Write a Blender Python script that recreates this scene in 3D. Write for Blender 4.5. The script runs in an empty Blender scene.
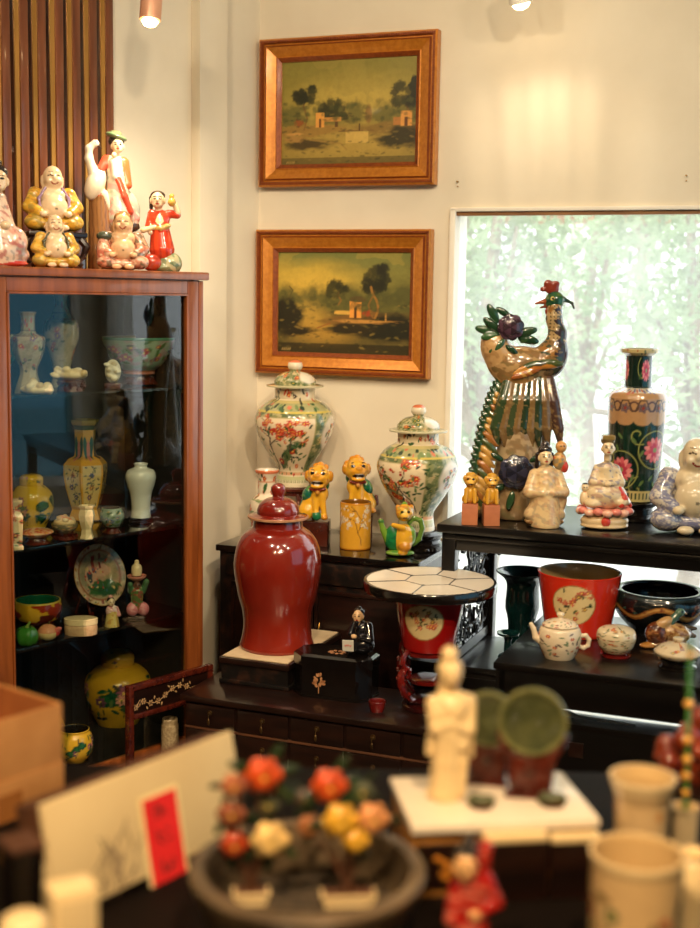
import bpy, bmesh, math, random
import numpy as np
from mathutils import Vector, Matrix, Euler
random.seed(7); rng = np.random.default_rng(7)
PI = math.pi
scene = bpy.context.scene
COL = scene.collection

# ------------------------------------------------------------------ camera
F = 1300.0
CAM = Vector((0, 0, 1.55)); PITCH = math.atan(169 / 1300); ROLL = .016
FWD = Vector((0, math.cos(PITCH), -math.sin(PITCH)))
_R0 = Vector((1, 0, 0)); _U0 = Vector((0, math.sin(PITCH), math.cos(PITCH)))
RT = _R0 * math.cos(ROLL) + _U0 * math.sin(ROLL)
UP = _U0 * math.cos(ROLL) - _R0 * math.sin(ROLL)
def ray(px, py): return FWD + RT * ((px - 350) / F) - UP * ((py - 464) / F)
def on_y(px, py, Y): d = ray(px, py); return CAM + d * (Y / d.y)
def on_z(px, py, z): d = ray(px, py); return CAM + d * ((z - CAM.z) / d.z)
def on_plane(px, py, p0, n): d = ray(px, py); return CAM + d * ((p0 - CAM).dot(n) / d.dot(n))
def proj(p):
    v = p - CAM; z = v.dot(FWD); return 350 + F * v.dot(RT) / z, 464 - F * v.dot(UP) / z
def mpp(p): return (Vector(p) - CAM).dot(FWD) / F        # metres per photo pixel at a point
def column(px, z, p0, n):                                 # point of height z on a vertical plane, in photo column px
    py = 500.0
    for _ in range(8):
        p = on_plane(px, py, p0, n); p = Vector((p.x, p.y, z)); py = proj(p)[1]
    p = on_plane(px, py, p0, n); return Vector((p.x, p.y, z))

cd = bpy.data.cameras.new('camera'); cam = bpy.data.objects.new('camera', cd); COL.objects.link(cam)
M3 = Matrix((RT, UP, -FWD)).transposed()
cam.matrix_world = Matrix.Translation(CAM) @ M3.to_4x4()
cd.sensor_fit = 'AUTO'; cd.sensor_width = 36; cd.lens = 36 * F / 928
cd.clip_start = .05; cd.clip_end = 100
cd.dof.use_dof = True; cd.dof.focus_distance = 3.95; cd.dof.aperture_fstop = (cd.lens / 1000) / .020
scene.camera = cam

# ------------------------------------------------------------------ colour
def lin1(c): c /= 255.0; return c / 12.92 if c <= .04045 else ((c + .055) / 1.055) ** 2.4
def L(c): return tuple(lin1(x) for x in c)
def L4(c): return (*L(c), 1.0)

# ------------------------------------------------------------------ materials
def nodes(name):
    m = bpy.data.materials.new(name); m.use_nodes = True
    nt = m.node_tree; nt.nodes.clear()
    out = nt.nodes.new('ShaderNodeOutputMaterial'); b = nt.nodes.new('ShaderNodeBsdfPrincipled')
    nt.links.new(b.outputs[0], out.inputs[0]); return m, nt, b, out
def noise_fac(nt, scale, detail=3, stretch=(1, 1, 1), rough=.55):
    tc = nt.nodes.new('ShaderNodeTexCoord'); mp = nt.nodes.new('ShaderNodeMapping')
    mp.inputs['Scale'].default_value = stretch
    n = nt.nodes.new('ShaderNodeTexNoise'); n.inputs['Scale'].default_value = scale
    n.inputs['Detail'].default_value = detail; n.inputs['Roughness'].default_value = rough
    nt.links.new(tc.outputs['Object'], mp.inputs[0]); nt.links.new(mp.outputs[0], n.inputs['Vector'])
    return n.outputs['Fac']
def ramp(nt, fac, stops):
    r = nt.nodes.new('ShaderNodeValToRGB'); e = r.color_ramp.elements
    while len(e) > 1: e.remove(e[-1])
    e[0].position = stops[0][0]; e[0].color = L4(stops[0][1])
    for p, c in stops[1:]:
        k = e.new(p); k.color = L4(c)
    nt.links.new(fac, r.inputs[0]); return r.outputs[0]
def bump(nt, b, fac, strength, dist=.002):
    u = nt.nodes.new('ShaderNodeBump'); u.inputs['Strength'].default_value = strength; u.inputs['Distance'].default_value = dist
    nt.links.new(fac, u.inputs['Height']); nt.links.new(u.outputs[0], b.inputs['Normal'])
def mat_two(name, c1, c2, rough=.5, scale=8, stretch=(1, 1, 1), metal=0, coat=0, bmp=0, detail=4, lo=.35, hi=.65, spec=.5):
    m, nt, b, o = nodes(name)
    f = noise_fac(nt, scale, detail, stretch)
    nt.links.new(ramp(nt, f, [(lo, c1), (hi, c2)]), b.inputs['Base Color'])
    b.inputs['Roughness'].default_value = rough; b.inputs['Metallic'].default_value = metal
    b.inputs['Coat Weight'].default_value = coat; b.inputs['Coat Roughness'].default_value = .08
    b.inputs['Specular IOR Level'].default_value = spec
    if bmp: bump(nt, b, f, bmp)
    return m
def mat_paint(name, rough=.18, coat=.6, metal=0, mott=.12, spec=.5):
    """surface whose own decoration is held per point; a fine noise breaks up the glaze"""
    m, nt, b, o = nodes(name)
    a = nt.nodes.new('ShaderNodeAttribute'); a.attribute_name = 'Col'
    f = noise_fac(nt, 60, 3)
    mx = nt.nodes.new('ShaderNodeMix'); mx.data_type = 'RGBA'; mx.blend_type = 'MULTIPLY'; mx.inputs[0].default_value = mott
    nt.links.new(a.outputs['Color'], mx.inputs[6]); nt.links.new(ramp(nt, f, [(.3, (190, 185, 175)), (.6, (255, 255, 255))]), mx.inputs[7])
    nt.links.new(mx.outputs[2], b.inputs['Base Color'])
    b.inputs['Roughness'].default_value = rough; b.inputs['Coat Weight'].default_value = coat
    b.inputs['Coat Roughness'].default_value = .05; b.inputs['Metallic'].default_value = metal
    b.inputs['Specular IOR Level'].default_value = spec
    bump(nt, b, noise_fac(nt, 18, 2), .04, .01)
    return m
def mat_emit(name, col, s):
    m, nt, b, o = nodes(name); b.inputs['Base Color'].default_value = (1, 1, 1, 1)
    b.inputs['Emission Color'].default_value = L4(col); b.inputs['Emission Strength'].default_value = s; return m
def mat_glass(name, tint=(255, 255, 255), refl=1.0, veil=0.0, rough=.0, base=.0):
    m, nt, b, o = nodes(name); nt.nodes.remove(b)
    t = nt.nodes.new('ShaderNodeBsdfTransparent'); t.inputs[0].default_value = L4(tint)
    g = nt.nodes.new('ShaderNodeBsdfGlossy'); g.inputs['Roughness'].default_value = rough
    fr = nt.nodes.new('ShaderNodeFresnel'); fr.inputs[0].default_value = 1.5
    mu = nt.nodes.new('ShaderNodeMath'); mu.operation = 'MULTIPLY_ADD'; mu.inputs[1].default_value = refl; mu.inputs[2].default_value = base; mu.use_clamp = True
    ge = nt.nodes.new('ShaderNodeNewGeometry'); iv = nt.nodes.new('ShaderNodeMath'); iv.operation = 'SUBTRACT'; iv.inputs[0].default_value = 1.0
    nt.links.new(ge.outputs['Backfacing'], iv.inputs[1]); nt.links.new(fr.outputs[0], mu.inputs[0])
    mm = nt.nodes.new('ShaderNodeMath'); mm.operation = 'MULTIPLY'; nt.links.new(mu.outputs[0], mm.inputs[0]); nt.links.new(iv.outputs[0], mm.inputs[1]); mu = mm
    x = nt.nodes.new('ShaderNodeMixShader'); nt.links.new(mu.outputs[0], x.inputs[0])
    nt.links.new(t.outputs[0], x.inputs[1]); nt.links.new(g.outputs[0], x.inputs[2])
    last = x
    if veil:
        d = nt.nodes.new('ShaderNodeBsdfTranslucent'); d.inputs[0].default_value = (.95, .95, .95, 1)
        y = nt.nodes.new('ShaderNodeMixShader')
        f = noise_fac(nt, 5, 5, (1, 1, .35))
        mr = nt.nodes.new('ShaderNodeMapRange'); mr.inputs[1].default_value = .3; mr.inputs[2].default_value = .7
        mr.inputs[3].default_value = veil * .6; mr.inputs[4].default_value = veil * 1.3
        nt.links.new(f, mr.inputs[0]); nt.links.new(mr.outputs[0], y.inputs[0])
        nt.links.new(x.outputs[0], y.inputs[1]); nt.links.new(d.outputs[0], y.inputs[2]); last = y
    nt.links.new(last.outputs[0], o.inputs[0]); return m

GLAZE = mat_paint('porcelain_glaze'); MATTE = mat_paint('painted_matte', .55, .1, mott=.2)
OIL = mat_paint('oil_paint', .42, .15, mott=.25); JADE = mat_two('jade', (50, 58, 34), (84, 88, 54), .35, 30, coat=.3); JADER = mat_two('jade_rim', (92, 96, 56), (122, 122, 78), .35, 30, coat=.3)
WALL = mat_two('wall_paint', (226, 214, 190), (234, 223, 200), .75, 3, bmp=.05)
TRIMW = mat_two('trim_paint', (236, 228, 212), (242, 236, 222), .5, 3)
CEIL = mat_two('ceiling_paint', (222, 212, 195), (230, 220, 204), .8, 2)
FLOORM = mat_two('floor_boards', (52, 34, 22), (78, 52, 34), .4, 4, (1, 12, 1))
CABW = mat_two('cabinet_wood', (118, 60, 24), (154, 84, 38), .32, 5, (6, 6, .7), coat=.35)
DARKW = mat_two('dark_wood', (20, 10, 8), (36, 17, 11), .3, 6, (1, 8, 8), coat=.4)
ROSEW = mat_two('rosewood', (58, 18, 12), (92, 34, 20), .25, 8, (6, 1, 6), coat=.5)
BLACKW = mat_two('black_lacquer', (9, 7, 7), (20, 15, 13), .16, 5, coat=.6)
EBONY = mat_two('ebonised_wood', (8, 7, 7), (15, 12, 11), .3, 7, (1, 8, 8), coat=.3)
INNER = mat_two('cabinet_lining', (13, 8, 6), (20, 13, 10), .75, 5)
GOLD = mat_two('gilt', (186, 112, 30), (206, 132, 44), .36, 60, metal=.35, coat=.25, bmp=.1)
GILT2 = mat_two('gilt_dark', (128, 58, 18), (150, 74, 24), .42, 70, metal=.25, coat=.2, bmp=.2)
BRASS = mat_two('brass', (150, 112, 50), (186, 146, 74), .3, 20, metal=1)
COPPER = mat_two('copper', (216, 156, 122), (226, 170, 138), .35, 10, metal=.3); OLDBRASS = mat_two('old_brass', (66, 48, 28), (104, 78, 44), .4, 40, metal=.8)
SLAT = mat_two('slat_wood', (96, 50, 26), (128, 72, 40), .3, 5, (8, 8, .6), coat=.4)
SLATG = mat_two('gold_mirror', (176, 128, 60), (200, 150, 76), .3, 4, (4, 4, .5), metal=.5)
SLATB = mat_two('brown_mirror', (46, 22, 12), (64, 32, 18), .08, 4, coat=1, metal=.3)
PINE = mat_two('honey_wood', (120, 76, 34), (160, 108, 56), .45, 5, (1, 7, 7))
CARD = mat_two('cardboard', (176, 122, 66), (190, 136, 78), .8, 20, bmp=.1)
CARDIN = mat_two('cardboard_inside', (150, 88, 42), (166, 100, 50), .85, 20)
TAPE = mat_two('parcel_tape', (150, 96, 50), (168, 112, 60), .25, 8, coat=.4)
CREAM = mat_two('cream_board', (206, 184, 140), (216, 196, 152), .8, 6)
EDGE = mat_two('board_edge', (70, 40, 22), (96, 56, 30), .7, 10)
REDP = mat_two('red_paper', (214, 22, 28), (226, 34, 36), .7, 10)
INK = mat_two('ink', (16, 12, 12), (34, 26, 24), .8, 30)
OUTL = mat_two('cream_paper', (236, 216, 160), (240, 222, 170), .8, 10)
IVORY = mat_two('blanc_de_chine', (226, 200, 150), (238, 216, 170), .3, 8, coat=.5)
MARBLE = mat_two('white_marble', (226, 214, 196), (240, 230, 214), .25, 6, coat=.4)
WHITEP = mat_two('white_porcelain', (214, 212, 200), (228, 226, 214), .16, 8, coat=.7)
CLEAR = mat_glass('cabinet_glass', (236, 240, 236), 1.25, base=.02)
SHELFG = mat_glass('shelf_glass', (190, 214, 200), 1.0)
PANE = mat_glass('window_glass', (250, 252, 250), .8, veil=.16)
PANE2 = mat_glass('tinted_glass', (150, 188, 200), .8)
PEBBLE = mat_two('speckled_glaze', (150, 128, 96), (196, 178, 140), .35, 120, coat=.3)

# ------------------------------------------------------------------ object plumbing
def link(name, me, m=None, parent=None, loc=None, rot=None):
    if m is not None:
        for k in (m if isinstance(m, (list, tuple)) else [m]): me.materials.append(k)
    o = bpy.data.objects.new(name, me); COL.objects.link(o)
    if parent: o.parent = parent
    if loc is not None: o.location = loc
    if rot is not None: o.rotation_euler = rot
    return o
def tag(o, label, cat, group=None, kind=None):
    o['label'] = label; o['category'] = cat
    if group: o['group'] = group
    if kind: o['kind'] = kind
    return o
def thing(name, label, cat, loc, rz=0.0, group=None, scale=None):
    o = bpy.data.objects.new(name, None); COL.objects.link(o); o.empty_display_size = .05
    o.location = loc; o.rotation_euler = (0, 0, rz)
    return tag(o, label, cat, group)
def structure(o): o['kind'] = 'structure'; return o

class MB:
    """collects shapes into one mesh"""
    def __init__(s): s.b = bmesh.new(); s.mi = 0
    def _m(s, geom_verts):
        if s.mi:
            fs = set()
            for v in geom_verts:
                for f in v.link_faces: fs.add(f)
            for f in fs: f.material_index = s.mi
    def box(s, x0, x1, y0, y1, z0, z1, bev=0.0, M=None):
        r = bmesh.ops.create_cube(s.b, size=1)
        vs = r['verts']
        for v in vs:
            v.co = Vector(((x0 + x1) / 2 + v.co.x * (x1 - x0), (y0 + y1) / 2 + v.co.y * (y1 - y0), (z0 + z1) / 2 + v.co.z * (z1 - z0)))
        if bev:
            es = list({e for v in vs for e in v.link_edges})
            rr = bmesh.ops.bevel(s.b, geom=es, offset=bev, segments=2, affect='EDGES', profile=.6)
            vs = list({v for f in rr['faces'] for v in f.verts} | {v for v in vs if v.is_valid})
        if M is not None:
            for v in vs: v.co = M @ v.co
        s._m(vs); return s
    def cyl(s, p0, p1, r0, r1=None, n=16, caps=True):
        p0, p1 = Vector(p0), Vector(p1); d = p1 - p0
        r1 = r0 if r1 is None else r1
        Q = Matrix.Translation((p0 + p1) / 2) @ d.to_track_quat('Z', 'Y').to_matrix().to_4x4()
        r = bmesh.ops.create_cone(s.b, cap_ends=caps, segments=n, radius1=r0, radius2=r1, depth=d.length, matrix=Q)
        s._m(r['verts']); return s
    def ball(s, c, r, sub=2, rot=None):
        if not isinstance(r, (tuple, list)): r = (r, r, r)
        M = Matrix.Translation(c) @ (Euler(rot).to_matrix().to_4x4() if rot else Matrix()) @ Matrix.Diagonal((*r, 1))
        q = bmesh.ops.create_icosphere(s.b, subdivisions=sub, radius=1, matrix=M); s._m(q['verts']); return s
    def tube(s, pts, r, n=8, closed=False):
        pts = [Vector(p) for p in pts]; k = len(pts)
        rs = r if isinstance(r, (list, tuple)) else [r] * k
        rings = []; prev = None
        for i, p in enumerate(pts):
            a = pts[i - 1] if (i or closed) else p; c = pts[(i + 1) % k] if (i < k - 1 or closed) else p
            t = (c - a).normalized()
            if prev is None:
                u = t.cross(Vector((0, 0, 1)));
                if u.length < .1: u = t.cross(Vector((0, 1, 0)))
            else: u = prev - t * prev.dot(t)
            u.normalize(); prev = u; w = t.cross(u)
            rings.append([s.b.verts.new(p + (u * math.cos(2 * PI * j / n) + w * math.sin(2 * PI * j / n)) * rs[i]) for j in range(n)])
        fs = []
        for i in range(k if closed else k - 1):
            A, B = rings[i], rings[(i + 1) % k]
            for j in range(n): fs.append(s.b.faces.new((A[j], A[(j + 1) % n], B[(j + 1) % n], B[j])))
        if not closed:
            fs.append(s.b.faces.new(rings[0][::-1])); fs.append(s.b.faces.new(rings[-1]))
        for f in fs: f.material_index = s.mi; f.smooth = True
        return s
    def prism(s, pts, axis, d0, d1):
        """polygon pts (2D) pushed along an axis: 'y' -> pts are (x,z); 'z' -> (x,y); 'x' -> (y,z)"""
        def V(p, d): return {'y': (p[0], d, p[1]), 'z': (p[0], p[1], d), 'x': (d, p[0], p[1])}[axis]
        A = [s.b.verts.new(V(p, d0)) for p in pts]; B = [s.b.verts.new(V(p, d1)) for p in pts]
        n = len(pts); fs = [s.b.faces.new(A), s.b.faces.new(B[::-1])]
        for i in range(n): fs.append(s.b.faces.new((A[i], B[i], B[(i + 1) % n], A[(i + 1) % n])))
        for f in fs: f.material_index = s.mi
        return s
    def lathe(s, prof, n=32, c=(0, 0, 0)):
        rings = []
        for r, z in prof:
            rings.append([s.b.verts.new((c[0] + r * math.cos(2 * PI * j / n), c[1] + r * math.sin(2 * PI * j / n), c[2] + z)) for j in range(n)])
        fs = []
        for A, B in zip(rings, rings[1:]):
            for j in range(n): fs.append(s.b.faces.new((A[j], A[(j + 1) % n], B[(j + 1) % n], B[j])))
        fs.append(s.b.faces.new(rings[0][::-1])); fs.append(s.b.faces.new(rings[-1]))
        for f in fs: f.material_index = s.mi; f.smooth = True
        return s
    def build(s, name, m, parent=None, loc=None, rot=None, smooth=40, scale=None):
        bmesh.ops.recalc_face_normals(s.b, faces=s.b.faces)
        me = bpy.data.meshes.new(name); s.b.to_mesh(me); s.b.free()
        if scale: me.transform(Matrix.Scale(scale, 4))
        me.polygons.foreach_set('use_smooth', [True] * len(me.polygons)); me.set_sharp_from_angle(angle=math.radians(smooth))
        return link(name, me, m, parent, loc, rot)

def set_col(me, cols):
    ca = me.color_attributes.new('Col', 'FLOAT_COLOR', 'POINT')
    a = np.ones((len(me.vertices), 4), dtype=np.float32); a[:, :3] = cols
    ca.data.foreach_set('color', a.ravel())

def cr(pts, m=6):
    """Catmull-Rom through 2D points; a repeated point makes a corner"""
    out = []
    P = [np.array(p, float) for p in pts]
    for i in range(len(P) - 1):
        if np.allclose(P[i], P[i + 1]): continue
        a = P[i - 1] if i and not np.allclose(P[i - 1], P[i]) else 2 * P[i] - P[i + 1]
        if i and np.allclose(P[i - 1], P[i]): a = 2 * P[i] - P[i + 1]
        d = P[i + 2] if i + 2 < len(P) and not np.allclose(P[i + 1], P[i + 2]) else 2 * P[i + 1] - P[i]
        for k in range(m):
            t = k / m
            out.append(.5 * ((2 * P[i]) + (-a + P[i + 1]) * t + (2 * a - 5 * P[i] + 4 * P[i + 1] - d) * t * t + (-a + 3 * P[i] - 3 * P[i + 1] + d) * t ** 3))
    out.append(P[-1]); return [(max(1e-4, float(q[0])), float(q[1])) for q in out]

# ------------------------------------------------------------------ painting with numpy
def vnoise(x, y, seed=0):
    r = np.random.default_rng(abs(int(seed))); T = r.random((64, 64))
    xi = np.floor(x).astype(int); yi = np.floor(y).astype(int); fx = x - xi; fy = y - yi
    fx = fx * fx * (3 - 2 * fx); fy = fy * fy * (3 - 2 * fy)
    a = T[yi % 64, xi % 64]; b = T[yi % 64, (xi + 1) % 64]; c = T[(yi + 1) % 64, xi % 64]; d = T[(yi + 1) % 64, (xi + 1) % 64]
    return a * (1 - fx) * (1 - fy) + b * fx * (1 - fy) + c * (1 - fx) * fy + d * fx * fy
def fbm(x, y, seed=0, o=4): return sum(vnoise(x * 2 ** k, y * 2 ** k, seed + k) * .5 ** k for k in range(o)) / (2 - .5 ** (o - 1))

class Cv:
    """a painted surface: x in [0,asp] (wraps), y in [0,1] upwards"""
    def __init__(s, asp, bg, res=220, wrap=True):
        s.asp = asp; s.res = res; s.h = res; s.w = max(8, int(res * asp)); s.wrap = wrap
        s.X, s.Y = np.meshgrid((np.arange(s.w) + .5) / s.w * asp, (np.arange(s.h) + .5) / s.h)
        s.a = np.ones((s.h, s.w, 3)) * np.array(L(bg))
    def dx(s, x):
        d = s.X - x
        return (d + s.asp / 2) % s.asp - s.asp / 2 if s.wrap else d
    def mix(s, m, col): m = np.clip(m, 0, 1)[..., None]; s.a = s.a * (1 - m) + np.array(L(col)) * m
    def band(s, y0, y1, col, al=1): s.mix(((s.Y >= y0) & (s.Y <= y1)) * al, col)
    def mottle(s, y0, y1, cols, f=20, seed=0, thr=.55, al=1):
        for i, c in enumerate(cols):
            n = fbm(s.X * f, s.Y * f, seed + 7 * i, 3); s.mix(((n > thr) & (s.Y >= y0) & (s.Y <= y1)) * al, c)
    def ell(s, x, y, rx, ry=None, col=(0, 0, 0), rot=0, al=1, soft=.2, rough=0, seed=1):
        ry = ry or rx; dx = s.dx(x); dy = s.Y - y; c, q = math.cos(rot), math.sin(rot)
        u = (dx * c + dy * q) / rx; v = (-dx * q + dy * c) / ry; d = np.sqrt(u * u + v * v)
        if rough: d = d + rough * (fbm(s.X / rx * 2.2, s.Y / ry * 2.2, seed, 3) - .5) * 2
        s.mix(np.clip((1 - d) / soft + .5, 0, 1) * al, col)
    def rect(s, x0, x1, y0, y1, col, al=1):
        dx = s.dx((x0 + x1) / 2); s.mix(((abs(dx) <= (x1 - x0) / 2) & (s.Y >= y0) & (s.Y <= y1)) * al, col)
    def line(s, pts, wd, col, al=1):
        D = np.full(s.X.shape, 9.0)
        for (x0, y0), (x1, y1) in zip(pts, pts[1:]):
            dx = s.dx(x0); dy = s.Y - y0; ex, ey = x1 - x0, y1 - y0; l2 = ex * ex + ey * ey + 1e-12
            t = np.clip((dx * ex + dy * ey) / l2, 0, 1); D = np.minimum(D, np.hypot(dx - t * ex, dy - t * ey))
        s.mix(np.clip((wd - D) * s.res + .5, 0, 1) * al, col)
    def ring(s, x, y, r, wd, col):
        d = np.hypot(s.dx(x), s.Y - y); s.mix(np.clip((wd - abs(d - r)) * s.res + .5, 0, 1), col)
    def flower(s, x, y, r, col, core=(240, 200, 90), n=6, dark=None):
        dark = dark or tuple(int(c * .62) for c in col)
        dx = s.dx(x); dy = s.Y - y; d = np.hypot(dx, dy); a = np.arctan2(dy, dx)
        e = r * (.82 + .18 * np.cos(a * n)); s.mix(np.clip((e - d) * s.res + .5, 0, 1), col)
        e2 = r * .62 * (.8 + .2 * np.cos(a * n + 2)); s.mix(np.clip(1 - abs(d - e2) * s.res * .7, 0, 1) * .8, dark)
        s.ell(x, y, r * .26, r * .26, core)
    def leaf(s, x, y, l, ang, col): s.ell(x + math.cos(ang) * l / 2, y + math.sin(ang) * l / 2, l / 2, l / 5, col, ang)
    def scatter(s, n, x0, x1, y0, y1, r, cols, seed=0, kind='ell'):
        q = random.Random(seed)
        for i in range(n):
            x, y, c, k = q.uniform(x0, x1), q.uniform(y0, y1), q.choice(cols), r * q.uniform(.6, 1.3)
            if kind == 'flower': s.flower(x, y, k, c, n=q.choice((5, 6)))
            elif kind == 'leaf': s.leaf(x, y, k * 2.4, q.uniform(0, 6.28), c)
            else: s.ell(x, y, k, k * q.uniform(.5, 1), c, q.uniform(0, 3))
    def bough(s, x, y, ang, l, wd, col, flow, q, depth=3, fr=.03):
        pts = [(x, y)]
        for i in range(4):
            ang += q.uniform(-.4, .4); x += math.cos(ang) * l / 4; y += math.sin(ang) * l / 4; pts.append((x, y))
        s.line(pts, wd, col)
        if depth:
            for k in range(q.choice((2, 3))):
                px, py = q.choice(pts[1:]); s.bough(px, py, ang + q.uniform(-1.1, 1.1), l * q.uniform(.45, .7), wd * .65, col, flow, q, depth - 1, fr)
        if depth < 3:
            for px, py in pts[2:]:
                if q.random() < .6: s.flower(px + q.uniform(-.01, .01), py, fr * q.uniform(.6, 1.2), q.choice(flow), n=5)
    def sample(s, u, v):
        x = np.clip((u % 1.0) * s.w - .5, 0, s.w - 1.001) if not s.wrap else (u * s.w - .5) % s.w
        y = np.clip(v * s.h - .5, 0, s.h - 1.001); xi = np.floor(x).astype(int); yi = np.floor(y).astype(int)
        fx = (x - xi)[..., None]; fy = (y - yi)[..., None]; x1 = (xi + 1) % s.w; y1 = np.minimum(yi + 1, s.h - 1); xi %= s.w
        return (s.a[yi, xi] * (1 - fx) + s.a[yi, x1] * fx) * (1 - fy) + (s.a[y1, xi] * (1 - fx) + s.a[y1, x1] * fx) * fy

def turned(prof, sc, n=96, cv=None, inner=None, col=None, sides=0, zmin=None, zmax=None, rows=None):
    """lathe mesh, colours sampled from a canvas: photo side is the canvas middle"""
    P = np.array(prof, float)
    if rows:
        d = np.concatenate([[0], np.cumsum(np.hypot(*np.diff(P, axis=0).T))]); t = np.linspace(0, d[-1], rows)
        keep = np.unique(np.concatenate([t, d])); P = np.stack([np.interp(keep, d, P[:, 0]), np.interp(keep, d, P[:, 1])], 1)
    k = len(P); top = int(np.argmax(P[:, 1]))
    th = 2 * PI * np.arange(n) / n
    rad = np.ones(n)
    if sides: a = (th + PI / 2 + PI / sides) % (2 * PI / sides) - PI / sides; rad = math.cos(PI / sides) / np.cos(a) * 1.04
    ang = th + PI / 2
    x = P[:, 0][:, None] * (np.cos(ang) * rad)[None]; y = P[:, 0][:, None] * (np.sin(ang) * rad)[None]; z = np.repeat(P[:, 1][:, None], n, 1)
    V = np.stack([x, y, z], -1).reshape(-1, 3) * sc
    i, j = np.meshgrid(np.arange(k - 1), np.arange(n), indexing='ij'); j1 = (j + 1) % n
    Fq = np.stack([i * n + j, i * n + j1, (i + 1) * n + j1, (i + 1) * n + j], -1).reshape(-1, 4)
    faces = Fq.tolist(); faces.append(list(range(n))[::-1]); faces.append([(k - 1) * n + q for q in range(n)])
    me = bpy.data.meshes.new('turned'); me.from_pydata(V.tolist(), [], faces); me.update()
    me.polygons.foreach_set('use_smooth', [True] * len(me.polygons)); me.set_sharp_from_angle(angle=math.radians(50))
    if cv is not None or col is not None:
        if cv is not None:
            lo = P[:, 1].min() if zmin is None else zmin; hi = P[:, 1].max() if zmax is None else zmax
            v = np.repeat(((P[:, 1] - lo) / (hi - lo))[:, None], n, 1); u = np.repeat((np.arange(n) / n)[None], k, 0)
            c = cv.sample(u, np.clip(v, 0, 1))
        else: c = np.ones((k, n, 3)) * np.array(L(col))
        if inner is not None: c[top + 1:] = np.array(L(inner))
        set_col(me, c.reshape(-1, 3))
    return me

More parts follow.
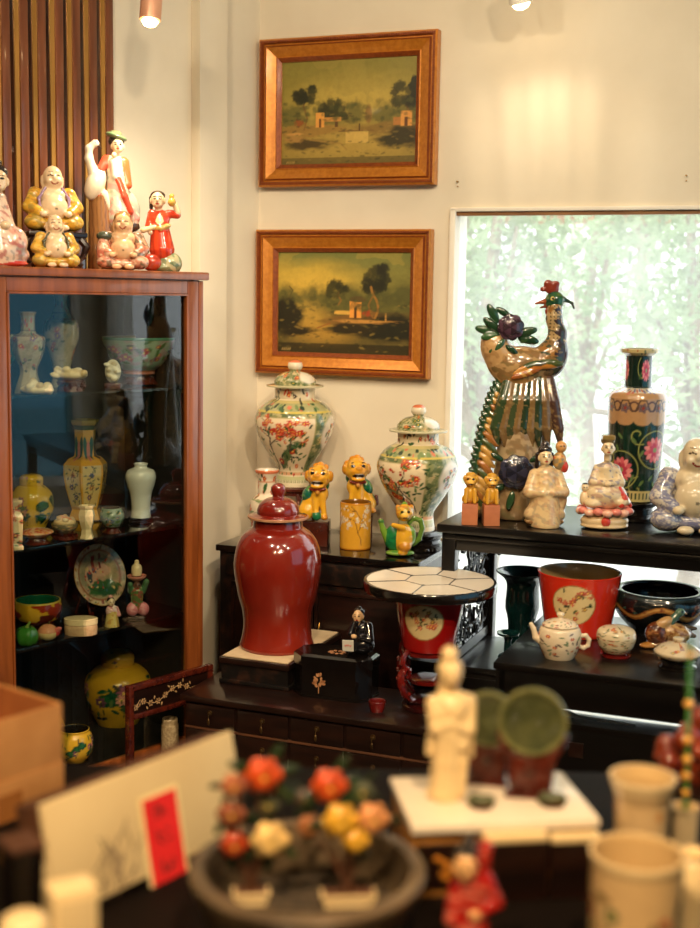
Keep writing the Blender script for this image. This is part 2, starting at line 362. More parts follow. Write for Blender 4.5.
# ------------------------------------------------------------------ modelled figures (blended solids)
class Fig:
    def __init__(s, k=2.0): s.p = []; s.d = []; s.k = k
    def ell(s, c, r, col, rot=(0, 0, 0), pat=None):
        if not isinstance(r, (tuple, list)): r = (r, r, r)
        s.p.append(('e', np.array(c, float), np.array(r, float), np.array(Euler(rot).to_matrix()), L(col), pat)); return s
    def cap(s, p0, p1, r0, r1, col, pat=None):
        s.p.append(('c', np.array(p0, float), np.array(p1, float), (r0, r1), L(col), pat)); return s
    def box(s, c, h, col, rot=(0, 0, 0), rd=1.0, pat=None):
        s.p.append(('b', np.array(c, float), np.array(h, float), (np.array(Euler(rot).to_matrix()), rd), L(col), pat)); return s
    def path(s, pts, rs, col, pat=None):
        for i in range(len(pts) - 1): s.cap(pts[i], pts[i + 1], rs[i], rs[i + 1], col, pat)
        return s
    def dot(s, c, r, col):
        if not isinstance(r, (tuple, list)): r = (r, r, r)
        s.d.append((np.array(c, float), np.array(r, float), L(col))); return s
    def dist(s, Q, q):
        if q[0] == 'e':
            v = (Q - q[1]) @ q[3] ; r = q[2]; k0 = np.sqrt(((v / r) ** 2).sum(-1)); k1 = np.sqrt(((v / (r * r)) ** 2).sum(-1))
            return k0 * (k0 - 1) / np.maximum(k1, 1e-9)
        if q[0] == 'c':
            a, b, (r0, r1) = q[1], q[2], q[3]; ab = b - a; t = np.clip(((Q - a) @ ab) / (ab @ ab + 1e-9), 0, 1)
            return np.sqrt(((Q - a - t[..., None] * ab) ** 2).sum(-1)) - (r0 + (r1 - r0) * t)
        Rm, rd = q[3]; v = np.abs((Q - q[1]) @ Rm) - (q[2] - rd)
        return np.sqrt((np.maximum(v, 0) ** 2).sum(-1)) + np.minimum(v.max(-1), 0) - rd
    def mesh(s, sc, res=72, flat_bottom=None):
        lo = np.full(3, 1e9); hi = -lo
        for q in s.p:
            if q[0] == 'e': R_ = np.abs(q[3]) @ q[2]; a, b = q[1] - R_, q[1] + R_
            elif q[0] == 'c': m = max(q[3]); a, b = np.minimum(q[1], q[2]) - m, np.maximum(q[1], q[2]) + m
            else: R_ = np.abs(q[3][0]) @ q[2]; a, b = q[1] - R_, q[1] + R_
            lo = np.minimum(lo, a); hi = np.maximum(hi, b)
        if flat_bottom is not None: lo[2] = max(lo[2], flat_bottom)
        h = (hi - lo).max() / res; lo -= 2.5 * h; hi += 2.5 * h
        N = np.ceil((hi - lo) / h).astype(int) + 1
        G = np.stack(np.meshgrid(*[lo[i] + h * np.arange(N[i]) for i in range(3)], indexing='ij'), -1)
        f = None; k = s.k
        for q in s.p:
            d = s.dist(G, q)
            if f is None: f = d
            else: t = np.maximum(k - np.abs(f - d), 0) / k; f = np.minimum(f, d) - t * t * k * .25
        if flat_bottom is not None: f = np.maximum(f, flat_bottom - G[..., 2])
        # surface nets
        inside = f < 0
        cx = np.zeros(tuple(N - 1) + (3,)); cnt = np.zeros(tuple(N - 1))
        offs = [(i, j, l) for i in (0, 1) for j in (0, 1) for l in (0, 1)]
        sl = lambda o: tuple(slice(o[i], N[i] - 1 + o[i]) for i in range(3))
        for a in offs:
            for ax in range(3):
                if a[ax]: continue
                b = list(a); b[ax] = 1; fa, fb = f[sl(a)], f[sl(b)]; m = (fa < 0) != (fb < 0)
                t = np.where(m, fa / np.where(m, fa - fb, 1), 0)
                for i in range(3): cx[..., i] += np.where(m, a[i] + (t if i == ax else 0), 0)
                cnt += m
        act = cnt > 0; idx = np.full(tuple(N - 1), -1); idx[act] = np.arange(act.sum())
        base = np.stack(np.nonzero(act), -1); V = lo + h * (base + cx[act] / cnt[act][:, None])
        faces = []
        for ax in range(3):
            u, w = (ax + 1) % 3, (ax + 2) % 3
            s0 = [slice(1, N[i] - 1) for i in range(3)]; s1 = list(s0); s0[ax] = slice(0, N[ax] - 1); s1[ax] = slice(1, N[ax])
            fa, fb = inside[tuple(s0)], inside[tuple(s1)]; e = np.stack(np.nonzero(fa != fb), -1); fl = fa[fa != fb]
            e[:, u] += 1; e[:, w] += 1
            def I(du, dw): q = e.copy(); q[:, u] -= du; q[:, w] -= dw; return idx[q[:, 0], q[:, 1], q[:, 2]]
            q = np.stack([I(1, 1), I(0, 1), I(0, 0), I(1, 0)], -1); q[~fl] = q[~fl][:, ::-1]; faces.append(q)
        Fq = np.concatenate(faces); Fq = Fq[(Fq >= 0).all(1)]
        # colours
        D = np.stack([s.dist(V, q) for q in s.p]); w = D.argmin(0); C = np.zeros((len(V), 3))
        for i, q in enumerate(s.p):
            m = w == i
            if m.any(): C[m] = q[5](V[m], np.array(q[4])) if q[5] else q[4]
        for c, r, col in s.d: C[((V - c) / r).__pow__(2).sum(1) < 1] = col
        me = bpy.data.meshes.new('figure'); me.from_pydata((V * sc).tolist(), [], Fq.tolist()); me.update()
        me.polygons.foreach_set('use_smooth', [True] * len(me.polygons)); set_col(me, C); return me
    def build(s, name, parent, sc, res=72, m=None, flat=None, loc=None, rot=None):
        return link(name, s.mesh(sc, res, flat), m or GLAZE, parent, loc, rot)
def n3(V, f, seed): return (vnoise(V[:, 0] * f + V[:, 1] * f * .7 + 31, V[:, 2] * f + V[:, 1] * f * .5 + 17, seed) + vnoise(V[:, 1] * f + 9, V[:, 2] * f + V[:, 0] * f * .4 + 5, seed + 3)) / 2
def spots(cols, f=.5, thr=.58, seed=0, al=.75):
    def fn(V, base):
        C = np.ones((len(V), 3)) * base
        for i, c in enumerate(cols): k = np.clip((n3(V, f, seed + 11 * i) - thr) / .05 + .5, 0, 1)[:, None] * al; C = C * (1 - k) + np.array(L(c)) * k
        return C
    return fn
def painted_folds(dark, f=1.0, seed=0, ax=0):  # shade of creases painted into the colour as dark wavy lines
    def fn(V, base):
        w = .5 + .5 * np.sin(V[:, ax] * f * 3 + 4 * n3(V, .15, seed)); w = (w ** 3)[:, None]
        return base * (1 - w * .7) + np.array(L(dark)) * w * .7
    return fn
# light levels
WORLD, SUN, EXPO = 2.6, 1.8, 0.26
# ------------------------------------------------------------------ the room
C0 = on_y(258, 300, 4.75); C0.z = 0
RW = -math.radians(21.5); RC = math.radians(48.7)
E1 = Vector((math.cos(RW), math.sin(RW), 0)); NW = Vector((math.sin(RW), -math.cos(RW), 0))
C1 = Vector((math.cos(RC), math.sin(RC), 0)); CN = Vector((math.sin(RC), -math.cos(RC), 0))
def wp(s, n, z): return C0 + E1 * s + NW * n + Vector((0, 0, z))      # along / out from the back wall
K = on_y(204, 272.4, 4.0); CABZ = K.z; K0 = Vector((K.x, K.y, 0))
def cp(x, d, z): return K0 + C1 * x - CN * d + Vector((0, 0, z))      # in the cabinet: along front, depth, height
def at_n(px, z, n): return column(px, z, C0 + NW * n, NW)
def at_d(px, z, d): return column(px, z, K0 - CN * d, CN)
HC = 2.95
WS0, WS1, WZ0, WZ1 = .724, 3.28, .12, 1.846

m = MB(); m.box(0, WS0, 0, .14, 0, HC); m.box(WS0, WS1, 0, .14, WZ1, HC); m.box(WS0, WS1, 0, .14, 0, WZ0); m.box(WS1, 3.4, 0, .14, 0, HC)
structure(m.build('wall_back', WALL, loc=C0, rot=(0, 0, RW)))
m = MB(); m.box(-6.5, 0, 0, .12, 0, HC); structure(m.build('wall_left', WALL, loc=C0, rot=(0, 0, RC)))
# right-hand wall with a shop window of its own
RC0 = wp(3.4, 0, 0)
m = MB(); m.box(-.14, 0, -.12, .12, 0, HC)
W2 = (-2.3, -.16, .5, 2.5)
m = MB()
m.box(0, .14, W2[1], .14, 0, HC); m.box(0, .14, W2[0], W2[1], 0, W2[2]); m.box(0, .14, W2[0], W2[1], W2[3], HC); m.box(0, .14, -6.2, W2[0], 0, HC)
structure(m.build('wall_right', WALL, loc=RC0, rot=(0, 0, RW)))
A = wp(3.4, 6.2, 0); B = C0 - C1 * 6.5; d = B - A
m = MB(); m.box(0, d.length, -.1, 0, 0, HC)
structure(m.build('wall_front', WALL, loc=A, rot=(0, 0, math.atan2(d.y, d.x))))
poly = [(p.x, p.y) for p in (C0, wp(3.4, 0, 0), A, B)]
structure(MB().prism(poly, 'z', -.1, 0).build('floor', FLOORM)); structure(MB().prism(poly, 'z', HC, HC + .1).build('ceiling', CEIL))

def window(name, loc, s0, s1, z0, z1, y0, y1, w, mats, glass, mull=(), rot=RW, strip=None):
    r = bpy.data.objects.new(name, None); COL.objects.link(r); r.location = loc; r.rotation_euler = (0, 0, rot); r['kind'] = 'structure'
    m = MB(); g = .002
    m.box(s0 - g, s0 + w, y0, y1, z0, z1, .003); m.box(s1 - w, s1, y0, y1, z0, z1, .003)
    m.box(s0, s1, y0, y1, z1 - w * .6, z1 + g, .003); m.box(s0, s1, y0, y1, z0, z0 + w, .003)
    for q in mull: m.box(q - w / 2, q + w / 2, y0, y1, z0, z1, .003)
    m.build('window_frame', mats, r)
    if strip: MB().box(s0 + w, s1 - w, y0 + .012, y0 + .04, z1 - w * .6 - .013, z1 - w * .6).build('head_strip', strip, r)
    MB().box(s0 + w * .5, s1 - w * .5, y0 + .05, y0 + .056, z0 + w * .5, z1 - w * .5).build('window_pane', glass, r)
    return r
window('window_1', C0, WS0, WS1, WZ0, WZ1, -.012, .13, .018, TRIMW, PANE, strip=PINE)
window('window_2', RC0, W2[0], W2[1], W2[2], W2[3], -.012, .13, .05, TRIMW, PANE2, mull=(-1.75, -1.2, -.62), rot=RW - PI / 2 + PI / 2)
# fix: the right wall's window runs along local y
w2 = bpy.data.objects['window_2']; w2.rotation_euler = (0, 0, RW + PI / 2)

# shallow pier and slatted panel on the left wall
def cw(px, py=100): return (on_plane(px, py, C0, CN) - C0).dot(C1)
structure(MB().box(cw(191), cw(218.5), -.045, -.0005, 0, HC, .003).build('trim_1', WALL, loc=C0, rot=(0, 0, RC)))
sx = cw(109)
m = MB(); m.mi = 0; pitch = .0635
m.box(sx - 1.3, sx, -.012, -.0005, 1.45, HC)
for k in range(20):
    x = sx - k * pitch
    m.mi = 0; m.box(x - .028, x, -.024, -.012, 1.45, HC, .002)
    m.mi = 1; m.box(x - .043, x - .0285, -.017, -.011, 1.45, HC)
    m.mi = 2; m.box(x - .063, x - .0435, -.013, -.011, 1.45, HC)
structure(m.build('trim_2', [SLAT, SLATG, SLATB], loc=C0, rot=(0, 0, RC)))
px = cw(221.5)
p = thing('conduit_pipe', 'thin cream conduit pipe running up the wall beside the pier', 'pipe', C0 + C1 * px + CN * .012)
MB().cyl((0, 0, .02), (0, 0, HC - .02), .0075, n=12).build('pipe', TRIMW, p)
for y in (26, 306):
    z = on_plane(221, y, C0, CN).z
    MB().cyl((0, 0, z - .012), (0, 0, z + .012), .0115, n=12).build('coupling', TRIMW, p)
for q, lab in (((458, 183), 'tiny screw in the wall above the left corner of the window'), ((686.5, 177), 'tiny screw in the wall high above the middle of the window')):
    c = on_plane(*q, C0, NW)
    m = MB().cyl((0, 0, .004), (0, -.012, .004), .0028, n=10); m.cyl((0, 0, -.012), (0, -.004, -.012), .0022, n=8)
    tag(m.build('wall_screw', BRASS, loc=c + NW * .0005, rot=(0, 0, RW)), lab, 'screw')

# ------------------------------------------------------------------ paintings
def framed(z0, z1, s0, s1, label, canvas):
    h, w = z1 - z0, s1 - s0
    t = thing('framed_painting', label, 'painting', wp((s0 + s1) / 2, .002, z0), RW)
    # moulding swept round the rectangle: (inset, projection)
    prof = [(0, 0), (0, .034), (.006, .040), (.014, .040), (.018, .030), (.022, .030), (.028, .036), (.046, .027), (.060, .022), (.064, .025), (.068, .022), (.078, .014), (.078, .004)]
    band = [0, 0, 1, 1, 0, 1, 0, 0, 0, 1, 1, 0]
    b = bmesh.new(); R_ = []
    for i, d in prof: R_.append([b.verts.new(v) for v in ((-w / 2 + i, -d, i), (w / 2 - i, -d, i), (w / 2 - i, -d, h - i), (-w / 2 + i, -d, h - i))])
    for q, (A_, B_) in enumerate(zip(R_, R_[1:])):
        for j in range(4):
            f = b.faces.new((A_[j], A_[(j + 1) % 4], B_[(j + 1) % 4], B_[j])); f.material_index = band[q]
    b.faces.new(R_[0]); 
    bmesh.ops.recalc_face_normals(b, faces=b.faces); me = bpy.data.meshes.new('frame'); b.to_mesh(me); b.free()
    link('frame', me, [GOLD, GILT2], t)
    # beaded outer edge
    m = MB(); k = int(2 * (w + h) / .0085)
    for q in range(k):
        a = q / k * 2 * (w + h); i = .010
        if a < w: x, z = -w / 2 + a, i
        elif a < w + h: x, z = w / 2 - i, a - w
        elif a < 2 * w + h: x, z = w / 2 - (a - w - h), h - i
        else: x, z = -w / 2 + i, h - (a - 2 * w - h)
        m.ball((max(-w / 2 + i, min(w / 2 - i, x)), -.0405, max(i, min(h - i, z))), .0035, 1)
    m.build('beading', GILT2, t)
    iw, ih = w - .156, h - .156; nx, ny = 230, 170
    X, Z = np.meshgrid(np.linspace(-iw / 2 - .002, iw / 2 + .002, nx), np.linspace(.076, h - .076, ny))
    V = np.stack([X, np.full_like(X, -.008), Z], -1).reshape(-1, 3)
    i, j = np.meshgrid(np.arange(ny - 1), np.arange(nx - 1), indexing='ij')
    fq = np.stack([i * nx + j, i * nx + j + 1, (i + 1) * nx + j + 1, (i + 1) * nx + j], -1).reshape(-1, 4)
    me = bpy.data.meshes.new('canvas'); me.from_pydata(V.tolist(), [], fq.tolist()); me.update()
    U_, W_ = np.meshgrid(np.linspace(0, .9999, nx), np.linspace(0, 1, ny)); set_col(me, canvas.sample(U_, W_).reshape(-1, 3))
    link('canvas', me, OIL, t)
    return t
def landscape(kind):
    c = Cv(1.38, (150, 140, 70), 190, wrap=False); X, Y = c.X, c.Y; A_ = 1.38
    def grad(y0, y1, col): c.mix(np.clip((Y - y0) / (y1 - y0), 0, 1), col)
    def tree(x, y, h, r, seed, col=(34, 38, 20), bend=.03):
        c.line([(x, y), (x + bend, y + h * .35), (x - bend * .3, y + h * .7), (x + bend * .5, y + h)], .007, (128, 96, 50))
        q = random.Random(seed)
        for i in range(16):
            c.ell(x + q.uniform(-r, r), y + h + q.uniform(-r * .6, r * .9), r * q.uniform(.25, .5), None, col if q.random() < .6 else (58, 58, 28), soft=.5, rough=.5, seed=seed + i, al=.85)
    if kind == 0:
        grad(.3, 1.0, (128, 124, 62)); c.ell(.75, .6, .55, .2, (186, 168, 92), soft=1.2, al=.75, rough=.3)
        c.mottle(.5, 1, [(150, 140, 76)], 5, 3, .58, .4)
        for x, r in ((.12, .16), (.5, .14), (.75, .1), (1.05, .12), (1.3, .16)): c.ell(x, .46, r, .12, (88, 90, 50), soft=.7, rough=.5, seed=int(x * 90), al=.8)
        c.rect(0, 2, 0, .38, (140, 126, 66)); c.ell(.7, .2, .6, .14, (176, 154, 84), soft=1.1, al=.8)
        c.ell(.3, .33, .34, .055, (150, 122, 66), soft=.5, rough=.4, al=.95); c.ell(1.15, .33, .3, .06, (130, 108, 58), soft=.5, rough=.4)
        c.ell(1.28, .24, .26, .1, (54, 50, 28), soft=.6, rough=.5); c.ell(.28, .2, .24, .05, (74, 62, 34), soft=.7, rough=.5)
        c.rect(0, 2, 0, .07, (60, 54, 30), .6)
        tree(.24, .34, .32, .1, 4); tree(.56, .42, .1, .12, 9, (46, 48, 26)); tree(1.27, .42, .2, .12, 5, (34, 38, 22)); c.ell(1.36, .72, .07, .08, (36, 40, 22), rough=.5)
        c.rect(.36, .45, .36, .5, (214, 160, 84)); c.rect(.395, .415, .36, .44, (92, 56, 30)); c.rect(.45, .62, .41, .45, (188, 140, 78)); c.rect(.56, .59, .36, .41, (90, 64, 36))
        c.rect(1.22, 1.33, .35, .49, (206, 152, 84)); c.rect(1.26, 1.29, .35, .43, (96, 60, 34)); c.rect(1.15, 1.22, .36, .43, (170, 118, 66))
        c.rect(.67, .9, .2, .31, (196, 172, 104)); c.line([(.6, .315), (.95, .315)], .006, (120, 92, 52)); c.line([(.81, .32), (.81, .38)], .006, (70, 48, 28))
        c.ell(.9, .47, .035, .09, (132, 106, 62), soft=.4); c.ell(.14, .3, .09, .014, (190, 150, 90), soft=.5); c.ell(.13, .25, .1, .03, (160, 128, 76), rough=.5, soft=.6); c.line([(.3, .24), (.62, .2), (.68, .14)], .006, (150, 124, 70))
        c.ell(.19, .41, .05, .035, (140, 84, 44), rough=.8, soft=.5)
        for k in range(5): c.line([(.06 + k * .018, .018), (.068 + k * .018, .034)], .003, (190, 164, 104))
    else:
        grad(.35, 1.0, (108, 118, 70)); c.ell(.35, .74, .5, .16, (196, 172, 80), soft=1.1, rough=.35, al=.8); c.ell(.3, .62, .36, .14, (206, 178, 84), soft=1.2, al=.6, rough=.3)
        c.mottle(.55, 1, [(170, 156, 80)], 4, 6, .56, .35)
        for x, r, y in ((.08, .2, .5), (.42, .16, .5), (.7, .2, .5), (1.0, .2, .5), (1.3, .24, .55)): c.ell(x, y, r, .15, (70, 76, 46), soft=.8, rough=.5, seed=int(x * 50), al=.85)
        c.rect(0, 2, 0, .42, (92, 84, 48)); c.ell(.33, .35, .18, .14, (178, 152, 76), soft=1, al=.85); c.ell(.48, .22, .3, .12, (170, 138, 66), soft=1.1, al=.8)
        c.ell(.08, .36, .17, .17, (34, 34, 22), soft=.5, rough=.5); c.ell(.2, .22, .18, .05, (36, 34, 22), soft=.5, rough=.4)
        c.ell(.85, .33, .36, .07, (116, 88, 48), soft=.5, rough=.4); c.ell(1.2, .26, .34, .14, (32, 34, 24), soft=.5, rough=.5); c.ell(.8, .24, .3, .05, (44, 40, 26), soft=.6, rough=.5)
        c.rect(0, 2, 0, .1, (26, 26, 18), .75); c.ell(.95, .325, .26, .018, (186, 142, 80), rough=.5, soft=.6)
        c.rect(.76, .88, .36, .52, (220, 156, 78)); c.rect(.805, .83, .36, .46, (76, 44, 26)); c.rect(.6, .76, .39, .425, (206, 170, 92)); c.ell(.95, .405, .045, .03, (150, 66, 38), rough=.8, soft=.5); c.ell(1.0, .4, .03, .025, (120, 90, 50), rough=.8, soft=.5); c.ell(.85, .54, .09, .03, (84, 74, 46))
        tree(1.0, .36, .36, .13, 3, (30, 34, 20), -.05); tree(.64, .48, .14, .1, 8, (40, 44, 24)); c.line([(1.02, .36), (1.045, .42), (1.05, .48), (1.03, .54), (.99, .6), (.975, .66)], .011, (150, 112, 56))
        c.line([(.1, .5), (.16, .62), (.12, .66)], .005, (60, 50, 30)); c.line([(.42, .25), (.56, .3)], .005, (140, 84, 44)); c.line([(1.13, .33), (1.13, .4)], .008, (180, 140, 80))
        for k in range(5): c.line([(.05 + k * .02, .025), (.058 + k * .02, .045)], .003, (190, 170, 120))
    q = random.Random(kind + 40)
    for i in range(150):
        x, y = q.uniform(0, 1.38), q.uniform(.02, .5); d_ = q.uniform(.006, .018); c.ell(x, y, d_ * 1.6, d_ * .6, q.choice([(60, 62, 34), (120, 110, 60), (150, 132, 76), (84, 76, 42), (44, 46, 28)]), q.uniform(-.4, .4), .55, .6, .5, i)
    for i in range(60): c.ell(q.uniform(0, 1.38), q.uniform(.42, .6), q.uniform(.015, .04), q.uniform(.012, .03), q.choice([(72, 78, 44), (96, 96, 54), (56, 64, 38)]), 0, .5, .6, .6, i)
    c.a = c.a * np.array([1.22, 1.08, .74])
    return c
framed(1.925, 2.432, .016, .672, 'upper gilt framed river landscape with pale footbridge, high beside the corner', landscape(0))
framed(1.266, 1.776, .008, .665, 'lower gilt framed river landscape with leaning tree, above the lidded jars', landscape(1))

# ------------------------------------------------------------------ lamps on the ceiling track
def spotlamp(name, label, loc, aim, cols, r=.03, length=.12):
    t = thing(name, label, 'lamp', loc)
    ax = (Vector(aim) - Vector(loc)).normalized()
    MB().tube([(0, 0, .12 + .0), (0, 0, HC - loc[2] - .012)], .006).build('stem', cols, t)
    MB().box(-.05, .05, -.02, .02, HC - loc[2] - .03, HC - loc[2] - .001, .004).build('ceiling_mount', cols, t)
    Q = ax.to_track_quat('Z', 'Y').to_matrix().to_4x4()
    b = MB().lathe([(r * .75, -length), (r, -length * .9), (r, 0), (r * .9, 0), (r * .85, -.012)], 24)
    b.tube([(0, 0, -length), tuple(Q.inverted() @ Vector((0, 0, .13)))], .006)
    o = b.build('lamp_head', cols, t); o.matrix_local = Q
    g = MB().lathe([(.001, -.01), (r * .5, -.004), (r * .8, .004), (r * .55, .016), (.001, .022)], 20)
    o = g.build('bulb', BULB, t); o.matrix_local = Q
    return t
BULB = mat_emit('lamp_glow', (255, 214, 150), 14)
l1 = on_y(150, 20, 3.85); spotlamp('spot_lamp', 'copper cylinder spot lamp hanging above the tall cabinet', l1, l1 + Vector((-.06, -.12, -1)), COPPER, .031, .13)
l2 = wp(1.02, .22, 0); l2 = column(521, 2.455, C0 + NW * .22, NW); spotlamp('spot_lamp', 'bright white spot lamp at the ceiling above the window wall', l2, l2 + Vector((.25, .25, -1)), TRIMW, .036, .1)
LAMPS = (l1, l2)

# ------------------------------------------------------------------ display cabinet
cab = thing('display_cabinet', 'tall glazed reddish-brown display cabinet of porcelain against the left wall', 'cabinet', K0, RC)
W_, D_ = .80, .365
m = MB(); m.box(-W_, -W_ + .022, .022, D_, .02, CABZ - .022); m.box(-.022, 0, .022, D_, .02, CABZ - .022)
m.box(-W_, 0, .0, D_, .05, .14, .003); m.box(-W_ + .02, -.02, .03, D_, CABZ - .06, CABZ - .024)
for x in (-W_ + .03, -.03):
    for y in (.04, D_ - .03): m.box(x - .02, x + .02, y - .02, y + .02, 0, .05)
m.build('carcass', CABW, cab)
m = MB(); m.box(-W_ + .022, -.022, D_ - .012, D_ - .002, .14, CABZ - .06); m.box(-W_ + .022, -.022, .03, D_ - .012, .14, .15)
m.box(-W_ + .0225, -W_ + .026, .03, D_ - .012, .15, CABZ - .06); m.box(-.026, -.0225, .03, D_ - .012, .15, CABZ - .06); m.build('lining', INNER, cab)
m = MB(); m.box(-W_ - .01, .012, -.012, D_, CABZ - .024, CABZ, .005); m.build('top', CABW, cab)
zt, zb = 1.545, .15
xr, xl = -.066, -.702
dr = MB(); dr.box(xr, -.022, .0, .022, .142, CABZ - .026, .004); dr.box(-.02, -.0, .002, .02, .142, CABZ - .026, .003); dr.box(-W_ + .022, xl, .0, .022, .142, CABZ - .026, .004)
dr.box(xl, xr, .0, .022, zt, CABZ - .026, .004); dr.box(xl, xr, .0, .022, .142, zb + .012, .004)
dr.box(xl, xl + .006, -.004, .01, zb, zt, .002); dr.box(xr - .006, xr, -.004, .01, zb, zt, .002); dr.box(xl, xr, -.004, .01, zt - .006, zt, .002)
dr.box(-W_, -W_ + .02, .002, .02, .142, CABZ - .026, .003)
door = dr.build('door', CABW, cab)
MB().box(xl + .002, xr - .002, .010, .014, zb + .008, zt - .002).build('door_glass', CLEAR, door)
SH = (1.262, .838, .556, .15)
for z in SH[1:3]: MB().box(-W_ + .028, -.028, .032, D_ - .014, z - .012, z, .002).build('shelf', BLACKW, cab)
sh = MB().box(-W_ + .028, -.028, .032, D_ - .014, SH[0] - .008, SH[0], .001).build('shelf', SHELFG, cab); sh['label'] = 'clear glass shelf'
m = MB()
for z in SH[:3]:
    for x in (-W_ + .032, -.032):
        for y in (.06, .3): m.cyl((x, y, z - .021), (x, y, z - .0085 - (.0045 if z < 1.2 else 0)), .004, n=8)
m.build('shelf_support', BRASS, cab)

# ------------------------------------------------------------------ tall lacquer chest, drawer chest, plinth
def wthing(name, label, cat, s, n, z=0): return thing(name, label, cat, wp(s, n, z), RW)
RELIEF = mat_two('relief_lacquer', (14, 10, 9), (52, 30, 20), .4, 26, detail=6, lo=.5, hi=.7, bmp=.4, coat=.3)
TZ = .712
t = wthing('lacquer_chest', 'tall black lacquer chest with carved borders against the back wall', 'chest', .067, .457); w, dp = .72, .443
m = MB(); m.box(.012, w - .012, .012, dp, .06, TZ - .022); m.build('body', RELIEF, t)
m = MB(); m.box(0, w, 0, dp + .0, TZ - .022, TZ, .004); m.build('top', BLACKW, t)
for x0 in (.06, .365):
    d_ = MB(); d_.box(x0, x0 + .30, .002, .012, .14, TZ - .12, .003)
    for (a, b_, c_, e_) in ((x0, x0 + .012, .14, TZ - .12), (x0 + .288, x0 + .30, .14, TZ - .12), (x0, x0 + .30, .14, .152), (x0, x0 + .30, TZ - .132, TZ - .12)): d_.box(a, b_, -.004, .004, c_, e_, .002)
    o = d_.build('door', DARKW, t)
    MB().tube([(x0 + (.28 if x0 < .2 else .02), -.006 - .008 * math.sin(q / 8 * PI), .42 + .008 * q) for q in range(9)], .003).build('handle', BRASS, o)
MB().box(.04, w - .04, .0, .012, TZ - .10, TZ - .03, .004).build('frieze', RELIEF, t)
for x in (.03, w - .03):
    for y in (.03, dp - .03): MB().box(x - .022, x + .022, y - .022, y + .022, 0, .06, .004).build('foot', BLACKW, t)

t = wthing('drawer_chest', 'low dark wooden chest of small drawers with brass pulls before the lacquer chest', 'chest', .255, 1.03); w, dp, H = .86, .31, .38
m = MB(); m.box(.006, w - .006, .012, dp, .04, H - .018); m.build('body', DARKW, t)
MB().box(-.006, w + .006, -.004, dp, H - .018, H, .004).build('top', DARKW, t)
nd = 5; dw = (w - .012) / nd
for z0, z1 in ((.288, .354), (.19, .278), (.08, .18)):
    for k in range(nd):
        x0 = .006 + k * dw
        o = MB().box(x0 + .005, x0 + dw - .005, .004, .0125, z0, z1, .003).build('drawer', DARKW, t)
        zc = (z0 + z1) / 2 + .012; xc = x0 + dw / 2
        b = MB(); b.ball((xc, -.002, zc), (.0055, .006, .0055), 1); b.tube([(xc, -.004, zc), (xc, -.007, zc - .014)], .0014)
        b.ball((xc, -.006, zc - .024), (.0048, .003, .011), 2); b.cyl((xc, .005, zc), (xc, .001, zc), .008, n=14); b.build('drop_pull', OLDBRASS, o)
MB().box(.006, w - .006, .006, .013, .279, .287, .002).build('rail', EDGE, t)
m = MB()
for x in (.03, w - .03):
    for y in (.03, dp - .03): MB().box(x - .025, x + .025, y - .022, y + .022, 0, .04, .003).build('foot', DARKW, t)

PZ = .46
t = wthing('plinth', 'low dark carved plinth under the red lidded jar, on the drawer chest', 'plinth', .30, .884, H); w, dp = .232, .42
m = MB(); m.box(0, w, 0, dp, PZ - H - .018, PZ - H, .004); m.build('top', DARKW, t)
m = MB(); m.box(.006, w - .006, .008, dp - .004, .0005, PZ - H - .018); m.box(.0, w, .002, dp, .0005, .014, .003); m.build('base', RELIEF, t)
for x in (.02, w - .02): MB().box(x - .014, x + .014, dp - .035, dp - .008, -H, .001).build('leg', DARKW, t)
tag(MB().box(.008, w - .008, .012, dp - .01, 0, .004, .001).build('mat', mat_two('cream_mat', (196, 172, 138), (210, 188, 152), .8, 20), loc=wp(.30, .884, PZ + .0003), rot=(0, 0, RW)), 'thin cream mat on the plinth under the red lidded jar', 'mat')
MZ = PZ + .0046

# ------------------------------------------------------------------ carved fretwork helper
def scrolls(m, x0, x1, z0, z1, y0, r, seed, n, rad=(.012, .026)):
    q = random.Random(seed)
    for i in range(n):
        R_ = q.uniform(*rad); cx = q.uniform(x0 + R_ * .7, x1 - R_ * .7); cz = z0 + (z1 - z0) * ((i + .5) / n) + q.uniform(-.01, .01); a0 = q.uniform(0, 6.28); sg = q.choice((-1, 1)); k = 12
        pts = []
        for j in range(k + 1):
            a = a0 + sg * j / k * 4.6; rr = R_ * (1 - .62 * j / k)
            pts.append((min(x1, max(x0, cx + rr * math.cos(a))), y0, min(z1, max(z0, cz + rr * math.sin(a)))))
        m.tube(pts, [r * (1.1 - .5 * j / k) for j in range(k + 1)], 6)

# console by the window
CZ = .892
con = wthing('console_table', 'black carved console table standing along the window with fretwork ends', 'table', .938, .705); w, dp = 1.42, .49
MB().box(-.012, w, -.012, dp + .01, CZ - .026, CZ, .005).build('top', EBONY, con)
m = MB(); m.box(.01, w - .012, .006, .03, CZ - .078, CZ - .0255, .003); m.box(.01, w - .012, -.002, .03, CZ - .045, CZ - .032, .003)
m.box(.004, .03, .03, dp - .03, CZ - .078, CZ - .0255, .003); m.box(w - .04, w - .012, .03, dp - .03, CZ - .078, CZ - .0255, .003); m.box(.01, w - .012, dp - .03, dp, CZ - .06, CZ - .0255, .003)
m.build('apron', EBONY, con)
for x in (.022, w - .035):
    for y in (.02, dp - .024): MB().box(x - .021, x + .021, y - .02, y + .02, 0, CZ - .026, .004).build('leg', EBONY, con)
fr = MB(); fr.box(-.007, .007, .04, .052, .47, CZ - .07); fr.box(-.007, .007, dp - .056, dp - .044, .47, CZ - .07); fr.box(-.007, .007, .04, dp - .044, CZ - .09, CZ - .076); fr.box(-.007, .007, .04, dp - .044, .458, .488)
b = MB(); scrolls(b, .055, dp - .058, .49, CZ - .09, 0, .0052, 11, 80, (.02, .045)); b2 = b.build('tmp', EBONY); me = b2.data; bpy.data.objects.remove(b2)
